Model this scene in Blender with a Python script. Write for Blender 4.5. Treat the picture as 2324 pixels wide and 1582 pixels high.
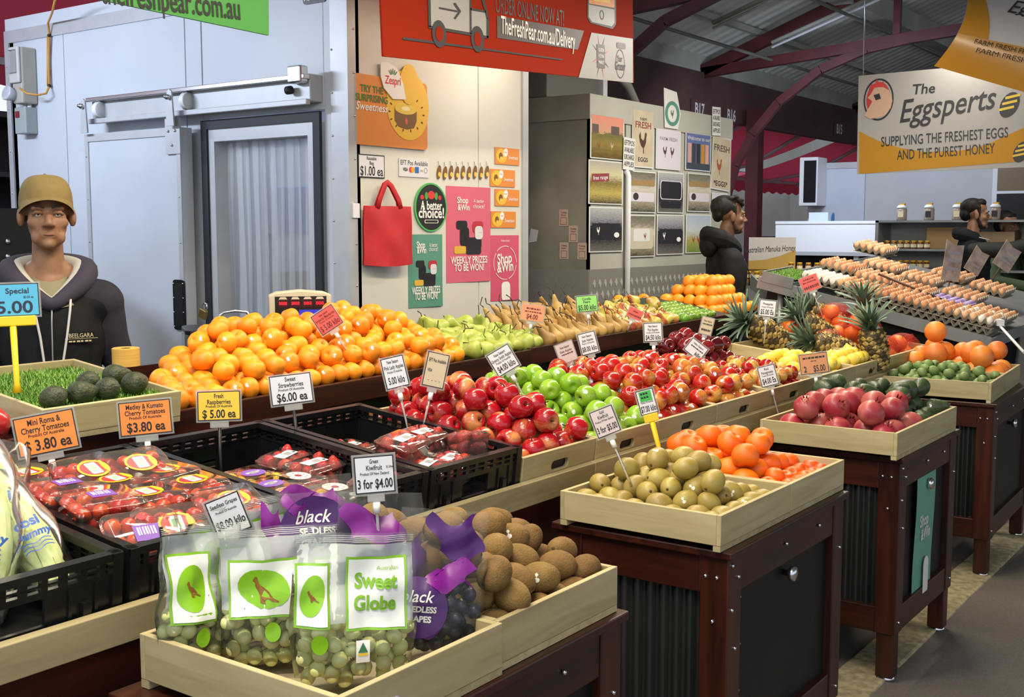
import bpy, bmesh, math, random
import numpy as np
from mathutils import Vector, Matrix, Euler
from math import sin, cos, pi, radians as R

for o in list(bpy.data.objects): bpy.data.objects.remove(o, do_unlink=True)
SC = bpy.context.scene
COL = SC.collection

# ------------------------------------------------------------------ camera, world, lights, exposure
FPX, CX, CY, EYE = 2600.0, 1162.0, 791.0, 1.55          # focal length and centre in pixels of a 2324 x 1582 frame
PITCH, YAW = math.atan(268 / FPX), R(35.84)
FW = Vector((cos(YAW) * cos(PITCH), sin(YAW) * cos(PITCH), -sin(PITCH)))
RT = Vector((sin(YAW), -cos(YAW), 0))
UP = RT.cross(FW)
CAM = Vector((0, 0, EYE))
cam_data = bpy.data.cameras.new('camera')
cam_data.sensor_width = 36.0
cam_data.lens = 36.0 * FPX / 2324.0
cam_data.clip_end = 200
cam = bpy.data.objects.new('camera', cam_data)
COL.objects.link(cam)
cam.location = CAM
cam.rotation_euler = FW.to_track_quat('-Z', 'Y').to_euler()
SC.camera = cam

w = bpy.data.worlds.new('world'); SC.world = w; w.use_nodes = True
bg = w.node_tree.nodes['Background']
bg.inputs[0].default_value = (0.80, 0.88, 1.0, 1); bg.inputs[1].default_value = 1.12

def area(name, loc, target, sx, sy, watts, col):
    d = bpy.data.lights.new(name, 'AREA'); d.shape = 'RECTANGLE'; d.size = sx; d.size_y = sy
    d.energy = watts; d.color = col
    o = bpy.data.objects.new(name, d); COL.objects.link(o)
    o.location = loc
    o.rotation_euler = (Vector(target) - Vector(loc)).to_track_quat('-Z', 'Y').to_euler()
    return o
WARM, COOL, NEUT = (1.0, 0.86, 0.64), (0.72, 0.82, 1.0), (1.0, 0.93, 0.82)
# twin tube lamps hung over the fruit stall, one over the cool room door, one by the poster wall, the egg stall's own lamps
area('tube_lamp', (1.2, 1.55, 3.0), (1.5, 1.9, 0), 1.2, 0.10, 34, WARM)
area('tube_lamp', (2.3, 2.15, 3.0), (2.3, 2.1, 0), 1.2, 0.10, 40, WARM)
area('tube_lamp', (3.8, 2.15, 3.0), (3.8, 2.1, 0), 1.2, 0.10, 40, WARM)
area('tube_lamp', (5.3, 2.15, 3.0), (5.3, 2.1, 0), 1.2, 0.10, 40, WARM)
area('tube_lamp', (5.2, 3.75, 2.75), (5.1, 3.95, 0), 1.2, 0.10, 10, WARM)
area('tube_lamp', (0.5, 0.9, 3.0), (1.4, 1.5, 0), 1.2, 0.10, 36, WARM)
area('door_lamp', (2.4, 6.4, 2.9), (4.3, 6.0, 1.3), 1.2, 0.12, 60, COOL)
area('cool_room_lamp', (5.1, 5.2, 2.6), (5.1, 5.2, 0), 0.8, 0.2, 20, COOL)
area('egg_lamp', (7.3, 2.7, 3.0), (7.3, 2.9, 0), 1.2, 0.10, 58, NEUT)
area('egg_lamp', (9.3, 2.4, 3.1), (9.3, 2.4, 0), 1.2, 0.10, 34, NEUT)
area('egg_lamp', (10.6, 4.2, 3.0), (12.4, 4.2, 1.0), 1.2, 0.10, 60, COOL)
SC.view_settings.view_transform = 'Standard'
SC.view_settings.look = 'None'
SC.view_settings.gamma = 1.0
SC.view_settings.use_curve_mapping = False
SC.view_settings.exposure = 0.0
cy_ = SC.cycles
cy_.max_bounces = 5; cy_.diffuse_bounces = 3; cy_.glossy_bounces = 3; cy_.transmission_bounces = 4; cy_.transparent_max_bounces = 10
cy_.caustics_reflective = False; cy_.caustics_refractive = False; cy_.adaptive_threshold = 0.04

# ------------------------------------------------------------------ places: a photo pixel turned into a point at a known distance, height or wall
def ray(x, y): return FW + RT * ((x - CX) / FPX) - UP * ((y - CY) / FPX)
def atd(x, y, d): return CAM + ray(x, y) * d
def atz(x, y, z): r = ray(x, y); return CAM + r * ((z - EYE) / r.z)
def atX(x, y, X): r = ray(x, y); return CAM + r * (X / r.x)
def atY(x, y, Y): r = ray(x, y); return CAM + r * (Y / r.y)

# ------------------------------------------------------------------ materials
MATS = {}
def new_mat(name):
    m = bpy.data.materials.new(name); m.use_nodes = True
    nt = m.node_tree
    return m, nt, nt.nodes['Principled BSDF']
def rgb(c): return (c[0], c[1], c[2], 1.0)
def S(h):
    """sRGB hex to linear"""
    v = [int(h[i:i + 2], 16) / 255 for i in (0, 2, 4)]
    return tuple(x / 12.92 if x <= 0.04045 else ((x + 0.055) / 1.055) ** 2.4 for x in v)
def mat(name, col, rough=0.5, metal=0.0, col2=None, scale=8.0, stretch=(1, 1, 1), detail=4.0, bump=0.0, bscale=None,
        spec=0.5, rnd=0.0, ramp=(0.35, 0.65), coat=0.0, emit=0.0, sss=0.0, rough2=None):
    """plain procedural material: base colour, optional second colour by noise, per-object variation and fine relief"""
    if name in MATS: return MATS[name]
    m, nt, b = new_mat(name); N, L = nt.nodes, nt.links
    if isinstance(col, str): col = S(col)
    if isinstance(col2, str): col2 = S(col2)
    b.inputs['Base Color'].default_value = rgb(col)
    b.inputs['Roughness'].default_value = rough
    b.inputs['Metallic'].default_value = metal
    b.inputs['Specular IOR Level'].default_value = spec
    if coat: b.inputs['Coat Weight'].default_value = coat; b.inputs['Coat Roughness'].default_value = 0.08
    if sss:
        b.inputs['Subsurface Weight'].default_value = sss; b.inputs['Subsurface Scale'].default_value = 0.01
    src = None
    if col2 is not None or bump:
        tc = N.new('ShaderNodeTexCoord'); mp = N.new('ShaderNodeMapping'); mp.inputs['Scale'].default_value = stretch
        L.new(tc.outputs['Object'], mp.inputs[0])
        if rnd:
            oi = N.new('ShaderNodeObjectInfo'); cm = N.new('ShaderNodeVectorMath'); cm.operation = 'SCALE'
            cm.inputs[0].default_value = (7, 11, 13); L.new(oi.outputs['Random'], cm.inputs['Scale']); L.new(cm.outputs[0], mp.inputs['Location'])
    if col2 is not None:
        nz = N.new('ShaderNodeTexNoise'); nz.inputs['Scale'].default_value = scale; nz.inputs['Detail'].default_value = detail
        L.new(mp.outputs[0], nz.inputs['Vector'])
        cr = N.new('ShaderNodeValToRGB'); cr.color_ramp.elements[0].position = ramp[0]; cr.color_ramp.elements[1].position = ramp[1]
        cr.color_ramp.elements[0].color = rgb(col); cr.color_ramp.elements[1].color = rgb(col2)
        L.new(nz.outputs['Fac'], cr.inputs[0]); src = cr.outputs[0]
        if rough2 is not None:
            mr = N.new('ShaderNodeMapRange'); mr.inputs['To Min'].default_value = rough; mr.inputs['To Max'].default_value = rough2
            L.new(nz.outputs['Fac'], mr.inputs['Value']); L.new(mr.outputs[0], b.inputs['Roughness'])
    if rnd:
        oi2 = N.new('ShaderNodeObjectInfo'); hs = N.new('ShaderNodeHueSaturation')
        mr = N.new('ShaderNodeMapRange'); mr.inputs['To Min'].default_value = 1 - rnd; mr.inputs['To Max'].default_value = 1 + rnd * 0.6
        L.new(oi2.outputs['Random'], mr.inputs['Value']); L.new(mr.outputs[0], hs.inputs['Value'])
        mr2 = N.new('ShaderNodeMapRange'); mr2.inputs['To Min'].default_value = 0.5 - rnd * 0.05; mr2.inputs['To Max'].default_value = 0.5 + rnd * 0.05
        L.new(oi2.outputs['Random'], mr2.inputs['Value']); L.new(mr2.outputs[0], hs.inputs['Hue'])
        if src: L.new(src, hs.inputs['Color'])
        else: hs.inputs['Color'].default_value = rgb(col)
        src = hs.outputs[0]
    if src: L.new(src, b.inputs['Base Color'])
    if bump:
        nb = N.new('ShaderNodeTexNoise'); nb.inputs['Scale'].default_value = bscale or scale * 6; nb.inputs['Detail'].default_value = 3
        L.new(mp.outputs[0], nb.inputs['Vector'])
        bp = N.new('ShaderNodeBump'); bp.inputs['Strength'].default_value = bump; bp.inputs['Distance'].default_value = 0.004
        L.new(nb.outputs['Fac'], bp.inputs['Height']); L.new(bp.outputs[0], b.inputs['Normal'])
    if emit:
        b.inputs['Emission Color'].default_value = rgb(col); b.inputs['Emission Strength'].default_value = emit
    MATS[name] = m
    return m
def plastic_film(name, col=(1, 1, 1), clear=0.85, rough=0.08, bump=0.0, bscale=30, ior=1.45, dif=0.55):
    """thin clear plastic: mostly see-through with a glossy, Fresnel-weighted skin"""
    if name in MATS: return MATS[name]
    m, nt, b = new_mat(name); N, L = nt.nodes, nt.links
    N.remove(b); out = N['Material Output']
    tr = N.new('ShaderNodeBsdfTransparent'); tr.inputs[0].default_value = rgb(col)
    d1 = N.new('ShaderNodeBsdfTranslucent'); d1.inputs[0].default_value = (0.9, 0.9, 0.9, 1)
    d2 = N.new('ShaderNodeBsdfDiffuse'); d2.inputs[0].default_value = (0.90, 0.93, 0.89, 1)
    df = N.new('ShaderNodeMixShader'); df.inputs[0].default_value = dif
    L.new(d1.outputs[0], df.inputs[1]); L.new(d2.outputs[0], df.inputs[2])
    gl = N.new('ShaderNodeBsdfGlossy'); gl.inputs['Roughness'].default_value = rough
    fr = N.new('ShaderNodeFresnel'); fr.inputs['IOR'].default_value = ior
    m1 = N.new('ShaderNodeMixShader'); m1.inputs[0].default_value = clear
    L.new(df.outputs[0], m1.inputs[1]); L.new(tr.outputs[0], m1.inputs[2])
    m2 = N.new('ShaderNodeMixShader')
    L.new(fr.outputs[0], m2.inputs[0]); L.new(m1.outputs[0], m2.inputs[1]); L.new(gl.outputs[0], m2.inputs[2])
    L.new(m2.outputs[0], out.inputs[0])
    if bump:
        tc = N.new('ShaderNodeTexCoord'); nb = N.new('ShaderNodeTexNoise'); nb.inputs['Scale'].default_value = bscale; nb.inputs['Detail'].default_value = 2
        L.new(tc.outputs['Object'], nb.inputs['Vector'])
        bp = N.new('ShaderNodeBump'); bp.inputs['Strength'].default_value = bump; bp.inputs['Distance'].default_value = 0.01
        L.new(nb.outputs['Fac'], bp.inputs['Height']); L.new(bp.outputs[0], gl.inputs['Normal']); L.new(bp.outputs[0], fr.inputs['Normal'])
    MATS[name] = m
    return m
def blush(name, base, red, streak=6.0, lo=0.40, hi=0.62, rough=0.22, rnd=0.12, coat=0.3, freckle=None):
    """apple / pear / pomegranate skin: ground colour with a one-sided blush, fine streaks from pole to pole"""
    if name in MATS: return MATS[name]
    m, nt, b = new_mat(name); N, L = nt.nodes, nt.links
    base = S(base) if isinstance(base, str) else base; red = S(red) if isinstance(red, str) else red
    tc = N.new('ShaderNodeTexCoord'); oi = N.new('ShaderNodeObjectInfo')
    sc = N.new('ShaderNodeVectorMath'); sc.operation = 'SCALE'; sc.inputs[0].default_value = (9, 5, 7); L.new(oi.outputs['Random'], sc.inputs['Scale'])
    mp = N.new('ShaderNodeMapping'); mp.inputs['Scale'].default_value = (16, 16, 10); L.new(tc.outputs['Object'], mp.inputs[0]); L.new(sc.outputs[0], mp.inputs['Location'])
    n1 = N.new('ShaderNodeTexNoise'); n1.inputs['Scale'].default_value = 1.0; n1.inputs['Detail'].default_value = 1.0; L.new(mp.outputs[0], n1.inputs['Vector'])
    mp2 = N.new('ShaderNodeMapping'); mp2.inputs['Scale'].default_value = (260, 260, 18); L.new(tc.outputs['Object'], mp2.inputs[0])
    n2 = N.new('ShaderNodeTexNoise'); n2.inputs['Scale'].default_value = 1.0; n2.inputs['Detail'].default_value = 2.0; L.new(mp2.outputs[0], n2.inputs['Vector'])
    ad = N.new('ShaderNodeMath'); ad.operation = 'MULTIPLY_ADD'; ad.inputs[1].default_value = streak * 0.03; L.new(n2.outputs['Fac'], ad.inputs[0]); L.new(n1.outputs['Fac'], ad.inputs[2])
    sb = N.new('ShaderNodeMath'); sb.operation = 'SUBTRACT'; L.new(ad.outputs[0], sb.inputs[0]); sb.inputs[1].default_value = streak * 0.015
    cr = N.new('ShaderNodeValToRGB'); cr.color_ramp.elements[0].position = lo; cr.color_ramp.elements[1].position = hi
    cr.color_ramp.elements[0].color = rgb(base); cr.color_ramp.elements[1].color = rgb(red)
    L.new(sb.outputs[0], cr.inputs[0])
    hs = N.new('ShaderNodeHueSaturation'); mr = N.new('ShaderNodeMapRange'); mr.inputs['To Min'].default_value = 1 - rnd; mr.inputs['To Max'].default_value = 1 + rnd
    L.new(oi.outputs['Random'], mr.inputs['Value']); L.new(mr.outputs[0], hs.inputs['Value']); L.new(cr.outputs[0], hs.inputs['Color'])
    L.new(hs.outputs[0], b.inputs['Base Color'])
    b.inputs['Roughness'].default_value = rough
    b.inputs['Coat Weight'].default_value = coat; b.inputs['Coat Roughness'].default_value = 0.12
    MATS[name] = m
    return m

# ------------------------------------------------------------------ mesh building
class MB:
    def __init__(s): s.v = []; s.f = []; s.m = []; s.s = []
    def add(s, vs, fs, mi=0, smooth=False, M=None):
        n = len(s.v)
        s.v += [tuple(M @ Vector(p)) if M else tuple(p) for p in vs]
        for f in fs: s.f.append(tuple(i + n for i in f)); s.m.append(mi); s.s.append(smooth)
        return s
    def box(s, x0, x1, y0, y1, z0, z1, mi=0, M=None):
        vs = [(x0, y0, z0), (x1, y0, z0), (x1, y1, z0), (x0, y1, z0), (x0, y0, z1), (x1, y0, z1), (x1, y1, z1), (x0, y1, z1)]
        return s.add(vs, [(0, 3, 2, 1), (4, 5, 6, 7), (0, 1, 5, 4), (1, 2, 6, 5), (2, 3, 7, 6), (3, 0, 4, 7)], mi, False, M)
    def tube(s, pts, r, n=8, mi=0, cap=True, M=None, flat=1.0):
        """round bar along a polyline; r a number or one per point"""
        P = [Vector(p) for p in pts]; rs = r if isinstance(r, (list, tuple)) else [r] * len(P)
        vs = []; fs = []; ref = None
        for i, p in enumerate(P):
            t = (P[min(i + 1, len(P) - 1)] - P[max(i - 1, 0)]).normalized()
            if ref is None: ref = Vector((0, 0, 1)) if abs(t.z) < 0.9 else Vector((1, 0, 0))
            a = t.cross(ref).normalized(); b = a.cross(t).normalized(); ref = b
            for k in range(n):
                q = 2 * pi * k / n; vs.append(p + a * (cos(q) * rs[i]) + b * (sin(q) * rs[i] * flat))
        for i in range(len(P) - 1):
            for k in range(n):
                fs.append((i * n + k, i * n + (k + 1) % n, (i + 1) * n + (k + 1) % n, (i + 1) * n + k))
        s.add(vs, fs, mi, True, M)
        if cap:
            m = len(s.v) - len(vs)
            s.f.append(tuple(m + k for k in reversed(range(n)))); s.m.append(mi); s.s.append(False)
            s.f.append(tuple(m + (len(P) - 1) * n + k for k in range(n))); s.m.append(mi); s.s.append(False)
        return s
    def lathe(s, prof, n=16, mi=0, M=None, wob=None, smooth=True):
        """profile of (radius, z) turned round z; wob(angle, z) scales the radius"""
        vs = []; fs = []; rings = []
        for r, z in prof:
            if r < 1e-6: rings.append([len(vs)]); vs.append((0, 0, z))
            else:
                rings.append(list(range(len(vs), len(vs) + n)))
                for k in range(n):
                    q = 2 * pi * k / n; rr = r * (wob(q, z) if wob else 1); vs.append((rr * cos(q), rr * sin(q), z))
        for a, b in zip(rings, rings[1:]):
            for k in range(n):
                i, j = k, (k + 1) % n
                if len(a) == 1 and len(b) == 1: continue
                if len(a) == 1: fs.append((a[0], b[i], b[j]))
                elif len(b) == 1: fs.append((a[i], b[0], a[j]))
                else: fs.append((a[i], b[i], b[j], a[j]))
        return s.add(vs, fs, mi, smooth, M)
    def ball(s, c, r, n=12, m=8, mi=0, M=None):
        rx, ry, rz = r if isinstance(r, (tuple, list)) else (r, r, r)
        T = Matrix.Translation(c) @ Matrix.Diagonal((rx, ry, rz, 1))
        return s.lathe([(sin(pi * i / m), cos(pi * i / m)) for i in range(m + 1)], n, mi, (M @ T) if M else T)
    def prism(s, pts, z0, z1, mi=0, M=None):
        """outline in x, y pulled from z0 to z1"""
        n = len(pts)
        vs = [(x, y, z0) for x, y in pts] + [(x, y, z1) for x, y in pts]
        fs = [tuple(reversed(range(n))), tuple(range(n, 2 * n))] + [(i, (i + 1) % n, n + (i + 1) % n, n + i) for i in range(n)]
        return s.add(vs, fs, mi, False, M)
    def sheet(s, fn, nu, nv, mi=0, M=None, smooth=True, closed=False):
        vs = [fn(i / nu, j / nv) for j in range(nv + 1) for i in range(nu + (0 if closed else 1))]
        w = nu if closed else nu + 1
        fs = [(j * w + i, j * w + (i + 1) % w, (j + 1) * w + (i + 1) % w, (j + 1) * w + i) for j in range(nv) for i in range(nu)]
        return s.add(vs, fs, mi, smooth, M)
    def mesh(s, name, mats):
        me = bpy.data.meshes.new(name); me.from_pydata(s.v, [], s.f)
        for m in (mats if isinstance(mats, (list, tuple)) else [mats]): me.materials.append(m)
        me.polygons.foreach_set('material_index', s.m); me.polygons.foreach_set('use_smooth', s.s)
        me.update(); return me
def link(name, data, parent=None, M=None):
    o = bpy.data.objects.new(name, data); COL.objects.link(o)
    if parent is not None: o.parent = parent
    if M is not None: o.matrix_local = M
    return o
def tag(o, label=None, cat=None, group=None, kind=None):
    if label: o['label'] = label
    if cat: o['category'] = cat
    if group: o['group'] = group
    if kind: o['kind'] = kind
    return o
def bevel(o, wdt, seg=2):
    md = o.modifiers.new('bevel', 'BEVEL'); md.width = wdt; md.segments = seg; md.limit_method = 'ANGLE'; md.angle_limit = R(40)
    return o
def ob(name, mb, mats, parent=None, M=None, bev=0): 
    o = link(name, mb.mesh(name, mats), parent, M)
    if bev: bevel(o, bev)
    return o
def empty(name, M=None, label=None, cat=None, group=None, kind=None):
    o = link(name, None, None, M); o.empty_display_size = 0.1
    return tag(o, label, cat, group, kind)
def T(x, y, z): return Matrix.Translation((x, y, z))
def RX(a): return Matrix.Rotation(a, 4, 'X')
def RY(a): return Matrix.Rotation(a, 4, 'Y')
def RZ(a): return Matrix.Rotation(a, 4, 'Z')
def SCL(a, b=None, c=None): return Matrix.Diagonal((a, b if b is not None else a, c if c is not None else a, 1))
def box(name, x0, x1, y0, y1, z0, z1, m, parent=None, bev=0.0, M=None):
    """a box whose origin is its own centre, so copies and textures behave"""
    cx, cy, cz = (x0 + x1) / 2, (y0 + y1) / 2, (z0 + z1) / 2
    b = MB().box(x0 - cx, x1 - cx, y0 - cy, y1 - cy, z0 - cz, z1 - cz)
    L = T(cx, cy, cz)
    return ob(name, b, m, parent, (M @ L) if M else L, bev)
def copy_tree(o, parent=None, M=None):
    c = o.copy(); COL.objects.link(c); c.parent = parent
    if M is not None: c.matrix_local = M
    for ch in KIDS.get(o.name, ()) if o.name in KIDS else o.children:
        copy_tree(ch, c)
    return c
KIDS = {}
def frame(o, right, up):
    """matrix for a flat panel: local x = right, y = up, z = towards the viewer"""
    r = Vector(right).normalized(); u = Vector(up).normalized(); n = r.cross(u).normalized(); u = n.cross(r)
    return Matrix(((r.x, u.x, n.x, o[0]), (r.y, u.y, n.y, o[1]), (r.z, u.z, n.z, o[2]), (0, 0, 0, 1)))
def cat_rom(pts, k=4):
    """smooth a profile"""
    out = []
    P = [pts[0]] + list(pts) + [pts[-1]]
    for i in range(1, len(P) - 2):
        for j in range(k):
            t = j / k; a, b, c, d = P[i - 1], P[i], P[i + 1], P[i + 2]
            out.append(tuple(0.5 * (2 * b[q] + (c[q] - a[q]) * t + (2 * a[q] - 5 * b[q] + 4 * c[q] - d[q]) * t * t + (3 * b[q] - a[q] - 3 * c[q] + d[q]) * t ** 3) for q in range(2)))
    out.append(pts[-1])
    return [(max(0.0, r), z) for r, z in out]
def rrect(w_, h_, r, n=4, cx=0, cy=0):
    """rounded rectangle outline, counter-clockwise"""
    p = []
    for sx, sy, a0 in ((1, 1, 0), (-1, 1, 90), (-1, -1, 180), (1, -1, 270)):
        for k in range(n + 1):
            a = R(a0 + 90 * k / n); p.append((cx + sx * (w_ / 2 - r) + r * cos(a), cy + sy * (h_ / 2 - r) + r * sin(a)))
    return p
def oval(rx, ry, n=24, cx=0, cy=0, rot=0):
    return [(cx + rx * cos(2 * pi * k / n) * cos(rot) - ry * sin(2 * pi * k / n) * sin(rot), cy + rx * cos(2 * pi * k / n) * sin(rot) + ry * sin(2 * pi * k / n) * cos(rot)) for k in range(n)]

# ------------------------------------------------------------------ lettering and flat print on a panel (collected, turned into meshes at the end)
TEXTS = []
def text(parent, s, x, y, h, m, z=0.002, bold=0.0, sx=1.0, shear=0.0, rot=0.0, align='CENTER', name='lettering', fit=None, curve=None):
    """one line of lettering, h = cap height, centred on (x, y) of the parent panel; fit = width it must fill"""
    TEXTS.append((parent, s, x, y, h, m, z, bold, sx, shear, rot, align, name, fit, curve))
def flush_texts():
    objs = []
    for t in TEXTS:
        c = bpy.data.curves.new('t', 'FONT'); c.body = t[1]; c.size = t[4] / 0.69; c.shear = t[9]; c.offset = t[7] * t[4]
        c.resolution_u = 3; c.fill_mode = 'FRONT' if False else 'BOTH'
        o = bpy.data.objects.new('t', c); COL.objects.link(o); objs.append(o)
    bpy.context.view_layer.update()
    dg = bpy.context.evaluated_depsgraph_get()
    groups = {}
    for o, t in zip(objs, TEXTS):
        me = bpy.data.meshes.new_from_object(o.evaluated_get(dg))
        parent, s, x, y, h, m, z, bold, sx, shear, rot, align, name, fit, curve = t
        vs = [v.co.copy() for v in me.vertices]; fs = [tuple(p.vertices) for p in me.polygons]
        bpy.data.meshes.remove(me)
        if not vs: continue
        x0 = min(v.x for v in vs); x1 = max(v.x for v in vs)
        k = sx if fit is None else fit / max(1e-6, x1 - x0)
        off = {'CENTER': (x0 + x1) / 2, 'LEFT': x0, 'RIGHT': x1}[align]
        ca, sa = cos(rot), sin(rot); out = []
        for v in vs:
            px, py = (v.x - off) * k, v.y - h / 2
            qx, qy = x + px * ca - py * sa, y + px * sa + py * ca
            out.append((qx, qy, z + (curve(qx, qy) if curve else 0)))
        mb = groups.setdefault((parent.name, m.name, name), (MB(), parent, m, name))[0]
        mb.add(out, fs)
    for mb, parent, m, name in groups.values(): ob(name, mb, m, parent)
    for o in objs:
        c = o.data; bpy.data.objects.remove(o); bpy.data.curves.remove(c)
def shape(parent, pts, m, z=0.0015, name='print', t=None):
    """flat printed shape on a panel"""
    b = MB()
    if t: b.prism(pts, z, z + t)
    else: b.add([(x, y, z) for x, y in pts], [tuple(range(len(pts)))])
    return ob(name, b, m, parent)
def ring_shape(parent, outer, inner, m, z=0.0016, name='border'):
    n = len(outer); b = MB()
    b.add([(x, y, z) for x, y in outer] + [(x, y, z) for x, y in inner], [(i, (i + 1) % n, n + (i + 1) % n, n + i) for i in range(n)])
    return ob(name, b, m, parent)
def panel(name, label, cat, M, w_, h_, t, m, group=None, pts=None, bend=None, kind=None):
    """thin flat thing (sign, poster): local x right, y up, face at z = 0"""
    b = MB()
    if bend:
        n = 10
        b.sheet(lambda u, v: ((u - .5) * w_, (v - .5) * h_, bend((u - .5) * w_, (v - .5) * h_)), 6, n)
        b.sheet(lambda u, v: ((.5 - u) * w_, (v - .5) * h_, bend((.5 - u) * w_, (v - .5) * h_) - t), 6, n)
    else: b.prism(pts or [(-w_ / 2, -h_ / 2), (w_ / 2, -h_ / 2), (w_ / 2, h_ / 2), (-w_ / 2, h_ / 2)], -t, 0)
    return tag(ob(name, b, m, None, M), label, cat, group, kind)

# ------------------------------------------------------------------ piles: fruit dropped one by one onto what lies below
def pack(x0, x1, y0, y1, r, base, top, seed, n_max=400, hexa=True, cand=260, squash=0.94):
    """centres of round things of radius r over a rectangle; base(x, y) = floor height, top(x, y) = highest centre allowed"""
    rng = np.random.RandomState(seed); P = []
    d = 2 * r * 1.01
    if hexa:
        row = 0; y = y0 + r
        while y <= y1 - r + 1e-4:
            x = x0 + r + (r if row % 2 else 0)
            while x <= x1 - r + 1e-4:
                px, py = x + rng.uniform(-.06, .06) * r, y + rng.uniform(-.06, .06) * r
                z = base(px, py) + r
                if z <= top(px, py) + r * .25: P.append((px, py, z))
                x += d
            y += d * .88; row += 1
    tries = 0
    while len(P) < n_max and tries < 60:
        A = np.array(P) if P else np.zeros((0, 3))
        cx = rng.uniform(x0 + r * .8, x1 - r * .8, cand); cy = rng.uniform(y0 + r * .8, y1 - r * .8, cand)
        z = np.array([base(a, b) + r for a, b in zip(cx, cy)])
        if len(A):
            D2 = (cx[:, None] - A[None, :, 0]) ** 2 + (cy[:, None] - A[None, :, 1]) ** 2
            hgt = np.where(D2 < (2 * r) ** 2, A[None, :, 2] + np.sqrt(np.maximum(0, (2 * r) ** 2 - D2)) * squash, -9)
            z = np.maximum(z, hgt.max(1))
        tp = np.array([top(a, b) for a, b in zip(cx, cy)])
        ok = z <= tp
        if not ok.any(): tries += 1; cand = min(900, cand + 60); tries += 4; continue
        score = np.where(ok, z - tp * 0.15, 99); i = int(score.argmin())
        P.append((cx[i], cy[i], z[i]))
    return P

# ------------------------------------------------------------------ shared materials
PW = mat('cool_room_panel_cool_lit', (0.52, 0.55, 0.60), 0.42, col2=(0.56, 0.59, 0.63), scale=1.5, spec=0.4)  # white panel, with the door wall's bluish light put into its colour
PW2 = mat('cool_room_panel_warm_lit', (0.62, 0.62, 0.55), 0.45, col2=(0.68, 0.68, 0.61), scale=1.5)  # same white panel, the poster wall's warm light tinted into the colour
ALU = mat('aluminium', (0.50, 0.51, 0.52), 0.45, 0.25, col2=(0.46, 0.47, 0.49), scale=6)
STEEL = mat('bright_steel', (0.7, 0.7, 0.72), 0.22, 1.0)
GALV = mat('grey_metal', (0.36, 0.37, 0.38), 0.45, 0.6, col2=(0.28, 0.29, 0.3), scale=5)
BLACK = mat('black_plastic', (0.008, 0.008, 0.009), 0.3, col2=(0.012, 0.012, 0.013), scale=20, spec=.4)
BLACKP = mat('black_painted_board', (0.006, 0.006, 0.006), 0.45, spec=.25, col2=(0.010, 0.010, 0.009), scale=6, bump=0.12, bscale=60)
RUBBER = mat('black_rubber', (0.014, 0.015, 0.02), 0.6)
WHITE = mat('white_paint', (0.75, 0.76, 0.78), 0.5)
DKRED = mat('dark_red_steel', S('5a2226'), 0.5, col2=S('481a1e'), scale=3)
BROWN = mat('brown_beam', S('5a3c38'), 0.7, col2=S('4c322f'), scale=2)
def cloth(name, c):
    m, nt, b = new_mat(name); N, L = nt.nodes, nt.links; b.inputs['Base Color'].default_value = rgb(S(c)); b.inputs['Roughness'].default_value = .9
    t = N.new('ShaderNodeBsdfTranslucent'); t.inputs[0].default_value = rgb(S(c)); x = N.new('ShaderNodeMixShader'); x.inputs[0].default_value = .6
    L.new(b.outputs[0], x.inputs[1]); L.new(t.outputs[0], x.inputs[2]); L.new(x.outputs[0], N['Material Output'].inputs[0]); return m
AWN = cloth('red_awning_cloth', '963040'); PINKC = cloth('pink_awning_cloth', 'e86a86')
def wood(name, c1, c2, c3, rough=0.55, ring=9.0, axis=0):
    """boards: stretched grain in two tones with fine pores"""
    if name in MATS: return MATS[name]
    m, nt, b = new_mat(name); N, L = nt.nodes, nt.links
    tc = N.new('ShaderNodeTexCoord'); oi = N.new('ShaderNodeObjectInfo')
    sc = N.new('ShaderNodeVectorMath'); sc.operation = 'SCALE'; sc.inputs[0].default_value = (5, 9, 7); L.new(oi.outputs['Random'], sc.inputs['Scale'])
    mp = N.new('ShaderNodeMapping'); s = [ring * 4] * 3; s[axis] = ring * 0.35; mp.inputs['Scale'].default_value = s
    L.new(tc.outputs['Object'], mp.inputs[0]); L.new(sc.outputs[0], mp.inputs['Location'])
    n1 = N.new('ShaderNodeTexNoise'); n1.inputs['Scale'].default_value = 1.0; n1.inputs['Detail'].default_value = 5; n1.inputs['Distortion'].default_value = 0.6
    L.new(mp.outputs[0], n1.inputs['Vector'])
    cr = N.new('ShaderNodeValToRGB'); e = cr.color_ramp.elements; e[0].position = 0.3; e[1].position = 0.72
    e[0].color = rgb(S(c1)); e[1].color = rgb(S(c3)); k = e.new(0.5); k.color = rgb(S(c2))
    L.new(n1.outputs['Fac'], cr.inputs[0])
    hs = N.new('ShaderNodeHueSaturation'); mr = N.new('ShaderNodeMapRange'); mr.inputs['To Min'].default_value = 0.86; mr.inputs['To Max'].default_value = 1.1
    L.new(oi.outputs['Random'], mr.inputs['Value']); L.new(mr.outputs[0], hs.inputs['Value']); L.new(cr.outputs[0], hs.inputs['Color'])
    L.new(hs.outputs[0], b.inputs['Base Color'])
    bp = N.new('ShaderNodeBump'); bp.inputs['Strength'].default_value = 0.25; bp.inputs['Distance'].default_value = 0.002
    L.new(n1.outputs['Fac'], bp.inputs['Height']); L.new(bp.outputs[0], b.inputs['Normal'])
    b.inputs['Roughness'].default_value = rough
    MATS[name] = m
    return m
PINE = wood('raw_pine', 'a6966c', 'b5a67a', 'c0b287', 0.65)
PINEY = wood('raw_pine_across', 'a6966c', 'b5a67a', 'c0b287', 0.65, axis=1)
PINEG = wood('grey_pine', 'ae9f80', 'b9ab8a', 'c4b797', 0.7)
MAHO = wood('mahogany', '220e08', '36160c', '482012', 0.36, ring=6)
MAHOY = wood('mahogany_across', '220e08', '36160c', '482012', 0.36, ring=6, axis=1)
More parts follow.
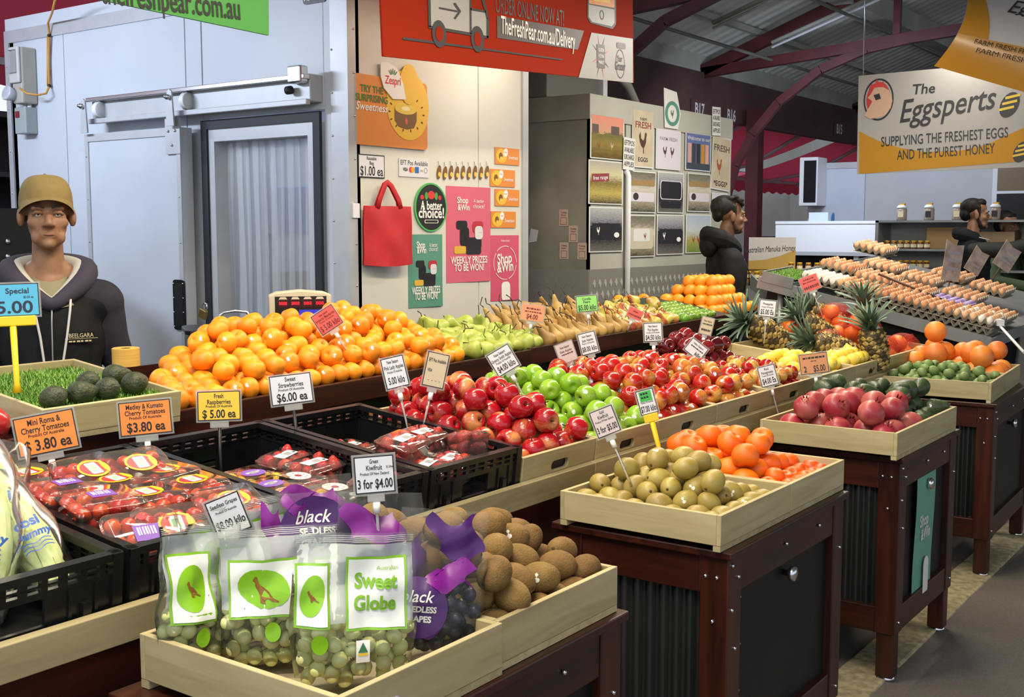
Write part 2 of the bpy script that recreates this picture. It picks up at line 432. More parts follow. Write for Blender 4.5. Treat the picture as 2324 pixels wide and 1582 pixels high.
MAHOZ = wood('mahogany_upright', '240f08', '3a180d', '4c2213', 0.36, ring=6, axis=2)
GREENB = mat('dark_green_board', S('16241b'), 0.55, col2=S('1d2d22'), scale=4, bump=0.1)

# ------------------------------------------------------------------ floor and kerb
def asphalt():
    m, nt, b = new_mat('asphalt'); N, L = nt.nodes, nt.links
    tc = N.new('ShaderNodeTexCoord')
    n1 = N.new('ShaderNodeTexNoise'); n1.inputs['Scale'].default_value = 1.1; n1.inputs['Detail'].default_value = 5; L.new(tc.outputs['Object'], n1.inputs['Vector'])
    n2 = N.new('ShaderNodeTexNoise'); n2.inputs['Scale'].default_value = 120; n2.inputs['Detail'].default_value = 3; L.new(tc.outputs['Object'], n2.inputs['Vector'])
    cr = N.new('ShaderNodeValToRGB'); cr.color_ramp.elements[0].color = rgb(S('57524d')); cr.color_ramp.elements[1].color = rgb(S('77706a'))
    L.new(n1.outputs['Fac'], cr.inputs[0])
    mx = N.new('ShaderNodeMix'); mx.data_type = 'RGBA'; mx.blend_type = 'OVERLAY'; mx.inputs[0].default_value = 0.6
    L.new(cr.outputs[0], mx.inputs[6]); L.new(n2.outputs['Color'], mx.inputs[7]); L.new(mx.outputs[2], b.inputs['Base Color'])
    b.inputs['Roughness'].default_value = 0.8
    bp = N.new('ShaderNodeBump'); bp.inputs['Strength'].default_value = 0.4; bp.inputs['Distance'].default_value = 0.004; L.new(n2.outputs['Fac'], bp.inputs['Height']); L.new(bp.outputs[0], b.inputs['Normal'])
    return m
tag(box('floor', -6, 34, -9, 16, -0.1, 0, asphalt()), kind='structure')
KERB = mat('pale_concrete', S('b9ac86'), 0.8, col2=S('8f8468'), scale=30, bump=0.5, bscale=90)
kerb = tag(empty('trim_1'), kind='structure')
for i in range(14): box('kerb_stone', -2 + i * 1.5, -0.51 + i * 1.5, 1.19, 1.36, -0.05, 0.008, KERB, kerb, 0.01)

# ------------------------------------------------------------------ market roof
RP = lambda Y: 3.40 + 0.37 * (6 - abs(Y)) + 0.16                  # height of the roof sheets
ROOF = mat('corrugated_roof', S('dcded4'), 0.55, 0.0, col2=S('cacbc2'), scale=1.2)
ceiling = tag(empty('ceiling'), kind='structure')
for sgn in (1, -1):
    for i in range(16):
        xa = 1 + i * 1.5; b = MB(); n = 32
        pts = [(xa + 1.5 * k / n, (0, .018, .018, 0)[k % 4]) for k in range(n + 1)]
        vs = [(x, 0, RP(0) + dz) for x, dz in pts] + [(x, sgn * 6.6, RP(6.6) + dz) for x, dz in pts]
        b.add(vs, [(k, k + 1, n + 2 + k, n + 1 + k) for k in range(n)])
        ob('roof_sheet', b, ROOF, ceiling)
GREYB = mat('pale_grey_beam', S('b8b7ac'), 0.6, col2=S('a2a196'), scale=2)
for Y in (4.4, 2.6, 0.8): box('purlin_beam', 1, 25, Y - .10, Y + .10, RP(Y) - .24, RP(Y) - .02, GREYB, ceiling)
for Y in (5.4, 3.5, 1.7): box('purlin', 1, 25, Y - .03, Y + .03, RP(Y) - .08, RP(Y) - .02, GREYB, ceiling)
box('eaves_board', 4.5, 25, 6.06, 6.14, 3.33, 3.62, GREYB, ceiling)
for X in (8.6, 12.1, 17.1):
    tr = tag(empty('trim_2', T(X, 0, 0)), kind='structure')
    def bar(name, pts, h, wd=0.05):
        b = MB()
        for (y0, z0), (y1, z1) in zip(pts, pts[1:]):
            v = Vector((0, y1 - y0, z1 - z0)).normalized(); nrm = Vector((0, -v.z, v.y)) * h / 2
            q = [Vector((0, y0, z0)) - nrm, Vector((0, y1, z1)) - nrm, Vector((0, y1, z1)) + nrm, Vector((0, y0, z0)) + nrm]
            b.add([(-wd / 2, p.y, p.z) for p in q] + [(wd / 2, p.y, p.z) for p in q], [(0, 1, 2, 3), (7, 6, 5, 4), (0, 4, 5, 1), (1, 5, 6, 2), (2, 6, 7, 3), (3, 7, 4, 0)])
        ob(name, b, DKRED, tr)
    bar('rafter', [(6.05, 3.36), (0, 5.55)], 0.13, 0.09); bar('rafter', [(-6.05, 3.36), (0, 5.55)], 0.13, 0.09)
    bar('tie_beam', [(6.05, 3.34), (3.0, 3.56), (0, 3.7)], 0.11, 0.09); bar('tie_beam', [(-6.05, 3.34), (-3.0, 3.56), (0, 3.7)], 0.11, 0.09)
    arch = [(5.72, 1.95), (5.62, 2.28), (5.42, 2.62), (5.12, 2.95), (4.65, 3.27), (4.15, 3.44), (3.7, 3.50)]
    bar('arch_brace', arch, 0.09, 0.07); bar('arch_brace', [(-a, b_) for a, b_ in arch], 0.09, 0.07)
    bar('king_post', [(3.85, 3.45), (3.85, 4.1)], 0.07, 0.06); bar('king_post', [(0, 3.65), (0, 5.5)], 0.1, 0.09)
    if X > 9: box('post', .9, 1.06, 5.75, 5.91, 0, 3.0, DKRED, tr)
beam = tag(empty('trim_4'), kind='structure')
for xa, xb in ((4.5, 8.5), (8.7, 12.0), (12.2, 17.0), (17.2, 25)):
    box('side_beam', xa, xb, 5.98, 6.10, 2.83, 3.33, BROWN, beam); box('side_beam', xa, xb, -6.10, -5.98, 2.83, 3.33, BROWN, beam)
PIPE = mat('grey_pipe', S('74736c'), 0.5, 0.3)
for i, (a, b_) in enumerate((((3, 4.15, 3.72), (22.5, 4.15, 3.66)), ((3, 5.2, 3.42), (22.5, 5.2, 3.40)))):
    pp = tag(ob('sprinkler_pipe', MB().tube([a, b_], 0.018, 8), PIPE), ('thin grey pipe running under the roof across the rafters', 'lower grey pipe running just above the dark side beam')[i], 'pipe')
for i, X in enumerate((10.2, 11.6)):
    t = empty('tube_light', T(X, 0, 0), ('unlit tube light nearer the orange sign, under the roof', 'unlit tube light farther along the roof, beside the rafter')[i], 'light', 'unlit tube lights under the roof')
    A, B_ = Vector((0, 5.0, 3.52)), Vector((0, 2.6, 4.30))
    ob('housing', MB().tube([A, B_], 0.035, 6, flat=.6), GREYB, t); ob('tube', MB().tube([A + Vector((0, 0, -.05)), B_ + Vector((0, 0, -.05))], 0.014, 8), WHITE, t)

# letters painted on the side beam
for s, px, py in (('B17', 1588, 248), ('B16', 1660, 262), ('B15', 1905, 293)):
    p = atY(px, py, 5.97); M = frame(p, (1, 0, 0), (0, 0, 1))
    pl = panel('stall_number', 'stall number %s in white on the dark side beam' % s, 'sign', M, .42, .2, .004, BROWN, 'stall numbers on the beam')
    text(pl, s, 0, 0, .13, WHITE, bold=.03, sx=.8)

# ------------------------------------------------------------------ red awnings beyond the beam
def awning(name, label, xa, xb, ya, za, yb, zb, m=AWN, val=.18):
    a = empty(name, T(xa, ya, za), label, 'awning')
    b = MB(); b.sheet(lambda u, v: (u * (xb - xa), v * (yb - ya), v * (zb - za) - .05 * sin(pi * v) + .012 * sin(u * 40)), 24, 8)
    ob('cloth', b, m, a)
    box('front_bar', 0, xb - xa, yb - ya - .03, yb - ya + .03, zb - za - .04, zb - za + .04, ALU, a)
    ob('valance', MB().sheet(lambda u, v: (u * (xb - xa), yb - ya + .04, zb - za - .03 - val * v + .02 * sin(u * 60) * v), 40, 2), m, a)
    ob('roller_box', MB().box(0, xb - xa, -.07, .07, -.03, .09), WHITE, a)
    for f in (.22, .72):
        x = f * (xb - xa); mid = Vector((x + .5, (yb - ya) * .55, (zb - za) * .55 - .16))
        ob('folding_arm', MB().tube([(x, .05, -.1), mid, (x + .1, yb - ya - .05, zb - za - .06)], .028, 6), ALU, a)
    return a
awning('awning', 'dark red awning with silver folding arms beside the number B16', 12.9, 16.9, 6.25, 3.02, 8.2, 2.42)
awning('awning', 'dark red awning farther right behind the hanging egg sign', 17.6, 21.0, 6.25, 3.02, 8.2, 2.42)
awning('awning', 'bright pink sunlit awning edge below the dark red awning', 15.0, 21.5, 9.6, 2.72, 11.0, 2.34, PINKC, .22)
awning('awning', 'dark red awning above the far left end of the cool room', 0.5, 8.0, 7.4, 3.9, 9.4, 3.0)

# ------------------------------------------------------------------ cool room: wall with the sliding door (faces -X), wall with the posters (faces -Y)
XA, YB, HT = 4.37, 4.20, 2.86
YL = atX(20, 260, XA).y                                            # far left end of the door wall
OP0, OP1, OPZ = atX(722, 500, XA).y, atX(483, 500, XA).y, atX(600, 285, XA).z   # door opening
wl = tag(empty('wall_left'), kind='structure')
j1, j2 = atX(147, 200, XA).y, atX(422, 200, XA).y
for a, b_, z0 in ((YL, j1, 0), (j1, j2, 0), (j2, OP1 + .06, 0)): box('wall_panel', XA, XA + .09, b_ + .003, a - .003, z0, HT, PW, wl, .004)
box('wall_panel', XA, XA + .09, OP0 - .06, OP1 + .055, OPZ + .06, HT, PW, wl, .004)
box('wall_panel', XA, XA + .09, YB, OP0 - .06, 0, HT, PW, wl, .004)
box('edge_trim', XA - .012, XA, YL - .05, YL, 0, HT + .01, ALU, wl); box('edge_trim', XA - .012, XA, YB + .11, YL - .05, HT - .07, HT + .01, ALU, wl)
box('edge_trim', XA - .012, XA, YB, YB + .11, 0, HT, ALU, wl)
for i in range(9): ob('rivet', MB().ball((XA - .013, YL - .025, .4 + i * .28), .007, 6, 4), STEEL, wl)
for i in range(10): ob('rivet', MB().ball((XA - .013, YB + .10, .5 + i * .22), .006, 6, 4), STEEL, wl)
wb = tag(empty('wall_back'), kind='structure')
XE = atY(1193, 523, YB).x; jb = atY(1086, 300, YB).x
box('wall_panel', XA, jb - .003, YB, YB + .09, 0, HT, PW2, wb, .004); box('wall_panel', jb + .003, XE, YB, YB + .09, 0, HT, PW2, wb, .004)
box('corner_trim', XA - .012, XA + .05, YB - .012, YB, 0, HT, ALU, wb); box('corner_trim', XE - .045, XE + .012, YB - .012, YB, 0, HT, ALU, wb)
for i in range(10): ob('rivet', MB().ball((XA + .036, YB - .013, .6 + i * .22), .006, 6, 4), STEEL, wb)
wr = tag(empty('wall_inner'), kind='structure')
box('wall_panel', XA, XE, YL - .09, YL, 0, HT, PW, wr); box('wall_panel', XE - .09, XE, YB + .09, YL - .09, 0, HT, PW, wr); box('roof_panel', XA, XE, YB, YL, HT, HT + .09, PW, wr)

# sliding door, rail and rollers
DR0, DR1, DRZ = OP1 + .10, atX(204, 500, XA - .12).y, atX(320, 296, XA - .12).z
door = tag(empty('door_1', T(XA - .13, 0, 0)), kind='structure')
DOORM = mat('door_leaf_grey', (0.50, 0.53, 0.58), 0.42, col2=(0.55, 0.58, 0.62), scale=2)
box('door_leaf', 0, .08, DR0, DR1, .06, DRZ, DOORM, door, .004)
for a in ((DR0, DR0 + .035, .06, DRZ), (DR1 - .035, DR1, .06, DRZ), (DR0 + .035, DR1 - .035, DRZ - .045, DRZ)): box('edge_frame', -.008, .0, a[0], a[1], a[2], a[3], ALU, door)
for i in range(6): ob('rivet', MB().ball((-.01, DR0 + .018, .7 + i * .26), .005, 6, 4), STEEL, door); ob('rivet', MB().ball((-.01, DR1 - .018, .7 + i * .26), .005, 6, 4), STEEL, door)
hp = atX(407, 692, XA - .14); hd = ob('handle', MB().prism(rrect(.10, .29, .02), 0, .012), BLACK, door, frame((-.002, hp.y, hp.z), (0, -1, 0), (0, 0, 1)))
ob('handle_recess', MB().prism(rrect(.072, .25, .01), .0122, .0125), mat('deep_black', (.002, .002, .002), .6), hd)
for i in range(8): ob('screw', MB().ball(((-.042, .042)[i % 2], -.125 + .083 * (i // 2), .013), .005, 6, 4), STEEL, hd)
rail = tag(empty('trim_5', T(XA - .09, 0, 0)), kind='structure')
RZ0 = atX(480, 245, XA - .1).z
box('track', .0, .09, OP0 - .05, DR1 - .02, RZ0 - .01, RZ0 + .13, ALU, rail, .006); box('track_lip', -.045, .0, OP0 - .05, DR1 - .02, RZ0 + .10, RZ0 + .125, STEEL, rail, .004)
box('track_lip', -.03, .0, OP0 - .05, DR1 - .02, RZ0 - .03, RZ0, ALU, rail, .004)
for yy, sc in ((DR1 - .06, 1), (DR0 + .03, 1)):
    rr = tag(link('roller', None, rail, T(-.05, yy, RZ0 + .05)))
    ob('wheel', MB().lathe([(0, -.02), (.045, -.02), (.05, -.012), (.038, 0), (.05, .012), (.045, .02), (0, .02)], 16, M=RX(pi / 2)), WHITE, rr, T(.03, -.07, 0))
    ob('bracket', MB().prism([(-.035, -.14), (.035, -.14), (.02, .05), (0, .065), (-.02, .05)], 0, .01), ALU, rr, frame((-.03, 0, 0), (0, -1, 0), (0, 0, 1)))
    ob('bolt', MB().lathe([(0, 0), (.016, 0), (.016, .03), (.009, .03), (.009, .045), (0, .045)], 6, M=RY(-pi / 2)), STEEL, rr, T(-.03, 0, .02))
box('hanger_plate', -.055, -.045, DR0 - .01, DR0 + .12, DRZ - .15, DRZ + .05, ALU, rail)
for q in ((.03, -.02), (.09, -.02), (.06, -.1)): ob('bolt', MB().ball((-.057, DR0 + q[0], DRZ + q[1]), .009, 6, 4), STEEL, rail)
box('end_stop', -.06, .0, OP0 - .04, OP0 + .06, RZ0 + .08, RZ0 + .17, STEEL, rail, .01); ob('buffer', MB().lathe([(0, 0), (.022, 0), (.022, .03), (0, .03)], 12, M=RX(-pi / 2)), RUBBER, rail, T(-.03, OP0 + .06, RZ0 + .05))
dfm = tag(empty('trim_6', T(XA, 0, 0)), kind='structure')
for k, (m, d, wd) in enumerate(((RUBBER, -.03, .05), (ALU, -.018, .10))):
    o_ = 0 if k else .05
    box('door_frame', d, d + .02 + k * .12, OP1 - (.05 if k else 0), OP1 + (.05 if k == 0 else 0), 0, OPZ + (0 if k else .05), m, dfm)
    box('door_frame', d, d + .02 + k * .12, OP0 - (.05 if k == 0 else 0), OP0 + (.05 if k else 0), 0, OPZ + (0 if k else .05), m, dfm)
    box('door_frame', d, d + .02 + k * .12, OP0 + (.05 if k else 0), OP1 - (.05 if k else 0), OPZ - (.07 if k else 0), OPZ + (.05 if k == 0 else 0), m, dfm)
# strip curtain
cur = empty('strip_curtain', T(XA + .06, 0, 0), 'clear plastic strip curtain hanging in the cool room doorway', 'curtain')
FILM = plastic_film('clear_strip', (.93, .94, 1.0), .62, .14)
random.seed(4)
ns = 11
for i in range(ns):
    y0 = OP0 + .05 + i * (OP1 - OP0 - .10) / ns; wd = (OP1 - OP0) / ns * 1.35; ph = random.random() * 6; dx = (i % 2) * .012
    bow = .02 + .012 * random.random(); sway = random.uniform(-.02, .02)
    ob('strip', MB().sheet(lambda u, v: (dx + bow * sin(pi * u) + .006 * sin(9 * v + ph), y0 + wd * u + sway * v, OPZ - .07 - v * (OPZ - .1)), 6, 8), FILM, cur)
# shelves seen through the curtain
shf = empty('storage_rack', T(5.15, 4.75, 0), 'dark storage rack inside the cool room behind the strip curtain', 'rack')
for sx in (0, .5):
    for sy in (0, .9): box('post', sx, sx + .03, sy, sy + .03, 0, 2.0, GALV, shf)
for z in (.35, .95, 1.5): box('shelf', 0, .53, 0, .93, z, z + .03, GALV, shf)
cols = [('c4472a', 'red'), ('d7dcd6', 'white'), ('3f7a3a', 'green'), ('8a6a45', 'brown'), ('b08d5e', 'tan'), ('3a4a8a', 'blue')]
for i, (z, y) in enumerate(((.38, .05), (.38, .5), (.98, .06), (.98, .52), (1.53, .1), (1.53, .55))):
    b = box('carton', 5.2, 5.6, 4.75 + y, 4.75 + y + .36, z, z + .3, mat('carton_' + cols[i][1], S(cols[i][0]), .7), None, .006)
    tag(b, '%s carton on the %s shelf behind the strip curtain' % (cols[i][1], ('bottom', 'middle', 'top')[i // 2]), 'carton')

# ------------------------------------------------------------------ people: overlapping limbs and features fused into one skin
def blob(name, prims, voxel, mats, parent=None, M=None, smooth=4, fn=None, dents=()):
    """prims: ('e', centre, radii[, rotation]) or ('c', p0, p1, r0, r1); fused by a voxel remesh into one continuous surface"""
    b = MB()
    for p in prims:
        if p[0] == 'e':
            rot = Euler(p[3]).to_matrix().to_4x4() if len(p) > 3 else Matrix.Identity(4)
            b.ball((0, 0, 0), 1, 20, 14, 0, T(*p[1]) @ rot @ SCL(*p[2]))
        else:
            a, c = Vector(p[1]), Vector(p[2]); n = 8
            b.tube([a + (c - a) * (i / n) for i in range(n + 1)], [p[3] + (p[4] - p[3]) * i / n for i in range(n + 1)], 14)
            b.ball(a, p[3], 14, 10); b.ball(c, p[4], 14, 10)
    o = link(name, b.mesh(name, mats), parent, M)
    md = o.modifiers.new('r', 'REMESH'); md.mode = 'VOXEL'; md.voxel_size = voxel; md.use_smooth_shade = True
    sm = o.modifiers.new('s', 'SMOOTH'); sm.iterations = smooth; sm.factor = .5
    bpy.context.view_layer.update()
    me = bpy.data.meshes.new_from_object(o.evaluated_get(bpy.context.evaluated_depsgraph_get()))
    o.modifiers.clear(); old = o.data; o.data = me; bpy.data.meshes.remove(old); me.name = name
    if dents or fn:
        for v in me.vertices:
            for c, r, amt in dents:
                d = (v.co - Vector(c)).length
                if d < r * 2.5: v.co += Vector(amt) * math.exp(-(d / r) ** 2)
            if fn: v.co = fn(v.co)
    for q in me.polygons: q.use_smooth = True
    return o
def head_prims(h, nose=1.0, jaw=1.0):
    x, y, z = h; P = lambda a, b_, c: (x + a, y + b_, z + c)
    L = [('e', P(0, -.015, .045), (.075, .096, .084)), ('e', P(0, .028, -.028), (.064, .064, .086)), ('e', P(0, .036, -.085), (.047 * jaw, .046, .036)), ('e', P(0, .074, -.100), (.021, .018, .018)),
         ('c', P(-.042, .078, .020), P(.042, .078, .020), .012, .012), ('c', P(0, .086, .006), P(0, .110 * nose, -.032), .008, .0125),
         ('c', P(-.024, .083, -.064), P(.024, .083, -.064), .0060, .0060), ('c', P(-.020, .083, -.074), P(.020, .083, -.074), .0065, .0065)]
    for s in (-1, 1):
        L += [('e', P(s * .043, .060, -.028), (.024, .020, .022)), ('e', P(s * .0115, .098 * nose, -.037), (.0095, .010, .008)), ('e', P(s * .083, -.004, -.010), (.012, .020, .035), (0, 0, s * -.45)), ('e', P(s * .034, .050, -.078), (.022, .03, .026))]
    return L
def dents_for(h): x, y, z = h; return [((x + s * .031, y + .090, z + .0), .013, (0, -.011, 0)) for s in (-1, 1)] + [((x, y + .095, z - .0692), .0045, (0, -.003, 0))]
def face_parts(par, h, brow=(.02, .014, .01), iris=(.02, .012, .008), lip=None, gaze=0.0):
    x, y, z = h
    ew = mat('eye_white', (.5, .48, .45), .3); ei = mat('iris_dark', iris, .2); bw = mat('brow_%d' % int(brow[0] * 1000), brow, .8)
    for s in (-1, 1):
        e = ob('eye', MB().ball((0, 0, 0), .0115, 12, 8), ew, par, T(x + s * .031, y + .0745, z)); ob('iris', MB().ball((gaze * .004, .0085, 0), .0052, 10, 6), ei, e)
        ob('eyelid', MB().tube([(x + s * .031 - .016, y + .0785, z - .001), (x + s * .031 - .007, y + .0865, z + .0065), (x + s * .031 + .007, y + .0865, z + .0065), (x + s * .031 + .016, y + .0785, z - .001)], .0062, 6), par['skin_mat_ref'] if False else SKINS[par.name], par)
        ob('eyebrow', MB().tube([(x + s * .012, y + .0915, z + .021), (x + s * .03, y + .092, z + .027), (x + s * .05, y + .078, z + .020)], [.004, .0045, .002], 6, flat=.8), bw, par)
    if lip: ob('lips', MB().tube([(x - .027, y + .0815, z - .0700), (x - .012, y + .0895, z - .0688), (x, y + .0915, z - .0692), (x + .012, y + .0895, z - .0688), (x + .027, y + .0815, z - .0700)], [.0012, .003, .0032, .003, .0012], 6), lip, par)
SKINS = {}
def hand_prims(w_, d, up, s=1.0):
    """palm and five bent fingers starting at wrist w_, pointing along d, back of the hand along up"""
    w_, d, up = Vector(w_), Vector(d).normalized(), Vector(up).normalized(); r = d.cross(up).normalized()
    L = [('e', tuple(w_ + d * .045 * s), (.040 * s, .045 * s, .018 * s), tuple(Matrix((r, d, up)).transposed().to_euler()))]
    for k, (off, ln) in enumerate(((-.030, .062), (-.010, .074), (.010, .070), (.029, .055))):
        a = w_ + d * .080 * s + r * off * s; b_ = a + (d * .55 - up * .20).normalized() * ln * .5 * s; c = b_ + (d * .45 - up * .65).normalized() * ln * .5 * s
        L += [('c', tuple(a), tuple(b_), .0088 * s, .008 * s), ('c', tuple(b_), tuple(c), .008 * s, .007 * s)]
    a = w_ + d * .025 * s - r * .036 * s; b_ = a + (d * .6 - r * .6 - up * .2).normalized() * .035 * s; c = b_ + (d * .9 - r * .1 - up * .3).normalized() * .028 * s
    return L + [('c', tuple(a), tuple(b_), .011 * s, .0095 * s), ('c', tuple(b_), tuple(c), .0095 * s, .008 * s)]
def person(label, M, skin, eye=1.60, arms=None, top=None, legs=None, infl=.012, head_turn=None, build=1.0):
    """figure standing at the origin facing +y; returns its Empty, head centre and the limb list"""
    p = empty('person', M, label, 'person'); SKINS[p.name] = skin
    k = eye / 1.60; h = (0, .015, eye)
    z = lambda v: v * k
    torso = [('e', (0, 0, z(1.19)), (.160 * build, .110, .19)), ('c', (-.135, -.012, z(1.315)), (.135, -.012, z(1.315)), .062, .062), ('c', (-.11, -.02, z(1.335)), (-.04, -.02, z(1.40)), .045, .045), ('c', (.11, -.02, z(1.335)), (.04, -.02, z(1.40)), .045, .045), ('e', (0, .008, z(1.02)), (.15 * build, .112, .17)), ('e', (0, 0, z(.90)), (.158, .115, .12)),
             ('c', (0, -.018, z(1.33)), (0, -.02, z(1.37)), .085, .060)]
    neck = [('c', (0, -.018, z(1.34)), (0, -.002, z(1.53)), .058, .050)]
    arms = arms or [((-.175, -.012, z(1.305)), (-.235, -.03, z(1.03)), (-.215, .10, z(.83))), ((.175, -.012, z(1.305)), (.235, -.03, z(1.03)), (.215, .10, z(.83)))]
    armp = []; hands = []
    for a, b_, c in arms:
        armp += [('c', a, b_, .054, .044), ('c', b_, c, .043, .033)]
        d = (Vector(c) - Vector(b_)).normalized(); hands += hand_prims(Vector(c) + d * .015, d, Vector((0, 0, 1)) if abs(d.z) < .8 else Vector((0, 1, 0)))
    legp = []
    for s in (-1, 1): legp += [('c', (s * .088, 0, z(.88)), (s * .095, .012, z(.48)), .084, .058), ('c', (s * .095, .012, z(.48)), (s * .098, -.01, z(.10)), .056, .040), ('e', (s * .10, .05, z(.045)), (.045, .125, .045))]
    H = head_prims(h)
    bodyo = blob('body', H + neck + torso + armp + hands + legp, .0065, skin, p, smooth=3, dents=dents_for(h))
    grow = lambda L, g: [(q[0], q[1], tuple(v + g for v in q[2])) + q[3:] if q[0] == 'e' else (q[0], q[1], q[2], q[3] + g, q[4] + g) for q in L]
    return p, h, grow, torso, armp, legp, neck
def facing(d): return math.atan2(-d[0], d[1])                      # turn of local +y onto a world direction
BLKC = mat('black_cloth', (.008, .008, .009), .8, spec=.15, col2=(.016, .016, .018), scale=14, bump=.2, bscale=40); NAVY = mat('navy_cloth', S('262231'), .85, col2=S('1d1a27'), scale=18)
TROU = mat('dark_trousers', S('1c1d22'), .85)
def wrinkle(co, a=.006, f=30): return co + Vector((a * sin(f * co.z + 9 * co.x), a * sin(f * .8 * co.z + 14 * co.x) * .8, 0))
# --- the man in the cap behind the bench
SK1 = mat('skin_tan', S('946c50'), .55, col2=S('876144'), scale=30, sss=.0)
gp = Vector((2.29, 3.64, 0)); dirc = Vector((-gp.x, -gp.y, 0))
M = T(*gp) @ RZ(facing(dirc) + R(3))
man, h, grow, torso, armp, legp, neck = person('older man in tan cap, black vest and hooded jumper behind the bench', M, SK1, 1.605)
face_parts(man, h, (.06, .05, .04), lip=mat('lip_brown', S('8a5548'), .5))
WR = mat('skin_crease', S('7a5640'), .7)
for s in (-1, 1): ob('cheek_crease', MB().tube([(s * .022, .100, 1.605 - .036), (s * .034, .092, 1.605 - .058), (s * .036, .084, 1.605 - .080)], .0016, 5), WR, man)
blob('hooded_jumper', [('e', (0, 0, 1.15), (.168, .118, .185))] + [('c', (s * .075, -.012, 1.322), (s * .172, -.012, 1.302), .078, .076) for s in (-1, 1)] + grow(torso[4:6] + armp, .010), .011, NAVY, man, smooth=3, fn=lambda c: wrinkle(c, .003))
blob('vest', [('e', (0, 0, 1.17), (.180, .132, .205))] + grow([torso[4], torso[5]], .020) + [('c', (s * .075, -.012, 1.318), (s * .160, -.012, 1.285), .076, .074) for s in (-1, 1)], .010, BLKC, man, smooth=5, fn=lambda c: wrinkle(c, .0035, 22))
blob('trousers', grow(legp[:2] + legp[3:5] + torso[5:6], .014), .014, TROU, man)
blob('shoes', grow(legp[2:3] + legp[5:6], .010), .012, BLACK, man)
def collar(par, mats, z0, r0, r1, hgt, back=.05, gap=.5, name='hood', cz=-.018):
    """stand-up hood lying round the neck, open at the throat"""
    def f(u, v):
        a = pi / 2 + gap / 2 + (2 * pi - gap) * u; rr = r0 + (r1 - r0) * v; hb = .5 - .5 * sin(a)
        return (rr * 1.12 * cos(a), cz + rr * sin(a) * .92 - back * hb * v, z0 + hgt * (1 - (1 - v) ** 2) * (.55 + .45 * hb) - .09 * (1 - hb) ** 3 * (1 - v))
    return ob(name, MB().sheet(f, 28, 6), mats, par)
HOODM = mat('hood_purple_grey', S('3c3745'), .9); LINE = mat('hood_lining', S('b9b6ad'), .9)
def hoodring(par, m1, m2, zc, R0=.115, tube=.036, name='hood', tilt=.5, drop=.10, cy=-.02):
    ob(name, MB().sheet(lambda u, v: ((R0 * 1.1 + tube * cos(2 * pi * v)) * cos(2 * pi * u), cy + (R0 + tube * cos(2 * pi * v)) * sin(2 * pi * u) * .92 - .012, zc + tube * 1.25 * sin(2 * pi * v) - tilt * max(0, sin(2 * pi * u)) * drop * 2.0 + .03 * max(0, -sin(2 * pi * u))), 36, 12), m1, par)
    ob('lining', MB().sheet(lambda u, v: ((R0 * 1.1 - tube * .72 - .004 * v) * cos(2 * pi * u), cy + (R0 - tube * .72) * sin(2 * pi * u) * .92 - .012, zc + .046 - .075 * v - tilt * max(0, sin(2 * pi * u)) * drop * 2.0 + .03 * max(0, -sin(2 * pi * u))), 36, 3), m2, par)
def vhood(par, m1, m2, z0, k=1.0):
    """hood lying round the neck and running down to a point at the zip"""
    def path(u, r):
        a = 2 * pi * u - pi / 2; f = max(0, sin(a)); return Vector(((r * 1.12) * cos(a) * (1 - .55 * f ** 3), -.012 + r * .95 * sin(a) + .018 * f, z0 - .105 * f ** 1.5 + .02 * max(0, -sin(a))))
    for nm, m, r, th, dz in (('hood', m1, .112, .038, 0), ('lining', m2, .090, .024, .012)):
        pts = [path(i / 40, r) + Vector((0, 0, dz)) for i in range(41)]
        ob(nm, MB().tube(pts, [th * (1 - .45 * max(0, sin(2 * pi * i / 40 - pi / 2)) ** 2) for i in range(41)], 12, cap=False, flat=1.25), m, par)
vhood(man, HOODM, LINE, 1.405)
ob('tee_shirt', MB().sheet(lambda u, v: ((.058 + .050 * v) * cos(2 * pi * u), .004 + (.058 + .056 * v) * sin(2 * pi * u), 1.405 - .088 * v - .03 * max(0, sin(2 * pi * u))), 24, 4), mat('tee_olive', S('8c8466'), .9), man)
CORD = mat('white_cord', S('c4c2c0'), .8)
zy_ = lambda z: .128 + .012 * sin((z - 1.0) * 6)
for s, e_ in ((-1, -.004), (1, .012)): ob('drawstring', MB().tube([(s * .060, .110, 1.315), (s * .056, .126, 1.28), (s * .042, .136, 1.19), (s * .020 + e_, .138, 1.09), (e_, .140, 1.00)], .0045, 6), CORD, man)
ob('zip', MB().tube([(.0, .110, 1.31), (.004, .132, 1.24), (.006, .134, 1.10), (.004, .138, .98)], .003, 5), GALV, man)
pt = ob('chest_badge', MB().box(-.045, .045, -.018, .018, 0, .0008), BLKC, man, frame((-.088, .1235, 1.185), (-1, -.22, 0), (0, .06, 1)))
text(pt, 'BEELGARA', 0, .008, .014, mat('gold_thread', S('c9bf98'), .6), .0035, .01, fit=.082); [shape(pt, [(-.042 + i * .0135, -.015), (-.042 + i * .0135 + (.011, .008)[i % 2], -.015), (-.042 + i * .0135 + (.011, .008)[i % 2], -.0095), (-.042 + i * .0135, -.0095)], MATS['gold_thread'], .003, 'stitching') for i in range(6)]; shape(pt, [(-.055, -.004), (.055, -.004), (.055, -.0025), (-.055, -.0025)], MATS['gold_thread'], .003, 'line')
CAPM = mat('tan_cap', S('8f7a4a'), .85, col2=S('847040'), scale=24)
ex = 1.605
ob('cap_crown', MB().sheet(lambda u, v: ((.0885 * cos(v * pi / 2) ** .5) * cos(2 * pi * u), -.006 + (.112 * cos(v * pi / 2) ** .5) * sin(2 * pi * u) + .012 * v, ex + .036 + .098 * sin(v * pi / 2) ** .85 + (1 - v) * (.022 * sin(2 * pi * u) - .012)), 36, 12), CAPM, man)
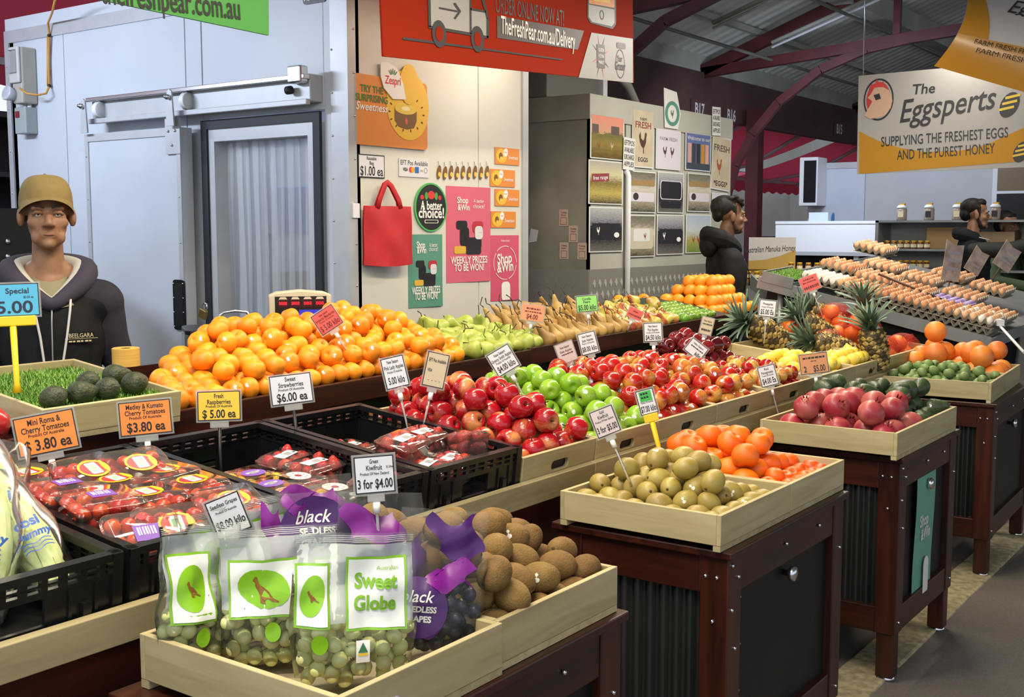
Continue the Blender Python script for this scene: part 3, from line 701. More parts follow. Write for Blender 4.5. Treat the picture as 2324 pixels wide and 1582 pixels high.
ob('cap_brim', MB().sheet(lambda u, v: ((.0865 + .006 * v) * cos(pi * (.04 + .92 * u)), .0 + (.100 + .062 * v * sin(pi * u) ** .7) * sin(pi * (.04 + .92 * u)), ex + .058 - .012 * v - .050 * (1 - sin(pi * u)) * (.4 + .6 * v)), 24, 6), CAPM, man)
ob('cap_button', MB().ball((0, .006, ex + .134), .006, 8, 6), CAPM, man); ob('cap_print', MB().sheet(lambda u, v: ((u * .030 - .05), .084 + .0 * v - .35 * abs(u * .03 - .05) - .55 * (v * .026), ex + .078 + v * .020), 4, 3), mat('cap_print_pink', S('b89a78'), .9), man)
ob('short_hair', MB().sheet(lambda u, v: ((.0785) * cos(pi * (1.02 + .96 * u)), -.012 + .094 * sin(pi * (1.02 + .96 * u)), ex + .035 - .06 * v), 24, 4), mat('grey_hair', S('5a544c'), .9), man)
# --- the hooded young man by the cabin
SK2 = mat('skin_brown', S('7d5840'), .5, col2=S('704d37'), scale=30); HAIRB = mat('black_hair', (.006, .005, .005), .6, spec=.25, col2=(.02, .018, .016), scale=60, stretch=(1, 1, .2), bump=.6, bscale=120)
gp = atd(1652, 490, 7.7); dirc = RT * .97 + FW * .10
M = T(gp.x, gp.y, 0) @ RZ(facing(dirc))
p2, h, grow, torso, armp, legp, neck = person('young man in black hooded top standing by the cabin', M, SK2, gp.z)
face_parts(p2, h, (.01, .008, .006), lip=mat('lip_dark', S('6a4038'), .5))
blob('hooded_top', grow(torso + armp, .026), .013, BLKC, p2, smooth=4, fn=lambda c: wrinkle(c, .006, 24)); blob('trousers', grow(legp[:2] + legp[3:5] + torso[5:6], .016), .014, TROU, p2); blob('shoes', grow(legp[2:3] + legp[5:6], .010), .012, BLACK, p2)
hoodring(p2, BLKC, BLKC, 1.445 * gp.z / 1.6, .104, .050, tilt=.3, drop=.12, cy=-.035); blob('hood_back', [('e', (0, -.13, 1.41 * gp.z / 1.6), (.115, .058, .085)), ('e', (0, -.10, 1.465 * gp.z / 1.6), (.10, .06, .05))], .011, BLKC, p2)
for s in (-1, 1): ob('drawstring', MB().tube([(s * .04, .105, 1.36), (s * .045, .14, 1.27), (s * .04, .145, 1.18)], .004, 6), BLACK, p2)
hr = random.Random(5); q = gp.z
hp = [('e', (0, -.025, q + .060), (.082, .098, .080)), ('e', (0, -.070, q + .008), (.062, .036, .050))] + [('e', (hr.uniform(-.06, .06), hr.uniform(-.09, .085), q + .115 + hr.uniform(-.02, .012)), (.02, .028, .016)) for _ in range(22)] + [('c', (x, .060, q + .105), (x * 1.1, .088, q + .062 + hr.uniform(-.012, .01)), .018, .007) for x in (-.055, -.035, -.015, .005, .025, .045, .06)] + [('c', (s * .074, .025, q + .06), (s * .079, .028, q + .0), .014, .008) for s in (-1, 1)]
blob('hair', hp, .006, HAIRB, p2, smooth=2)
BEARD = mat('stubble', S('2c201a'), .8)
def beard(par, q, m, full):
    L = [('e', (0, .050, q - .094), (.045 + .004 * full, .045, .030)), ('e', (0, .078, q - .104), (.025, .019, .018))] + [('c', (s * .066, .015, q - .03), (s * .050, .045, q - .085), .012, .016) for s in (-1, 1)]
    if full: L += [('c', (-.022, .094, q - .052), (.022, .094, q - .052), .006, .006)]
    return blob('beard', L, .006, m, par, smooth=2)
beard(p2, q, mat('light_stubble', S('4a3326'), .8), 0)
# --- the bearded man reaching across the eggs
SK3 = mat('skin_olive', S('a5785a'), .5, col2=S('956a4e'), scale=30)
gp = atd(2212, 487, 9.6); dirc = RT * .93 - FW * .30
M = T(gp.x, gp.y, 0) @ RZ(facing(dirc))
k = gp.z / 1.6
arms = [((-.175, -.012, 1.305 * k), (-.25, -.06, 1.05 * k), (-.22, .10, .95 * k)), ((.175, .0, 1.315 * k), (.23, .28, 1.33 * k), (.20, .53, 1.41 * k))]
p3, h, grow, torso, armp, legp, neck = person('bearded man in black padded jacket reaching his arm across the eggs', M, SK3, gp.z, arms)
face_parts(p3, h, (.01, .008, .006), lip=mat('lip_dark', S('6a4038'), .5))
def puff(c): return c + Vector((c.x, c.y, 0)).normalized() * (.008 * abs(sin(c.z * 44)))
blob('padded_jacket', grow(torso + armp[:2], .030), .012, BLKC, p3, smooth=4, fn=puff); blob('sleeve', grow(armp[2:], .018), .011, mat('olive_black_cloth', S('1f201c'), .8), p3, smooth=3, fn=lambda c: wrinkle(c, .005, 40))
blob('trousers', grow(legp[:2] + legp[3:5] + torso[5:6], .016), .014, TROU, p3); blob('shoes', grow(legp[2:3] + legp[5:6], .010), .012, BLACK, p3)
hoodring(p3, BLKC, NAVY, 1.425 * k, .110, .045, tilt=.3, drop=.12); ob('white_piping', MB().tube([(-.17, .06, 1.40 * k), (-.10, .13, 1.36 * k), (.0, .158, 1.33 * k)], .004, 5), CORD, p3); ob('white_piping', MB().tube([(.18, .03, 1.42 * k), (.12, .11, 1.40 * k), (.05, .15, 1.35 * k)], .004, 5), CORD, p3)
q = gp.z
blob('hair', [('e', (0, -.022, q + .062), (.081, .097, .078)), ('e', (0, -.070, q + .005), (.068, .048, .060)), ('e', (0, .045, q + .098), (.06, .045, .035))] + [('c', (s * .074, .030, q + .06), (s * .078, .030, q - .01), .014, .009) for s in (-1, 1)], .006, HAIRB, p3, smooth=3)
beard(p3, q, BEARD, 1)
# --- a third worker behind, head bent
gp = atd(2284, 512, 10.4); dirc = RT * .5 - FW * .85
M = T(gp.x, gp.y, 0) @ RZ(facing(dirc)); k = gp.z / 1.6
arms = [((-.175, -.012, 1.305 * k), (-.25, .08, 1.10 * k), (-.10, .30, 1.06 * k)), ((.175, -.012, 1.305 * k), (.25, .08, 1.10 * k), (.12, .30, 1.06 * k))]
p4, h, grow, torso, armp, legp, neck = person('dark-haired worker in green top behind the bearded man', M, SK3, gp.z, arms)
face_parts(p4, h, (.01, .008, .006), lip=MATS['lip_dark'])
blob('green_top', grow(torso + armp, .018), .013, mat('green_cloth', S('4a5a3c'), .85), p4, smooth=3); blob('trousers', grow(legp[:2] + legp[3:5] + torso[5:6], .016), .014, TROU, p4); blob('shoes', grow(legp[2:3] + legp[5:6], .010), .012, BLACK, p4)
q = gp.z; blob('hair', [('e', (0, -.02, q + .060), (.080, .098, .080)), ('e', (0, -.07, q - .0), (.068, .045, .06)), ('e', (0, .05, q + .085), (.06, .04, .03))], .008, HAIRB, p4, smooth=3)

# ------------------------------------------------------------------ wooden trays and crates
def slot_board(L, h, t, slot=True, n=24):
    """front board lying in x (length) and z (height), thickness along y, with an oblong hand hole"""
    b = MB()
    if not slot: return b.box(0, L, 0, t, 0, h)
    sw, sh = .085, .026; cx, cz = L / 2, h * .52
    inner = []; outer = []
    for k in range(n):
        a = 2 * pi * (k + .5) / n; c, s = cos(a), sin(a)
        ix = (sw / 2 - sh / 2) * (1 if c > 0 else -1) + sh / 2 * c; inner.append((cx + ix, cz + sh / 2 * s))
        kx = (L / 2) / abs(c) if abs(c) > 1e-6 else 1e9; kz = (h / 2) / abs(s) if abs(s) > 1e-6 else 1e9
        q = min(kx, kz); outer.append((min(L, max(0, L / 2 + c * q)), min(h, max(0, h / 2 + s * q))))
    # corners: snap the nearest outer point to each corner
    for X, Z in ((0, 0), (L, 0), (L, h), (0, h)):
        i = min(range(n), key=lambda k: (outer[k][0] - X) ** 2 + (outer[k][1] - Z) ** 2); outer[i] = (X, Z)
    vs = [(x, 0, z) for x, z in outer] + [(x, 0, z) for x, z in inner] + [(x, t, z) for x, z in outer] + [(x, t, z) for x, z in inner]
    fs = []
    for i in range(n):
        j = (i + 1) % n
        fs += [(i, j, n + j, n + i), (2 * n + j, 2 * n + i, 3 * n + i, 3 * n + j), (n + i, n + j, 3 * n + j, 3 * n + i), (j, i, 2 * n + i, 2 * n + j)]
    return b.add(vs, fs)
def tray(name, label, M, L, D, h, m=PINE, my=PINEY, slot=False, group='pale wooden trays and crates', t=.012, foot=True):
    """open wooden tray: x 0..L, y 0..D, z 0..h, origin at its front left bottom corner"""
    e = empty(name, M, label, 'tray' if not slot else 'crate', group)
    ob('front_board', slot_board(L, h, t, slot), m, e, None, .0015)
    box('back_board', 0, L, D - t, D, 0, h, m, e, .0015)
    box('side_board', 0, t, t, D - t, 0, h, my, e, .0015); box('side_board', L - t, L, t, D - t, 0, h, my, e, .0015)
    box('base_board', t, L - t, t, D - t, .0, .008, PINEG, e)
    if slot: box('slot_shade_sheet', t, L - t, t + .001, t + .002, .008, h * .9, RUBBER, e)  # dark sheet added behind the hand hole to stand in for shade
    if foot: box('foot_batten', .0, L, .001, .02, -.014, -.0005, my, e); box('foot_batten', 0, L, D - .021, D - .001, -.014, -.0005, my, e)
    return e
# ------------------------------------------------------------------ stands along the aisle
random.seed(2)
CORR = mat('black_corrugated_sheet', (.016, .017, .016), .3, col2=(.022, .023, .022), scale=6)
def stand(label, X0, X1, Y0, Y1, H=.79, rot=0.0, z0=.17, knob=True):
    e = empty('display_stand', T(X0, Y0, 0) @ RZ(rot), label, 'stand', 'mahogany display stands along the aisle')
    W, D = X1 - X0, Y1 - Y0; p = .075
    for x in (0, W - p):
        for y in (0, D - p): box('corner_post', x, x + p, y, y + p, z0, H - .02, MAHOZ, e, .003)
    for y in (.004, D - .034): box('top_rail', p, W - p, y, y + .03, H - .115, H - .02, MAHO, e, .003); box('bottom_rail', p, W - p, y, y + .03, z0, z0 + .09, MAHO, e, .003)
    for x in (.004, W - .034): box('top_rail', x, x + .03, p, D - p, H - .115, H - .02, MAHOY, e, .003); box('bottom_rail', x, x + .03, p, D - p, z0, z0 + .09, MAHOY, e, .003)
    box('top_board', -.012, W + .012, -.012, D + .012, H - .02, H, MAHO, e, .004)
    # corrugated sheet on the end that faces the camera, flat black door towards the aisle
    n = 64
    ob('corrugated_panel', MB().sheet(lambda u, v: (.028 - .011 * cos(u * 2 * pi * 9), p + u * (D - 2 * p), z0 + .09 + v * (H - .205 - z0)), n, 1), CORR, e)
    d = box('door_panel', p, W - p, .022, .032, z0 + .09, H - .115, BLACKP, e)
    if knob:
        ob('knob', MB().lathe([(0, 0), (.008, 0), (.008, .012), (.019, .018), (.022, .026), (.018, .034), (0, .037)], 14, M=RX(pi / 2)), STEEL, d, T(0, -.006, (H - .205 - z0) / 2 - .035))
    for i in range(4): ob('hinge_stud', MB().ball((-(W - 2 * p) / 2 + .03, -.007, .18 - i * .12), .007, 6, 4), STEEL, d)
    ob('hinge_stud', MB().ball(((W - 2 * p) / 2 - .12, -.007, -.22), .008, 6, 4), STEEL, d)
    for x, z in ((.02, H - .04), (.055, H - .075), (.02, H - .15), (W * .45, H - .06), (W * .75, H - .06), (W - .03, H - .16), (.04, H - .25), (.03, z0 + .04), (W - .03, z0 + .04)):
        ob('screw', MB().ball((x, -.001, z), .0055, 6, 4), STEEL, e)
    for y, z in ((.03, H - .07), (.06, H - .07), (.04, H - .18), (D - .04, H - .07)): ob('screw', MB().ball((-.001, y, z), .0055, 6, 4), STEEL, e)
    for x in (p / 2, W - p / 2):
        for y in (p / 2, D - p / 2):
            ft = ob('foot', MB().box(-.03, .03, -.03, .03, .012, z0), MAHOZ, e, T(x, y, 0), .004)
            ob('foot_pad', MB().lathe([(0, 0), (.03, 0), (.034, .006), (.02, .02), (0, .02)], 10), STEEL, ft)
    return e
stand('mahogany stand nearest the camera carrying the grape and brown kiwi trays', 1.10, 1.94, 1.13, 1.60)
s2 = stand('mahogany stand with black corrugated end carrying golden kiwis and mandarins', 2.46, 3.24, 1.14, 1.63)
s3 = stand('mahogany stand with the green poster on its black aisle door', 3.84, 4.53, 1.16, 1.65)
s4 = stand('mahogany stand farthest down the aisle carrying the feijoa tray', 5.30, 6.20, 1.20, 1.70, rot=R(2))
TZ = .805
tray('produce_tray', 'pale tray holding the bagged green grapes in front', T(1.135, 1.125, TZ), .395, .46, .078)
tray('produce_tray', 'pale tray of furry brown kiwifruit behind the grape bags', T(1.532, 1.135, TZ), .40, .455, .078)
tray('produce_tray', 'pale tray of golden smooth kiwifruit on the second stand', T(2.435, 1.150, TZ), .425, .455, .075)
tray('produce_tray', 'pale tray of deep orange mandarins beside the golden kiwis', T(2.862, 1.150, TZ), .40, .455, .075)
tray('produce_tray', 'pale tray of pomegranates and avocados on the third stand', T(3.775, 1.155, TZ), .72, .485, .078)
tray('produce_tray', 'pale tray of small green feijoas on the farthest stand', T(5.285, 1.215, TZ) @ RZ(R(4)), .40, .50, .078)
tray('produce_tray', 'pale tray of grapefruit beside the feijoas', T(5.690, 1.243, TZ) @ RZ(R(4)), .42, .50, .078)

# ------------------------------------------------------------------ main sloping display
SLOPE = R(6.3)
MM = T(0, 1.71, .862) @ RX(SLOPE)                                  # x along the stall, y up the slope, z square to it
disp = empty('main_display', MM, 'long sloping display table with pine lip and mahogany apron', 'table')
box('table_top', .5, 6.1, .0, .64, -.03, -.004, MAHO, disp)
for i in range(5): box('front_lip', .5 + i * 1.12, .5 + i * 1.12 + 1.117, -.022, -.002, -.032, .034, PINE, disp, .002)
box('apron', .5, 6.1, -.012, .012, -.19, -.034, MAHO, disp)
box('lower_panel', .5, 6.1, .03, .05, -.72, -.19, BLACKP, disp)
for x in (.6, 2.0, 3.4, 4.8, 6.0): box('leg', x, x + .08, .05, .13, -.84, -.03, MAHOZ, disp)
for x in (.6, 2.0, 3.4, 4.8, 6.0): box('leg', x, x + .08, .55, .63, -.93, -.03, MAHOZ, disp)
for x in (.9, 1.9, 2.3, 3.5): ob('screw', MB().ball((x, -.013, -.09), .006, 6, 4), STEEL, disp)
def mcrate(label, xa, xb, h=.095): return tray('apple_crate', label, MM @ T(xa, 0, .002), xb - xa, .60, h, slot=True, group='pine crates with hand holes', foot=False)
mcrate('pine crate of red pink-blushed apples beside the strawberries', 2.405, 2.765)
mcrate('pine crate of bright green apples', 2.770, 3.130)
mcrate('pine crate of streaky red and yellow stickered apples after the green ones', 3.135, 3.55)
mcrate('pine crate of red and yellow apples below the dark red ones', 3.555, 4.01)
mcrate('pine crate with small red apples and dark red apples behind', 4.015, 4.47)
mcrate('pine crate of lemons in front of the pineapples', 4.475, 4.93)
mcrate('pine crate at the far end below the pineapples', 4.935, 5.39)
mcrate('pine crate of netted mandarins at the far end of the display', 5.395, 6.05)

# ------------------------------------------------------------------ black crates
def black_crate(label, xa, xb, D=.58, h=.125):
    e = empty('plastic_crate', MM @ T(xa, .004, .004), label, 'crate', 'black plastic crates on the main display')
    L = xb - xa; t = .012
    def wall(name, length, M, window=True):
        b = MB()
        b.box(0, length, 0, .020, h - .014, h)                     # rim
        n = max(4, int(length / .034))
        for z in (h - .024, h - .036):                             # two rows of slots
            b.box(0, length, .004, .014, z - .004, z)
            for k in range(n + 1):
                x = k * length / n; b.box(max(0, x - .006), min(length, x + .006), .004, .014, z, z + .010)
        z1 = h - .040
        if window:
            c0, c1 = length * .36, length * .64; zb, zt = .028, z1 - .008
            b.box(0, c0, .004, .012, 0, z1); b.box(c1, length, .004, .012, 0, z1); b.box(c0, c1, .004, .012, 0, zb); b.box(c0, c1, .004, .012, zt, z1)
        else: b.box(0, length, .004, .012, 0, z1)
        for k in range(1, 8):                                      # ribs and latch blocks
            x = length * k / 8
            if window and .34 < k / 8 < .66: continue
            b.box(x - .003, x + .003, 0, .004, .004, z1 - .004)
        for x in (.0, length - .02): b.box(x, x + .02, -.002, .014, 0, h)
        for x in (.06, length - .08): b.box(x, x + .016, -.006, .004, .02, .052); b.box(x - .004, x + .02, -.008, 0, .018, .024)
        ob(name, b, BLACK, e, M)
    wall('front_wall', L, Matrix.Identity(4)); wall('back_wall', L, T(L, D, 0) @ RZ(pi))
    wall('side_wall', D - .004, T(L, .002, 0) @ RZ(pi / 2), False); wall('side_wall', D - .004, T(0, D - .002, 0) @ RZ(-pi / 2), False)
    box('base', .004, L - .004, .004, D - .004, 0, .006, BLACK, e)
    return e
black_crate('black plastic crate of bagged lettuce at the left edge', .785, 1.190)
black_crate('black plastic crate heaped with cherry tomato punnets', 1.205, 1.610)
black_crate('black plastic crate of mixed tomato and raspberry punnets', 1.620, 2.020)
black_crate('black plastic crate of strawberry punnets beside the apples', 2.030, 2.398)

# ------------------------------------------------------------------ back bench
BANG = math.atan2(.30, 3.95)
MBN = T(1.95, 2.53, 1.05) @ RZ(BANG)                               # bench frame: x along its front edge, y towards the back, z = 0 its top
bench = empty('back_bench', MBN, 'long dark green bench with mahogany edge behind the crates', 'bench')
box('bench_top', -1.1, 4.35, 0.0, .62, -.03, 0, MAHO, bench)
box('edge_strip', -1.1, 1.86, -.022, -.002, -.055, .018, MAHO, bench, .003); box('edge_strip', 1.866, 4.35, -.012, .008, -.05, .022, MAHO, bench, .003)
for i in range(5):
    for r in range(4): box('front_board', -1.1 + i * 1.09, -1.1 + i * 1.09 + 1.084, .03, .05, -.15 - r * .105, -.05 - r * .105, GREENB, bench, .003)
for i in range(6): box('leg', -1.05 + i * 1.05, -1.05 + i * 1.05 + .07, .012, .03, -1.04, -.055, BLACKP, bench)
box('lower_panel', -1.1, 4.35, .06, .075, -1.04, -.5, GREENB, bench)
box('back_rail', -1.1, 4.35, .60, .62, 0, .06, MAHO, bench)
ris = ob('display_riser', MB().add([(-.02, .05, 0), (4.3, .05, 0), (4.3, .52, 0), (.46, .52, 0), (-.02, .05, .004), (4.3, .05, .004), (4.3, .52, .10), (.46, .52, .10)],
         [(0, 3, 2, 1), (4, 5, 6, 7), (0, 1, 5, 4), (1, 2, 6, 5), (2, 3, 7, 6), (3, 0, 4, 7)]), GREENB, bench)

# ------------------------------------------------------------------ fruit kinds: one shared mesh per variant with its parts
rng = random.Random(11)
STEMM = mat('fruit_stem', S('3a2a18'), .7); GSTEM = mat('green_stem', S('5d6b2c'), .7)
STK_W = mat('white_fruit_sticker', S('dfe2e6'), .4, col2=S('4a5ea8'), scale=90, ramp=(.55, .6))
STK_B = mat('blue_fruit_sticker', S('5f7fc4'), .4, col2=S('e3e8f0'), scale=110, ramp=(.45, .5))
def body(prof, r, n=20, seed=0, wob=.03, ribs=0, ribamp=0):
    q = random.Random(seed); a1, a2, p1, p2 = q.uniform(.4, 1) * wob, q.uniform(.3, 1) * wob, q.uniform(0, 6), q.uniform(0, 6)
    f = lambda a, z: 1 + a1 * cos(a + p1) + a2 * cos(2 * a + p2) + (ribamp * cos(ribs * a) if ribs else 0)
    return MB().lathe([(a * r, z * r) for a, z in prof], n, wob=f)
def align(d, spin=0.0):
    """rotation taking local z to direction d"""
    return Vector(d).normalized().to_track_quat('Z', 'Y').to_matrix().to_4x4() @ RZ(spin)
def sticker_mb(r, d, ang=.26, n=10, sq=1.0):
    Rr = r * 1.012
    return MB().lathe([(0, Rr), (Rr * sin(ang * .6), Rr * cos(ang * .6)), (Rr * sin(ang), Rr * cos(ang))], n, M=align(d) @ SCL(1, sq, 1))
class Kind:
    def __init__(s, name, mb, mats, parts=(), face=None): 
        s.name = name; s.mesh = mb.mesh(name, mats); s.parts = [(n, m.mesh(n, mm)) for n, m, mm in parts]; s.face = face
def put(k, M, label, cat, group):
    o = link(k.name, k.mesh, None, M); tag(o, label, cat, group)
    for n, me in k.parts: link(n, me, o)
    return o
SPH = [(sin(pi * i / 10), cos(pi * i / 10)) for i in range(11)]
APPLE = cat_rom([(0, .58), (.09, .60), (.2, .74), (.40, .84), (.64, .78), (.86, .54), (.985, .2), (1.0, -.08), (.93, -.42), (.76, -.72), (.55, -.88), (.38, -.92), (.2, -.84), (.08, -.77), (0, -.76)], 2)
DELIC = cat_rom([(0, .70), (.1, .72), (.22, .88), (.42, 1.0), (.68, .92), (.9, .64), (1.0, .25), (.97, -.15), (.84, -.55), (.66, -.86), (.5, -1.0), (.36, -1.02), (.18, -.92), (0, -.88)], 2)
PEAR = cat_rom([(0, 1.36), (.1, 1.36), (.24, 1.28), (.36, 1.02), (.48, .72), (.68, .38), (.92, .02), (1.0, -.34), (.94, -.66), (.72, -.92), (.42, -1.0), (.18, -.95), (0, -.9)], 2)
BOSC = cat_rom([(0, 1.95), (.07, 1.94), (.17, 1.84), (.27, 1.5), (.37, 1.1), (.54, .66), (.82, .2), (.99, -.25), (.95, -.62), (.72, -.9), (.4, -1.0), (.18, -.95), (0, -.9)], 2)
MAND = cat_rom([(0, .66), (.08, .68), (.2, .76), (.42, .80), (.7, .66), (.92, .36), (1.0, 0), (.93, -.38), (.7, -.66), (.4, -.78), (.15, -.76), (0, -.72)], 2)
KIWI = cat_rom([(0, 1.17), (.12, 1.17), (.3, 1.13), (.62, .92), (.88, .52), (1.0, .05), (.93, -.45), (.7, -.88), (.4, -1.12), (.15, -1.2), (0, -1.2)], 2)
LEMON = cat_rom([(0, 1.38), (.12, 1.34), (.24, 1.14), (.5, .95), (.8, .58), (1.0, .05), (.9, -.5), (.6, -.92), (.3, -1.12), (.1, -1.2), (0, -1.2)], 2)
AVO = cat_rom([(0, 1.45), (.16, 1.42), (.36, 1.25), (.56, .9), (.8, .45), (.98, -.05), (.98, -.45), (.8, -.85), (.45, -1.1), (.18, -1.17), (0, -1.17)], 2)
FEIJ = cat_rom([(0, 1.25), (.15, 1.25), (.45, 1.1), (.8, .7), (1.0, .1), (.93, -.45), (.65, -.95), (.3, -1.2), (0, -1.25)], 2)
EGG = cat_rom([(0, 1.36), (.25, 1.28), (.52, 1.04), (.8, .6), (.97, .12), (1.0, -.2), (.88, -.62), (.62, -.92), (.3, -1.08), (0, -1.12)], 2)
def stem_mb(r, z0, L, rad=.045, bend=.3): return MB().tube([(0, 0, z0 * r), (bend * .3 * r, 0, (z0 + L * .5) * r), (bend * r, bend * .3 * r, (z0 + L) * r)], [rad * r, rad * r * .8, rad * r * 1.2], 5)

def apples(name, m, prof, r, stk=None):
    ks = []
    for i in range(3):
        parts = [('stem', stem_mb(r, .55, .55, .05, (.2, -.15, .3)[i]), STEMM)]
        ks.append(Kind(name, body(prof, r, 20, i + 7), m, parts))
    if stk:
        d = Vector((.8, .1, .45)); ks.append(Kind(name, body(prof, r, 20, 3), m, [('stem', stem_mb(r, .55, .55, .05), STEMM), ('sticker', sticker_mb(r, d, .24, 10, .75), stk)], d))
    return ks
APK = apples('apple', blush('skin_pink_lady', 'cf8a52', 'a3101c', 5, .28, .44, .2), APPLE, .035)
APG = apples('apple', mat('skin_granny', S('7aa51e'), .22, col2=S('92b836'), scale=25, rnd=.14, coat=.3), APPLE, .034, STK_W)
APJ = apples('apple', blush('skin_jazz', 'cf9c40', 'ab1a14', 9, .26, .50, .2), APPLE, .034, STK_B)
APF = apples('apple', blush('skin_gala', 'd3a346', 'ae1f18', 9, .28, .54, .2), APPLE, .034, STK_B)
APS = apples('apple', blush('skin_small_red', 'd3b25a', 'a3161a', 8, .34, .54, .2), APPLE, .030)
APD = apples('apple', blush('skin_dark_red', '7a1a20', '4a0a12', 6, .35, .6, .14), DELIC, .034)
MSK = mat('skin_mandarin', S('f08c12'), .36, col2=S('f5a026'), scale=30, bump=.25, bscale=420, rnd=.12, spec=.4)
def citrus(name, m, prof, r, stk=True, button=GSTEM, wob=.03, ribs=0, ra=0):
    ks = []
    for i in range(3): ks.append(Kind(name, body(prof, r, 24, i + 3, wob, ribs, ra), m, [('stem_button', MB().lathe([(0, .70 * r), (.06 * r, .70 * r), (.09 * r, .66 * r)], 6), button)]))
    if stk:
        d = Vector((.75, 0, .66)); ks.append(Kind(name, body(prof, r, 24, 9, wob, ribs, ra), m, [('sticker', sticker_mb(r * .97, d, .22, 8, .8), STK_W)], d))
    return ks
MAK = citrus('mandarin', MSK, MAND, .0345, ribs=9, ra=.008)
ORK = citrus('orange', mat('skin_orange', S('f29413'), .38, col2=S('f6a62c'), scale=20, bump=.3, bscale=500, rnd=.1), SPH, .040)
MBK = citrus('mandarin', mat('skin_deep_mandarin', S('ef6a0a'), .34, col2=S('f37c14'), scale=20, bump=.3, bscale=420, rnd=.1), MAND, .038, False)
MSM = citrus('mandarin', mat('skin_red_mandarin', S('e8560f'), .3, col2=S('ee6a18'), scale=20, bump=.3, bscale=420, rnd=.1), MAND, .030, False)
NMK = citrus('mandarin', mat('skin_net_mandarin', S('ee6f1c'), .4, col2=S('f3842e'), scale=20, bump=.3, bscale=420, rnd=.1), MAND, .042, False)
GRK = citrus('grapefruit', mat('skin_grapefruit', S('ec8f2f'), .42, col2=S('e07a34'), scale=14, bump=.25, bscale=380, rnd=.12), SPH, .053)
LMK = [Kind('lemon', body(LEMON, .029, 18, i, .04), mat('skin_lemon', S('efcf3f'), .38, col2=S('f2d95a'), scale=20, bump=.2, bscale=400, rnd=.08), [('stem_button', MB().ball((0, 0, -.035), .003, 6, 4), GSTEM)]) for i in range(2)]
LIK = [Kind('lime', body(LEMON, .026, 18, i, .03), mat('skin_lime', S('8aa832'), .3, col2=S('5f8f26'), scale=12, rnd=.25, coat=.2), [('stem_button', MB().ball((0, 0, -.031), .003, 6, 4), GSTEM)]) for i in range(2)]
def pears(m, prof, r, L, sr=.05):
    z = prof[0][1] - .05
    return [Kind('pear', body(prof, r, 18, i + 20, .05), m, [('stem', MB().tube([(0, 0, z * r), (.1 * r * i, 0, (z + L * .5) * r), ((.55 - .5 * i) * r, .2 * r, (z + L) * r)], [sr * r, sr * .8 * r, sr * 1.3 * r], 5), STEMM),
            ('calyx', MB().lathe([(0, -.93 * r), (.1 * r, -.95 * r), (.16 * r, -1.0 * r)], 6), STEMM)]) for i in range(3)]
PGK = pears(mat('skin_green_pear', S('a9b552'), .42, col2=S('97a63f'), scale=40, rnd=.14), PEAR, .038, .9)
PBK = pears(mat('skin_brown_pear', S('9a7436'), .5, col2=S('b08d4a'), scale=30, rnd=.14), BOSC, .039, 1.1, .06)
PCK = pears(blush('skin_red_pear', 'b7ab48', 'a8472e', 2, .44, .62, .35), PEAR, .037, .7)
def kiwis(name, m, r, ln):
    pr = [(a, z * ln) for a, z in KIWI]; nub = [('stem_end', MB().lathe([(0, (1.19 * ln + .03) * r), (.06 * r, (1.17 * ln + .05) * r), (.14 * r, (1.17 * ln) * r), (.2 * r, 1.13 * ln * r)], 7), mat('kiwi_tip', S('4c3a1c'), .8))]
    d = Vector((1, 0, .15)); SK = mat('kiwi_sticker', S('e4e0d2'), .4)
    return [Kind(name, body(pr, r, 18, i, .04), m, nub) for i in range(3)] + [Kind(name, body(pr, r, 18, 5, .02), m, nub + [('sticker', sticker_mb(r, d, .34, 10, .7), SK)], d)]
KBK = kiwis('kiwifruit', mat('skin_brown_kiwi', S('87693d'), .75, col2=S('765a31'), scale=40, bump=.5, bscale=260, rnd=.14, spec=.25), .0300, 1.10)
KGK = kiwis('kiwifruit', mat('skin_gold_kiwi', S('a8944c'), .42, col2=S('95803c'), scale=18, bump=.15, bscale=300, rnd=.12), .0295, 1.0)
AVK = [Kind('avocado', body(AVO, .030, 18, i, .05), mat('skin_avocado', S('3d4426'), .5, col2=S('2c331d'), scale=60, bump=.8, bscale=160, rnd=.15), [('stem_button', MB().ball((0, 0, .0435), .004, 6, 4), STEMM)]) for i in range(2)]
AVG = [Kind('avocado', body(AVO, .037, 18, i, .04), mat('skin_green_avocado', S('3f5230'), .38, col2=S('2f3f26'), scale=50, bump=.4, bscale=200, rnd=.25), [('stem_button', MB().ball((0, 0, .0535), .005, 6, 4), STEMM), ('sticker', sticker_mb(.037, (1, 0, -.2), .2, 8), STK_W)][:1 + i]) for i in range(2)]
crown = MB()
for k in range(6):
    a = 2 * pi * k / 6; crown.add([(.010 * cos(a - .45), .010 * sin(a - .45), .044), (.010 * cos(a + .45), .010 * sin(a + .45), .044), (.016 * cos(a), .016 * sin(a), .060)], [(0, 1, 2), (2, 1, 0)])
POK = [Kind('pomegranate', body([(a, z * .94) for a, z in SPH], .046, 22, i, .03, 6, .012), blush('skin_pomegranate', 'c06a5e', '9a2a38', 3, .30, .56, .42, .16, .08), [('crown', crown, mat('pomegranate_crown', S('8c3a2c'), .6))]) for i in range(2)]
FEK = [Kind('feijoa', body(FEIJ, .022, 14, i, .04), mat('skin_feijoa', S('647f47'), .5, col2=S('7d9556'), scale=30, bump=.2, bscale=200, rnd=.2), [('calyx', MB().lathe([(0, .027), (.005, .027), (.007, .031), (.003, .030)], 6), mat('feijoa_calyx', S('556230'), .7))]) for i in range(2)]
CAMD = lambda p: (CAM - Vector(p)).normalized()
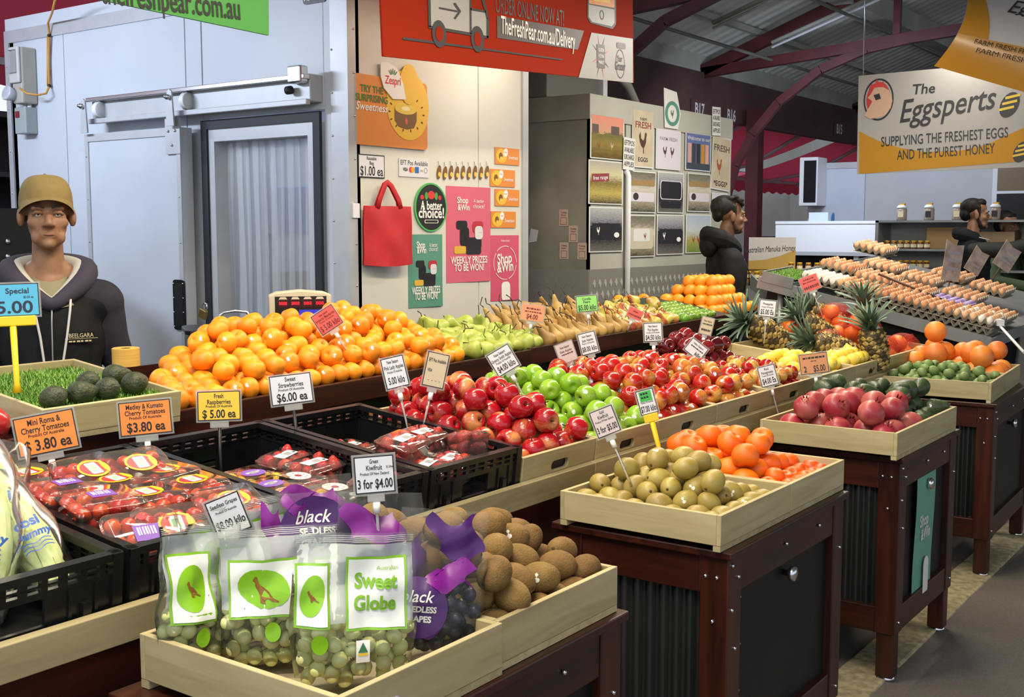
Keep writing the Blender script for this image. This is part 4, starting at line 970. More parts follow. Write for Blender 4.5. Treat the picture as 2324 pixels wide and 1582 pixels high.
def loose(kinds, P, M, label, cat, group, mode='any', stick=.25, r=None, dirv=None, jit=.5):
    """set fruit of a kind at packed centres P (in frame M)"""
    n0 = [k for k in kinds if k.face is None]; n1 = [k for k in kinds if k.face is not None]
    ys = sorted(p[1] for p in P); xs = sorted(p[0] for p in P); ya, yb = ys[len(ys) // 3], ys[2 * len(ys) // 3]; xm = xs[len(xs) // 2]
    for i, p in enumerate(P):
        wp = M @ Vector(p)
        zone = ', %s %s' % ('front' if p[1] <= ya else ('middle' if p[1] <= yb else 'back'), 'left' if p[0] <= xm else 'right')
        if n1 and rng.random() < stick:
            k = rng.choice(n1); want = (CAMD(wp) + Vector((rng.uniform(-.5, .5), rng.uniform(-.5, .5), rng.uniform(-.1, .7)))).normalized()
            q = Vector(k.face).rotation_difference(want).to_matrix().to_4x4(); rot = q
        else:
            k = rng.choice(n0)
            if mode == 'up': d = (rng.gauss(0, .35), rng.gauss(-.2, .35), 1)
            elif mode == 'dir': d = Vector(dirv) + Vector((rng.gauss(0, jit), rng.gauss(0, jit), rng.gauss(0, jit)))
            elif mode == 'flat': d = (rng.uniform(-1, 1), rng.uniform(-1, 1), rng.uniform(-.25, .35))
            else: d = (rng.gauss(0, 1), rng.gauss(-.2, 1), rng.gauss(.5, .8))
            rot = align(d, rng.uniform(0, 6.28))
        s = rng.uniform(.94, 1.05)
        put(k, T(*wp) @ rot @ SCL(s), ('stickered ' if k.face is not None else '') + label + zone, cat, group)

# mandarins and pears on the back bench
ub = lambda y: .004 + max(0., .204 * (y - .05))
def mtop(x, y):
    hi = .05 + .46 * y if y < .30 else .188
    f = max(0., min(1., (x - y * .9 + .02) / .22)); return ub(y) + .036 + (hi - ub(y)) * f * (1 if x < 1.2 else max(0, 1 - (x - 1.2) / .5))
P = [q for q in pack(-.06, 1.46, .0, .44, .0335, lambda x, y: ub(y), mtop, 5, 260) if q[0] > -.08 + 1.0 * q[1]]
loose(MAK, P, MBN, 'orange mandarin in the big sloping pile on the green bench', 'mandarin', 'mandarins piled on the green bench', 'up', .3)
put(MAK[3], T(*atY(800, 712, 2.93)) @ RZ(2.6), 'single mandarin on the very top of the bench pile', 'mandarin', 'mandarins piled on the green bench')
P = pack(1.47, 2.05, .0, .34, .038, lambda x, y: ub(y), lambda x, y: ub(y) + .04 + (.05 if .05 < y < .34 else .0), 2, 60)
loose(PGK, P, MBN, 'pale green pear in the heap between mandarins and brown pears', 'pear', 'green pears on the bench', 'dir', 0, dirv=(-.35, .25, .5), jit=.55)
P = pack(2.05, 2.84, .0, .34, .039, lambda x, y: ub(y), lambda x, y: ub(y) + .04 + (.055 if .05 < y < .36 else .0), 3, 70)
loose(PBK, P, MBN, 'brown long-necked pear with dark stem on the bench', 'pear', 'brown pears on the bench', 'dir', 0, dirv=(-.45, .35, .75), jit=.18)
P = pack(2.84, 3.50, .0, .34, .037, lambda x, y: ub(y), lambda x, y: ub(y) + .04 + (.05 if .06 < y < .34 else .0), 4, 50)
loose(PCK, P, MBN, 'red-blushed green pear at the right of the bench', 'pear', 'blushed pears on the bench', 'dir', 0, dirv=(-.4, .4, .7), jit=.3)
P = pack(3.52, 4.0, .0, .34, .027, lambda x, y: ub(y), lambda x, y: ub(y) + .03 + (.03 if .06 < y < .2 else 0), 6, 45)
loose(LIK, P, MBN, 'small green lime at the right end of the bench', 'lime', 'limes on the bench', 'flat', 0)

# avocado tray with artificial grass, at the left of the bench
MAV = T(1.515, 2.465, 1.062) @ RX(R(6.5))
tray('produce_tray', 'pale tray with green grass mat and six avocados before the man', MAV, .40, .48, .068)
def grass(label, M, x0, x1, y0, y1, z, n, h=.016, seed=1):
    q = random.Random(seed); b = MB(); b.box(x0, x1, y0, y1, z - .004, z)
    for _ in range(n):
        x, y = q.uniform(x0, x1), q.uniform(y0, y1); a = q.uniform(0, 6.28); L = h * q.uniform(.6, 1.3); t = q.uniform(.2, .9); w_ = .0016
        dx, dy = cos(a), sin(a)
        b.add([(x - dy * w_, y + dx * w_, z), (x + dy * w_, y - dx * w_, z), (x + dx * L * t, y + dy * L * t, z + L * (1 - t * .5))], [(0, 1, 2)], q.randrange(3))
    return tag(ob('grass_mat', b, [mat('grass_a', S('4c7a1e'), .5), mat('grass_b', S('6f9a34'), .45), mat('grass_c', S('8fb04e'), .45)], None, M), label, 'grass mat', None, 'stuff')
grass('bright artificial grass mat lining the avocado tray', MAV, .014, .386, .014, .466, .046, 5200)
for i, (x, y, a, s) in enumerate(((.075, .07, 10, 1.05), (.155, .075, -15, 1.05), (.235, .085, 25, 1.08), (.33, .10, 5, 1.1), (.245, .18, 15, 1.0), (.345, .205, -20, 1.05))):
    put(AVK[i % 2], MAV @ T(x, y, .076) @ RZ(R(a)) @ align((1, .25, .05)) @ SCL(s), ('dark green avocado at the near left corner of the grass tray', 'dark green avocado second from the left in the grass tray front row', 'dark green avocado third from the left in the grass tray front row',
        'shiny avocado at the right end of the grass tray front row', 'avocado behind the front row in the middle of the grass tray', 'avocado behind the front row at the right of the grass tray')[i], 'avocado', 'avocados in the grass tray')

# apples on the main display
def heap(xa, xb, ya, yb, lo, hi, pu=.6, pv=.5, sk=0):
    def f(x, y):
        u = min(1, max(0, (x - xa) / (xb - xa))); v = min(1, max(0, (y - ya) / (yb - ya))); v2 = v ** (1 + sk)
        return lo + (hi - lo) * max(0, sin(pi * u)) ** pu * max(0, sin(pi * v2)) ** pv
    return f
def pile(kinds, M, x0, x1, y0, y1, r, top, seed, label, cat, group, mode='any', stick=.2, n=90, thick=2.6, floor=.012, **kw):
    P = pack(x0, x1, y0, y1, r, lambda x, y: max(floor, top(x, y) - thick * r), top, seed, n)
    loose(kinds, P, M, label, cat, group, mode, stick, **kw)
pile(APK, MM, 2.42, 2.752, .016, .575, .0345, heap(2.40, 2.77, .0, .60, .085, .215), 1, 'red pink-blushed apple in the crate beside the strawberries', 'apple', 'pink-red apples')
pile(APG, MM, 2.786, 3.116, .016, .575, .0335, heap(2.77, 3.13, .0, .60, .085, .20), 2, 'bright green apple in the crate beside the pink-red apples', 'apple', 'green apples', stick=.15)
pile(APJ, MM, 3.150, 3.538, .016, .575, .0335, heap(3.13, 3.55, .0, .60, .085, .19), 3, 'streaky red and yellow apple in the crate after the green apples', 'apple', 'streaky apples next to the green ones', stick=.3)
pile(APF, MM, 3.570, 3.996, .016, .575, .0335, heap(3.55, 4.01, .0, .60, .085, .17), 4, 'red and yellow apple in the crate left of the dark red apples', 'apple', 'red and yellow apples', stick=.4)
pile(APS, MM, 4.030, 4.456, .016, .31, .0300, heap(4.0, 4.47, -.05, .45, .08, .13), 5, 'small red and yellow apple in front of the dark red apples', 'apple', 'small red and yellow apples')
pile(APD, MM, 4.030, 4.456, .315, .585, .0350, heap(3.98, 4.5, .2, .75, .10, .20), 6, 'glossy dark red apple behind the small apples', 'apple', 'dark red apples')
pile(LMK, MM, 4.490, 4.915, .016, .30, .029, heap(4.45, 4.95, -.05, .5, .08, .12), 7, 'yellow lemon in the crate before the pineapples', 'lemon', 'lemons', 'flat')
pile(LMK, MM, 4.950, 5.375, .016, .22, .029, heap(4.9, 5.4, -.05, .4, .08, .11), 17, 'yellow lemon at the far end below the last pineapple', 'lemon', 'lemons at the far end', 'flat')

# trays on the stands
MK1 = T(1.532, 1.135, TZ)
pile(KBK, MK1, .03, .386, .014, .441, .0305, lambda x, y: .055 + (.125 * max(0, 1 - x / .44)) * (.5 + .5 * min(1, y / .2)) + .06 * sin(pi * min(1, y / .455)), 8, 'furry brown kiwifruit in the tray behind the grape bags', 'kiwifruit', 'brown kiwifruit', 'flat', .14, n=150, thick=9)
MK2 = T(2.435, 1.150, TZ)
pile(KGK, MK2, .014, .411, .014, .441, .0300, heap(0, .425, 0, .455, .045, .155, .9, .8), 9, 'smooth golden kiwifruit in the second stand tray', 'kiwifruit', 'golden kiwifruit', 'flat', .2)
MK3 = T(2.862, 1.150, TZ)
pile(MBK, MK3, .014, .386, .12, .441, .0375, heap(-.05, .42, .0, .52, .05, .15, .7, .7), 10, 'deep orange mandarin in the heap beside the golden kiwis', 'mandarin', 'deep orange mandarins', 'up', 0)
pile(MSM, MK3, .014, .386, .014, .12, .0285, lambda x, y: .062, 11, 'small red-orange mandarin along the aisle edge of the mandarin tray', 'mandarin', 'small red-orange mandarins', 'up', 0)
MK4 = T(3.775, 1.155, TZ)
pile(POK, MK4, .014, .43, .014, .46, .0460, lambda x, y: .07 + (.065 if (.07 < y < .36 and x < .36) else 0), 12, 'red pomegranate in the third stand tray', 'pomegranate', 'pomegranates', 'any', 0, floor=.008)
pile(AVG, MK4, .40, .705, .03, .47, .039, lambda x, y: .06 + (.085 if y > .12 else .03), 13, 'dark green avocado behind the pomegranates', 'avocado', 'avocados beside the pomegranates', 'flat', 0, floor=.008)
MK5 = T(5.285, 1.215, TZ) @ RZ(R(4))
pile(FEK, MK5, .014, .386, .014, .486, .0235, heap(-.05, .45, 0, .50, .055, .125, .7, .7), 14, 'small green feijoa in the tray on the farthest stand', 'feijoa', 'feijoas', 'flat', 0, n=110)
MK6 = T(5.690, 1.243, TZ) @ RZ(R(4))
pile(GRK, MK6, .014, .406, .014, .486, .0530, lambda x, y: .075 + (.075 if (y > .1 and x > .03) else 0), 15, 'large yellow-orange grapefruit beside the feijoas', 'grapefruit', 'grapefruit', 'any', .1, floor=.008)
put(GRK[0], MK6 @ T(.16, .36, .245), 'single grapefruit perched on top of the grapefruit pile', 'grapefruit', 'grapefruit')

# orange pyramid on its own table beyond the bench
ot = empty('orange_table', T(6.10, 2.98, 0), 'dark table with a low tray under the orange pyramid', 'table')
box('table_top', 0, 1.0, 0, .62, .99, 1.02, MAHO, ot); box('front_panel', 0, 1.0, .02, .04, .1, .99, GREENB, ot)
for x in (0, .93):
    for y in (.04, .55): box('leg', x, x + .07, y, y + .07, 0, .99, MAHOZ, ot)
box('tray_rim', -.01, 1.0, -.01, .0, 1.02, 1.05, BLACK, ot); box('tray_rim', -.01, .0, 0, .62, 1.02, 1.05, BLACK, ot)
OO = T(6.16, 3.0, 1.022); r = .0395
for k in range(4):
    nx, ny = 8 - 2 * k, 6 - k
    if k == 3: nx, ny = 4, 3
    for i in range(nx):
        for j in range(ny):
            if 0 < i < nx - 1 and j > 1 and k < 2 and 0 < j < ny - 1: continue
            p = OO @ Vector((.10 + r + (i + k) * 2 * r * (1 if k < 3 else 1), .02 + r + (j + .5 * k) * 2 * r, r + k * 1.42 * r)) + Vector((rng.uniform(-.004, .004), rng.uniform(-.004, .004), 0))
            kd = ORK[3] if rng.random() < .15 else rng.choice(ORK[:3])
            put(kd, T(*p) @ align((rng.gauss(0, .7), rng.gauss(-.4, .7), 1), rng.uniform(0, 6)), 'round orange in the %s of the pyramid before the hooded man' % (('bottom layer', 'second layer', 'third layer', 'top layer')[k] + (', left half' if i < nx / 2 else ', right half')), 'orange', 'oranges in the pyramid')
P = pack(-.22, .16, .10, .5, .0395, lambda x, y: 0, lambda x, y: .045 + (.06 if x < .1 else 0), 21, 26)
loose(ORK, P, T(6.06, 3.0, 1.03), 'round orange in the low heap left of the pyramid', 'orange', 'oranges left of the pyramid', 'up', .1)
box('heap_board', -.30, 0, .05, .58, .99, 1.03, MAHO, ot)

# ------------------------------------------------------------------ clear punnets on the main display
CLEAR = plastic_film('clear_punnet', (.99, .99, .99), .93, .06)
MMI = MM.inverted()
def mm_at(x, y, zl):
    """point of the main display under a pixel, zl above its slope, in the display's own frame"""
    o = MMI @ CAM; d = MMI.to_3x3() @ ray(x, y); return o + d * ((zl - o.z) / d.z)
def rr_loft(rings, n=4, close=(True, True)):
    b = MB(); vs = []; fs = []
    for (L, W, r, z) in rings: vs += [(x, y, z) for x, y in rrect(L, W, r, n)]
    m = 4 * (n + 1)
    for i in range(len(rings) - 1):
        for k in range(m): fs.append((i * m + k, i * m + (k + 1) % m, (i + 1) * m + (k + 1) % m, (i + 1) * m + k))
    if close[0]: fs.append(tuple(reversed(range(m))))
    if close[1]: fs.append(tuple(range((len(rings) - 1) * m, len(rings) * m)))
    return b.add(vs, fs, 0, True)
YEL = mat('label_yellow', S('f2c61c'), .4); REDP = mat('label_red', S('d8303a'), .4); WHP = mat('label_white', S('eceae4'), .4); PUR = mat('label_purple', S('7a4fae'), .4)
GRN = mat('label_pale_green', S('9fc8a0'), .4); INK = mat('black_ink', S('17171a'), .5); PALEP = mat('label_pale_pink', S('ecd3c8'), .4); BARC = mat('barcode_grey', S('8e8a92'), .5)
def punnet_kind(L, W, h, hl, lab):
    base = rr_loft([(L * .80, W * .80, .012, 0), (L * .84, W * .84, .016, .004), (L * .93, W * .93, .018, h), (L, W, .02, h), (L, W, .02, h + .003)], 4, (True, False)).mesh('container', CLEAR)
    lid = rr_loft([(L, W, .02, h + .0035), (L * .95, W * .95, .02, h + .005), (L * .90, W * .90, .018, h + hl - .004), (L * .84, W * .84, .016, h + hl)], 4, (False, True)).mesh('lid', CLEAR)
    z = h + hl + .0012; ps = []
    if lab == 'oval':
        ps += [('label', MB().prism(oval(.036, .027, 20), z, z + .0004).mesh('label', YEL)), ('label', MB().prism(oval(.031, .022, 20), z + .0005, z + .0007).mesh('label', REDP)),
               ('label', MB().prism(rrect(.026, .036, .003, 2), z + .0008, z + .001).mesh('label', WHP)), ('label', MB().prism(rrect(.017, .020, .001, 1), z + .0011, z + .0013).mesh('label', GRN)),
               ('label', MB().prism(oval(.006, .020, 12, .026, 0), z + .0011, z + .0013).mesh('label', YEL))]
    elif lab == 'barcode':
        b = MB()
        for k in range(7): b.box(-.018 + k * .0052, -.018 + k * .0052 + (.0034, .002, .0028)[k % 3], -.006, .012, z + .0006, z + .0008)
        ps += [('label', MB().prism([(-.025, -.019), (.025, -.019), (.025, .017), (-.025, .017)], z, z + .0004).mesh('label', PUR)), ('barcode', b.mesh('barcode', WHP))]
        ps += [('label', MB().prism(oval(.009, .006, 10, .0, .034), z, z + .0004).mesh('label', REDP))]
    elif lab == 'ring':
        ps += [('label', MB().prism(oval(.030, .030, 24), z, z + .0004).mesh('label', PALEP)), ('label', MB().prism(oval(.009, .009, 14), z + .0005, z + .0007).mesh('label', mat('label_berry', S('8a3540'), .5)))]
        b = MB()
        for k in range(9): b.prism(oval(.0022, .0022, 6, .02 * cos(k * .7), .02 * sin(k * .7)), z + .0005, z + .0007)
        ps += [('label_print', b.mesh('label_print', REDP))]
    elif lab == 'purple':
        ps += [('label', MB().prism(oval(.033, .022, 20), z, z + .0004).mesh('label', PUR)), ('barcode', MB().prism(rrect(.022, .017, .001, 1), z + .0005, z + .0007).mesh('barcode', BARC)), ('label_print', MB().prism(rrect(.04, .006, .001, 1, 0, .002), z + .0003, z + .0006).mesh('label_print', WHP))]
    elif lab == 'plate':
        b = MB()
        for k in range(8): b.box(-.006 + k * .0034, -.006 + k * .0034 + (.0022, .0012)[k % 2], -.010, .008, z + .0006, z + .0008)
        ps += [('label', MB().prism(rrect(.078, .030, .003, 2), z, z + .0004).mesh('label', WHP)), ('barcode', b.mesh('barcode', BARC)), ('label_print', MB().prism(oval(.006, .004, 8, .03, -.006), z + .0005, z + .0007).mesh('label_print', INK))]
    return [('container', base), ('lid', lid)] + ps
TOMS = [Kind('cherry_tomato', body([(a, z * f) for a, z in SPH], .0165, 14, i), mat('skin_tomato', S('c4260f'), .2, col2=S('d8401a'), scale=40, rnd=.2, coat=.3), [('calyx', MB().ball((0, 0, .0165 * f), .0022, 5, 3), GSTEM)]) for i, f in enumerate((.92, 1.0, 1.18))]
TOMY = [Kind('cherry_tomato', body([(a, z) for a, z in SPH], .017, 14, 4), mat('skin_yellow_tomato', S('dba81e'), .22, rnd=.15, coat=.3)), Kind('cherry_tomato', body([(a, z) for a, z in SPH], .017, 14, 5), mat('skin_orange_tomato', S('d5602a'), .22, rnd=.15, coat=.3)), TOMS[1]]
sbm = cat_rom([(0, .75), (.35, .85), (.8, .6), (1, .15), (.85, -.45), (.5, -1.05), (.2, -1.35), (0, -1.42)], 2)
lf = MB()
for k in range(7):
    a = 2 * pi * k / 7; lf.add([(.003 * cos(a - 1), .003 * sin(a - 1), .0155), (.003 * cos(a + 1), .003 * sin(a + 1), .0155), (.016 * cos(a), .016 * sin(a), .0135)], [(0, 1, 2), (2, 1, 0)])
STRW = [Kind('strawberry', body(sbm, .0185, 14, i, .06), mat('skin_strawberry', S('c01a12'), .3, col2=S('a01010'), scale=60, bump=.8, bscale=420, rnd=.2, coat=.3), [('leaf_cap', lf, GSTEM)]) for i in range(2)]
RASPM = mat('skin_raspberry', S('a81c2c'), .5, bump=.6, bscale=500)
PK = {k: punnet_kind(*v) for k, v in {'oval': (.150, .118, .058, .014, 'oval'), 'barcode': (.150, .118, .058, .014, 'barcode'), 'ring': (.128, .118, .038, .012, 'ring'), 'purple': (.140, .118, .052, .014, 'purple'), 'plate': (.150, .105, .052, .012, 'plate')}.items()}
def fill(M, kinds, nx, ny, L, W, z0, layers, r, label, cat, group, mode='any'):
    for l in range(layers):
        for i in range(nx):
            for j in range(ny):
                if l < layers - 1 and 0 < i < nx - 1 and 0 < j < ny - 1: continue
                x = (i - (nx - 1) / 2) * L / nx + rng.uniform(-.003, .003); y = (j - (ny - 1) / 2) * W / ny + rng.uniform(-.003, .003)
                p = M @ T(x, y, z0 + r + l * 1.65 * r + rng.uniform(-.002, .002)) @ align((rng.gauss(0, 1), rng.gauss(0, 1), rng.gauss(0, 1)), rng.uniform(0, 6))
                put(rng.choice(kinds), p, label, cat, group)
def punnet(kind, label, M, group, contents):
    e = empty('punnet', M, label, 'punnet', group)
    for n, me in PK[kind]: link(n, me, e)
    if contents == 'tom': fill(M, TOMS, 4, 3, .134, .104, .006, 2, .0155, 'red tomato inside the punnet ' + label.split(', ')[-1], 'tomato', 'cherry tomatoes in punnets')
    elif contents == 'mix': fill(M, TOMY, 3, 3, .11, .10, .008, 2, .0155, 'mixed tomato in the ' + ' '.join(label.split()[1:]), 'tomato', 'mixed cherry tomatoes')
    elif contents == 'str': fill(M, STRW, 3, 2, .132, .088, .006, 2, .0165, 'strawberry inside the punnet ' + label.split(', ')[-1], 'strawberry', 'strawberries in punnets')
    elif contents == 'ras':
        b = MB(); q = random.Random(len(label))
        for i in range(6):
            for j in range(6):
                c = Vector(((i - 2.5) * .018, (j - 2.5) * .017, .030 + q.uniform(-.003, .003)))
                b.ball(c, .0095, 8, 6)
                for k in range(6): a = k * 1.05; b.ball(c + Vector((.005 * cos(a), .005 * sin(a), .005)), .0042, 5, 4)
        tag(ob('raspberries', b, RASPM, None, M), 'dark red raspberries filling ' + label.replace('clear ', 'the '), 'raspberries', None, 'stuff')
def pm(x, y, zl, yaw=0, tx=0, ty=0):
    p = mm_at(x, y, zl + .072)
    for xa, xb in ((1.205, 1.610), (1.620, 2.020), (2.030, 2.398)):
        if xa - .08 < p.x < xb + .005: p.x = min(max(p.x, xa + .085), xb - .085)
    p.y = min(max(p.y, .085 + (.012 if tx else 0)), .50)
    return MM @ T(p.x, p.y, zl) @ RZ(R(yaw)) @ RX(R(tx)) @ RY(R(ty))
TG = 'cherry tomato punnets'
# (kind, pixel of the label, height of the punnet's base over the slope, yaw, forward tilt, side tilt, what sets it apart)
toms = [('oval', 60, 1072, .070, 8, 0, 0, 'at the far left of the heap'), ('oval', 262, 1086, .082, 5, 0, 0, 'flat in the second row of the heap'),
        ('oval', 373, 1064, .072, 10, 0, 0, 'flat at the back beside the orange sign'), ('oval', 442, 1087, .070, 4, 0, 0, 'flat at the right of the heap'),
        ('oval', 332, 1116, .078, 2, 0, 0, 'flat in the middle of the heap'), ('barcode', 150, 1094, .086, -4, 0, 0, 'behind its twin at the left of the heap'),
        ('barcode', 205, 1126, .090, -10, 0, 0, 'next to the tilted front punnet'), ('oval', 192, 1052, .100, 5, 22, 0, 'propped up at the back left'),
        ('oval', 303, 1036, .100, -6, 24, 0, 'propped up at the back right'), ('barcode', 290, 1192, .070, -14, 34, 0, 'tipped towards the front of the heap'),
        ('oval', 420, 1178, .068, -16, 30, 0, 'tipped forward beside the grape sign'), ('oval', 520, 1122, .066, -8, 16, 0, 'behind the seedless grapes sign'),
        ('barcode', 300, 1282, .030, 10, 0, 0, 'low at the front edge of the crate'), ('oval', 436, 1252, .030, 8, 0, 0, 'low at the front behind the white bag')]
for k, x, y, z, a, t, s, wh in toms:
    punnet(k, 'tomato punnet with %s label, %s' % ('yellow' if k == 'oval' else 'purple', wh), pm(x, y, z, a, t, s), TG, 'tom')
for k, x, y, z, a, t, wh, c in (('purple', 575, 1068, .045, 4, 0, 'clear punnet of mixed tomatoes at the back of its crate', 'mix'), ('purple', 607, 1094, .045, 6, 0, 'clear punnet of mixed tomatoes in front of another one', 'mix'), ('purple', 690, 1128, .050, -22, 50, 'clear punnet of mixed tomatoes propped upright behind the purple bag', 'mix'),
                          ('ring', 678, 1060, .045, 3, 0, 'clear punnet of raspberries with round label at the back', 'ras'), ('ring', 762, 1085, .045, 3, 0, 'clear punnet of raspberries with round label in the middle', 'ras'), ('ring', 760, 1140, .030, 3, 0, 'clear punnet of raspberries in front below the kiwifruit sign', 'ras'), ('ring', 600, 1048, .020, 8, 0, 'clear punnet of raspberries mostly hidden at the back', 'ras')):
    punnet(k, wh, pm(x, y, z, a, t), 'mixed tomato and raspberry punnets', c)
for x, y, z, a, t, s, wh in ((692, 1016, .030, 20, 0, 0, 'low at the back left of its crate'), (793, 1004, .030, 10, 0, 0, 'low at the back of its crate'), (884, 992, .095, 14, 6, 0, 'stacked at the left of the upper pair'), (955, 972, .085, 8, 4, 0, 'stacked behind the upper pair by the apples'),
                          (1060, 978, .085, 62, 0, 20, 'tilted up against the apples'), (735, 1036, .035, 8, 0, 0, 'at the left edge above the kiwifruit sign'), (942, 1088, .050, 22, 0, 0, 'low at the front left of its crate'), (1010, 1070, .050, 20, 0, 0, 'low at the front middle of its crate'), (1078, 1047, .050, 18, 0, 0, 'low at the front right corner by the apples'), (880, 1050, .040, 12, 0, 0, 'in the middle behind the kiwifruit sign'), (970, 1030, .040, 16, 0, 0, 'in the middle under the tilted one')):
    punnet('plate', 'clear strawberry punnet with white label, ' + wh, pm(x, y, z, a, t, s), 'strawberry punnets', 'str')

# ------------------------------------------------------------------ bagged grapes in the front tray
BAGF = plastic_film('grape_bag_film', (.99, 1, .99), .96, .12, .5, 22, 1.25)
BAGW = mat('bag_white_print', S('e9ece6'), .32); BAGG = mat('bag_green_print', S('7fb52a'), .35); BAGL = mat('bag_lime_print', S('86bf1e'), .35); ROO = mat('kangaroo_print', S('8a5a20'), .5)
PURB = mat('bag_purple_print', S('4a1f66'), .3); MAGB = mat('bag_magenta_print', S('7d1d86'), .3); FILMW = plastic_film('bag_frosted_film', (.97, 1, .96), .30, .2, .3, 22, 1.2, .9)
GGR = [Kind('grape', body([(a, z * 1.12) for a, z in SPH], .0125, 12, i), mat('skin_green_grape', S('d6d884'), .3, col2=S('e2e09c'), scale=40, rnd=.12, sss=.0, coat=.2), [('stem', MB().tube([(0, 0, .013), (.001, 0, .018)], .0008, 4), GSTEM)]) for i in range(2)]
BGR = [Kind('grape', body([(a, z * 1.12) for a, z in SPH], .0125, 12, i), mat('skin_black_grape', S('22232f'), .35, col2=S('343847'), scale=30, rnd=.2), [('stem', MB().tube([(0, 0, .013), (.001, 0, .018)], .0008, 4), GSTEM)]) for i in range(2)]
class Bag:
    """upright pouch: local x right, y up, z towards the viewer"""
    def __init__(s, w_, h_, d_, seed, lean=0.0, flop=0.0):
        s.w, s.h, s.d, s.lean, s.flop = w_, h_, d_, lean, flop; q = random.Random(seed); s.ph = [q.uniform(0, 6.28) for _ in range(6)]
    def hw(s, y): v = y / s.h; return s.w / 2 * (.86 + .14 * min(1, v * 3) - .10 * max(0, v - .45))
    def dd(s, y):
        v = max(0, min(1, y / s.h)); return s.d / 2 * (min(1, v * 8) ** .5) * (1 if v < .38 else max(.05, 1 - ((v - .38) / .62) ** .8 * .95))
    def cr(s, x, y): 
        p = s.ph; v = y / s.h
        return (.006 * sin(38 * x + 24 * y + p[0]) + .004 * sin(80 * y - 40 * x + p[1]) + .003 * sin(130 * x + p[2])) * min(1, v * 2) + s.lean * y + s.flop * max(0, v - .6) ** 2
    def zf(s, x, y):
        u = min(1, abs(x) / s.hw(y)); return s.dd(y) * math.sqrt(max(0, 1 - u ** 2.6)) + s.cr(x, y)
    def zb(s, x, y):
        u = min(1, abs(x) / s.hw(y)); return -s.dd(y) * math.sqrt(max(0, 1 - u ** 2.6)) + s.cr(x, y)
def patch(bag, parent, fn, nu, nv, m, off=.0015, name='print', back=False):
    def g(u, v):
        x, y = fn(u, v); lim = bag.hw(y) * .985; x = max(-lim, min(lim, x)); return (x, y, (bag.zb(x, y) - off) if back else (bag.zf(x, y) + off))
    b = MB(); b.sheet(g, nu, nv); return ob(name, b, m, parent)
def rect_patch(bag, parent, x0, x1, y0, y1, m, off=.0015, name='print', back=False): return patch(bag, parent, lambda u, v: (x0 + (x1 - x0) * u, y0 + (y1 - y0) * v), 8, 8, m, off, name, back)
def ell_patch(bag, parent, cx, cy, rx, ry, m, off=.003, rot=0.0, name='logo'):
    def f(u, v):
        a = 2 * pi * u; x, y = rx * v * cos(a), ry * v * sin(a); return cx + x * cos(rot) - y * sin(rot), cy + x * sin(rot) + y * cos(rot)
    return patch(bag, parent, f, 20, 3, m, off, name)
KANGA = [(-.7, .25), (-.62, .5), (-.5, .55), (-.42, .35), (-.3, .15), (0, .05), (.3, -.1), (.6, -.4), (.95, -.5), (.95, -.6), (.55, -.55), (.3, -.45), (.15, -.6), (.25, -.75), (-.05, -.75), (-.15, -.4), (-.3, -.2), (-.5, .0), (-.55, .2)]
def kanga(bag, e, cx, cy, s, rot=0.0):
    b = MB(); pts = []
    for x, y in KANGA:
        px, py = cx + s * (x * cos(rot) - y * sin(rot)), cy + s * (x * sin(rot) + y * cos(rot)); pts.append((px, py, bag.zf(px, py) + .0042))
    b.add(pts, [tuple(range(len(pts)))]); ob('kangaroo_print', b, ROO, e)
def mk_bag(label, M, bag, group, film=BAGF):
    e = empty('grape_bag', M, label, 'bag', group)
    b = MB()
    b.sheet(lambda u, v: ((2 * u - 1) * bag.hw(v * bag.h), v * bag.h, bag.zf((2 * u - 1) * bag.hw(v * bag.h), v * bag.h)), 18, 20)
    b.sheet(lambda u, v: ((1 - 2 * u) * bag.hw(v * bag.h), v * bag.h, bag.zb((1 - 2 * u) * bag.hw(v * bag.h), v * bag.h)), 18, 20)
    ob('film', b, film, e)
    return e
def grapes_in(bag, M, kinds, frac, label, group, n=60, seed=1):
    q = random.Random(seed); P = []
    for _ in range(4000):
        if len(P) >= n: break
        y = q.uniform(.014, bag.h * frac); x = q.uniform(-1, 1) * (bag.hw(y) - .018); lo, hi = bag.zb(x, y) + .014, bag.zf(x, y) - .0145
        if hi <= lo: continue
        z = hi if q.random() < .75 else q.uniform(lo, hi)
        if all((x - a) ** 2 + (y - b) ** 2 + (z - c) ** 2 > .0235 ** 2 for a, b, c in P): P.append((x, y, z))
    for p in P: put(q.choice(kinds), M @ T(*p) @ align((q.gauss(0, 1), 1, q.gauss(0, 1))), label + ', ' + ('lower' if p[1] < bag.h * frac * .5 else 'upper') + (' left' if p[0] < 0 else ' right'), 'grape', group)
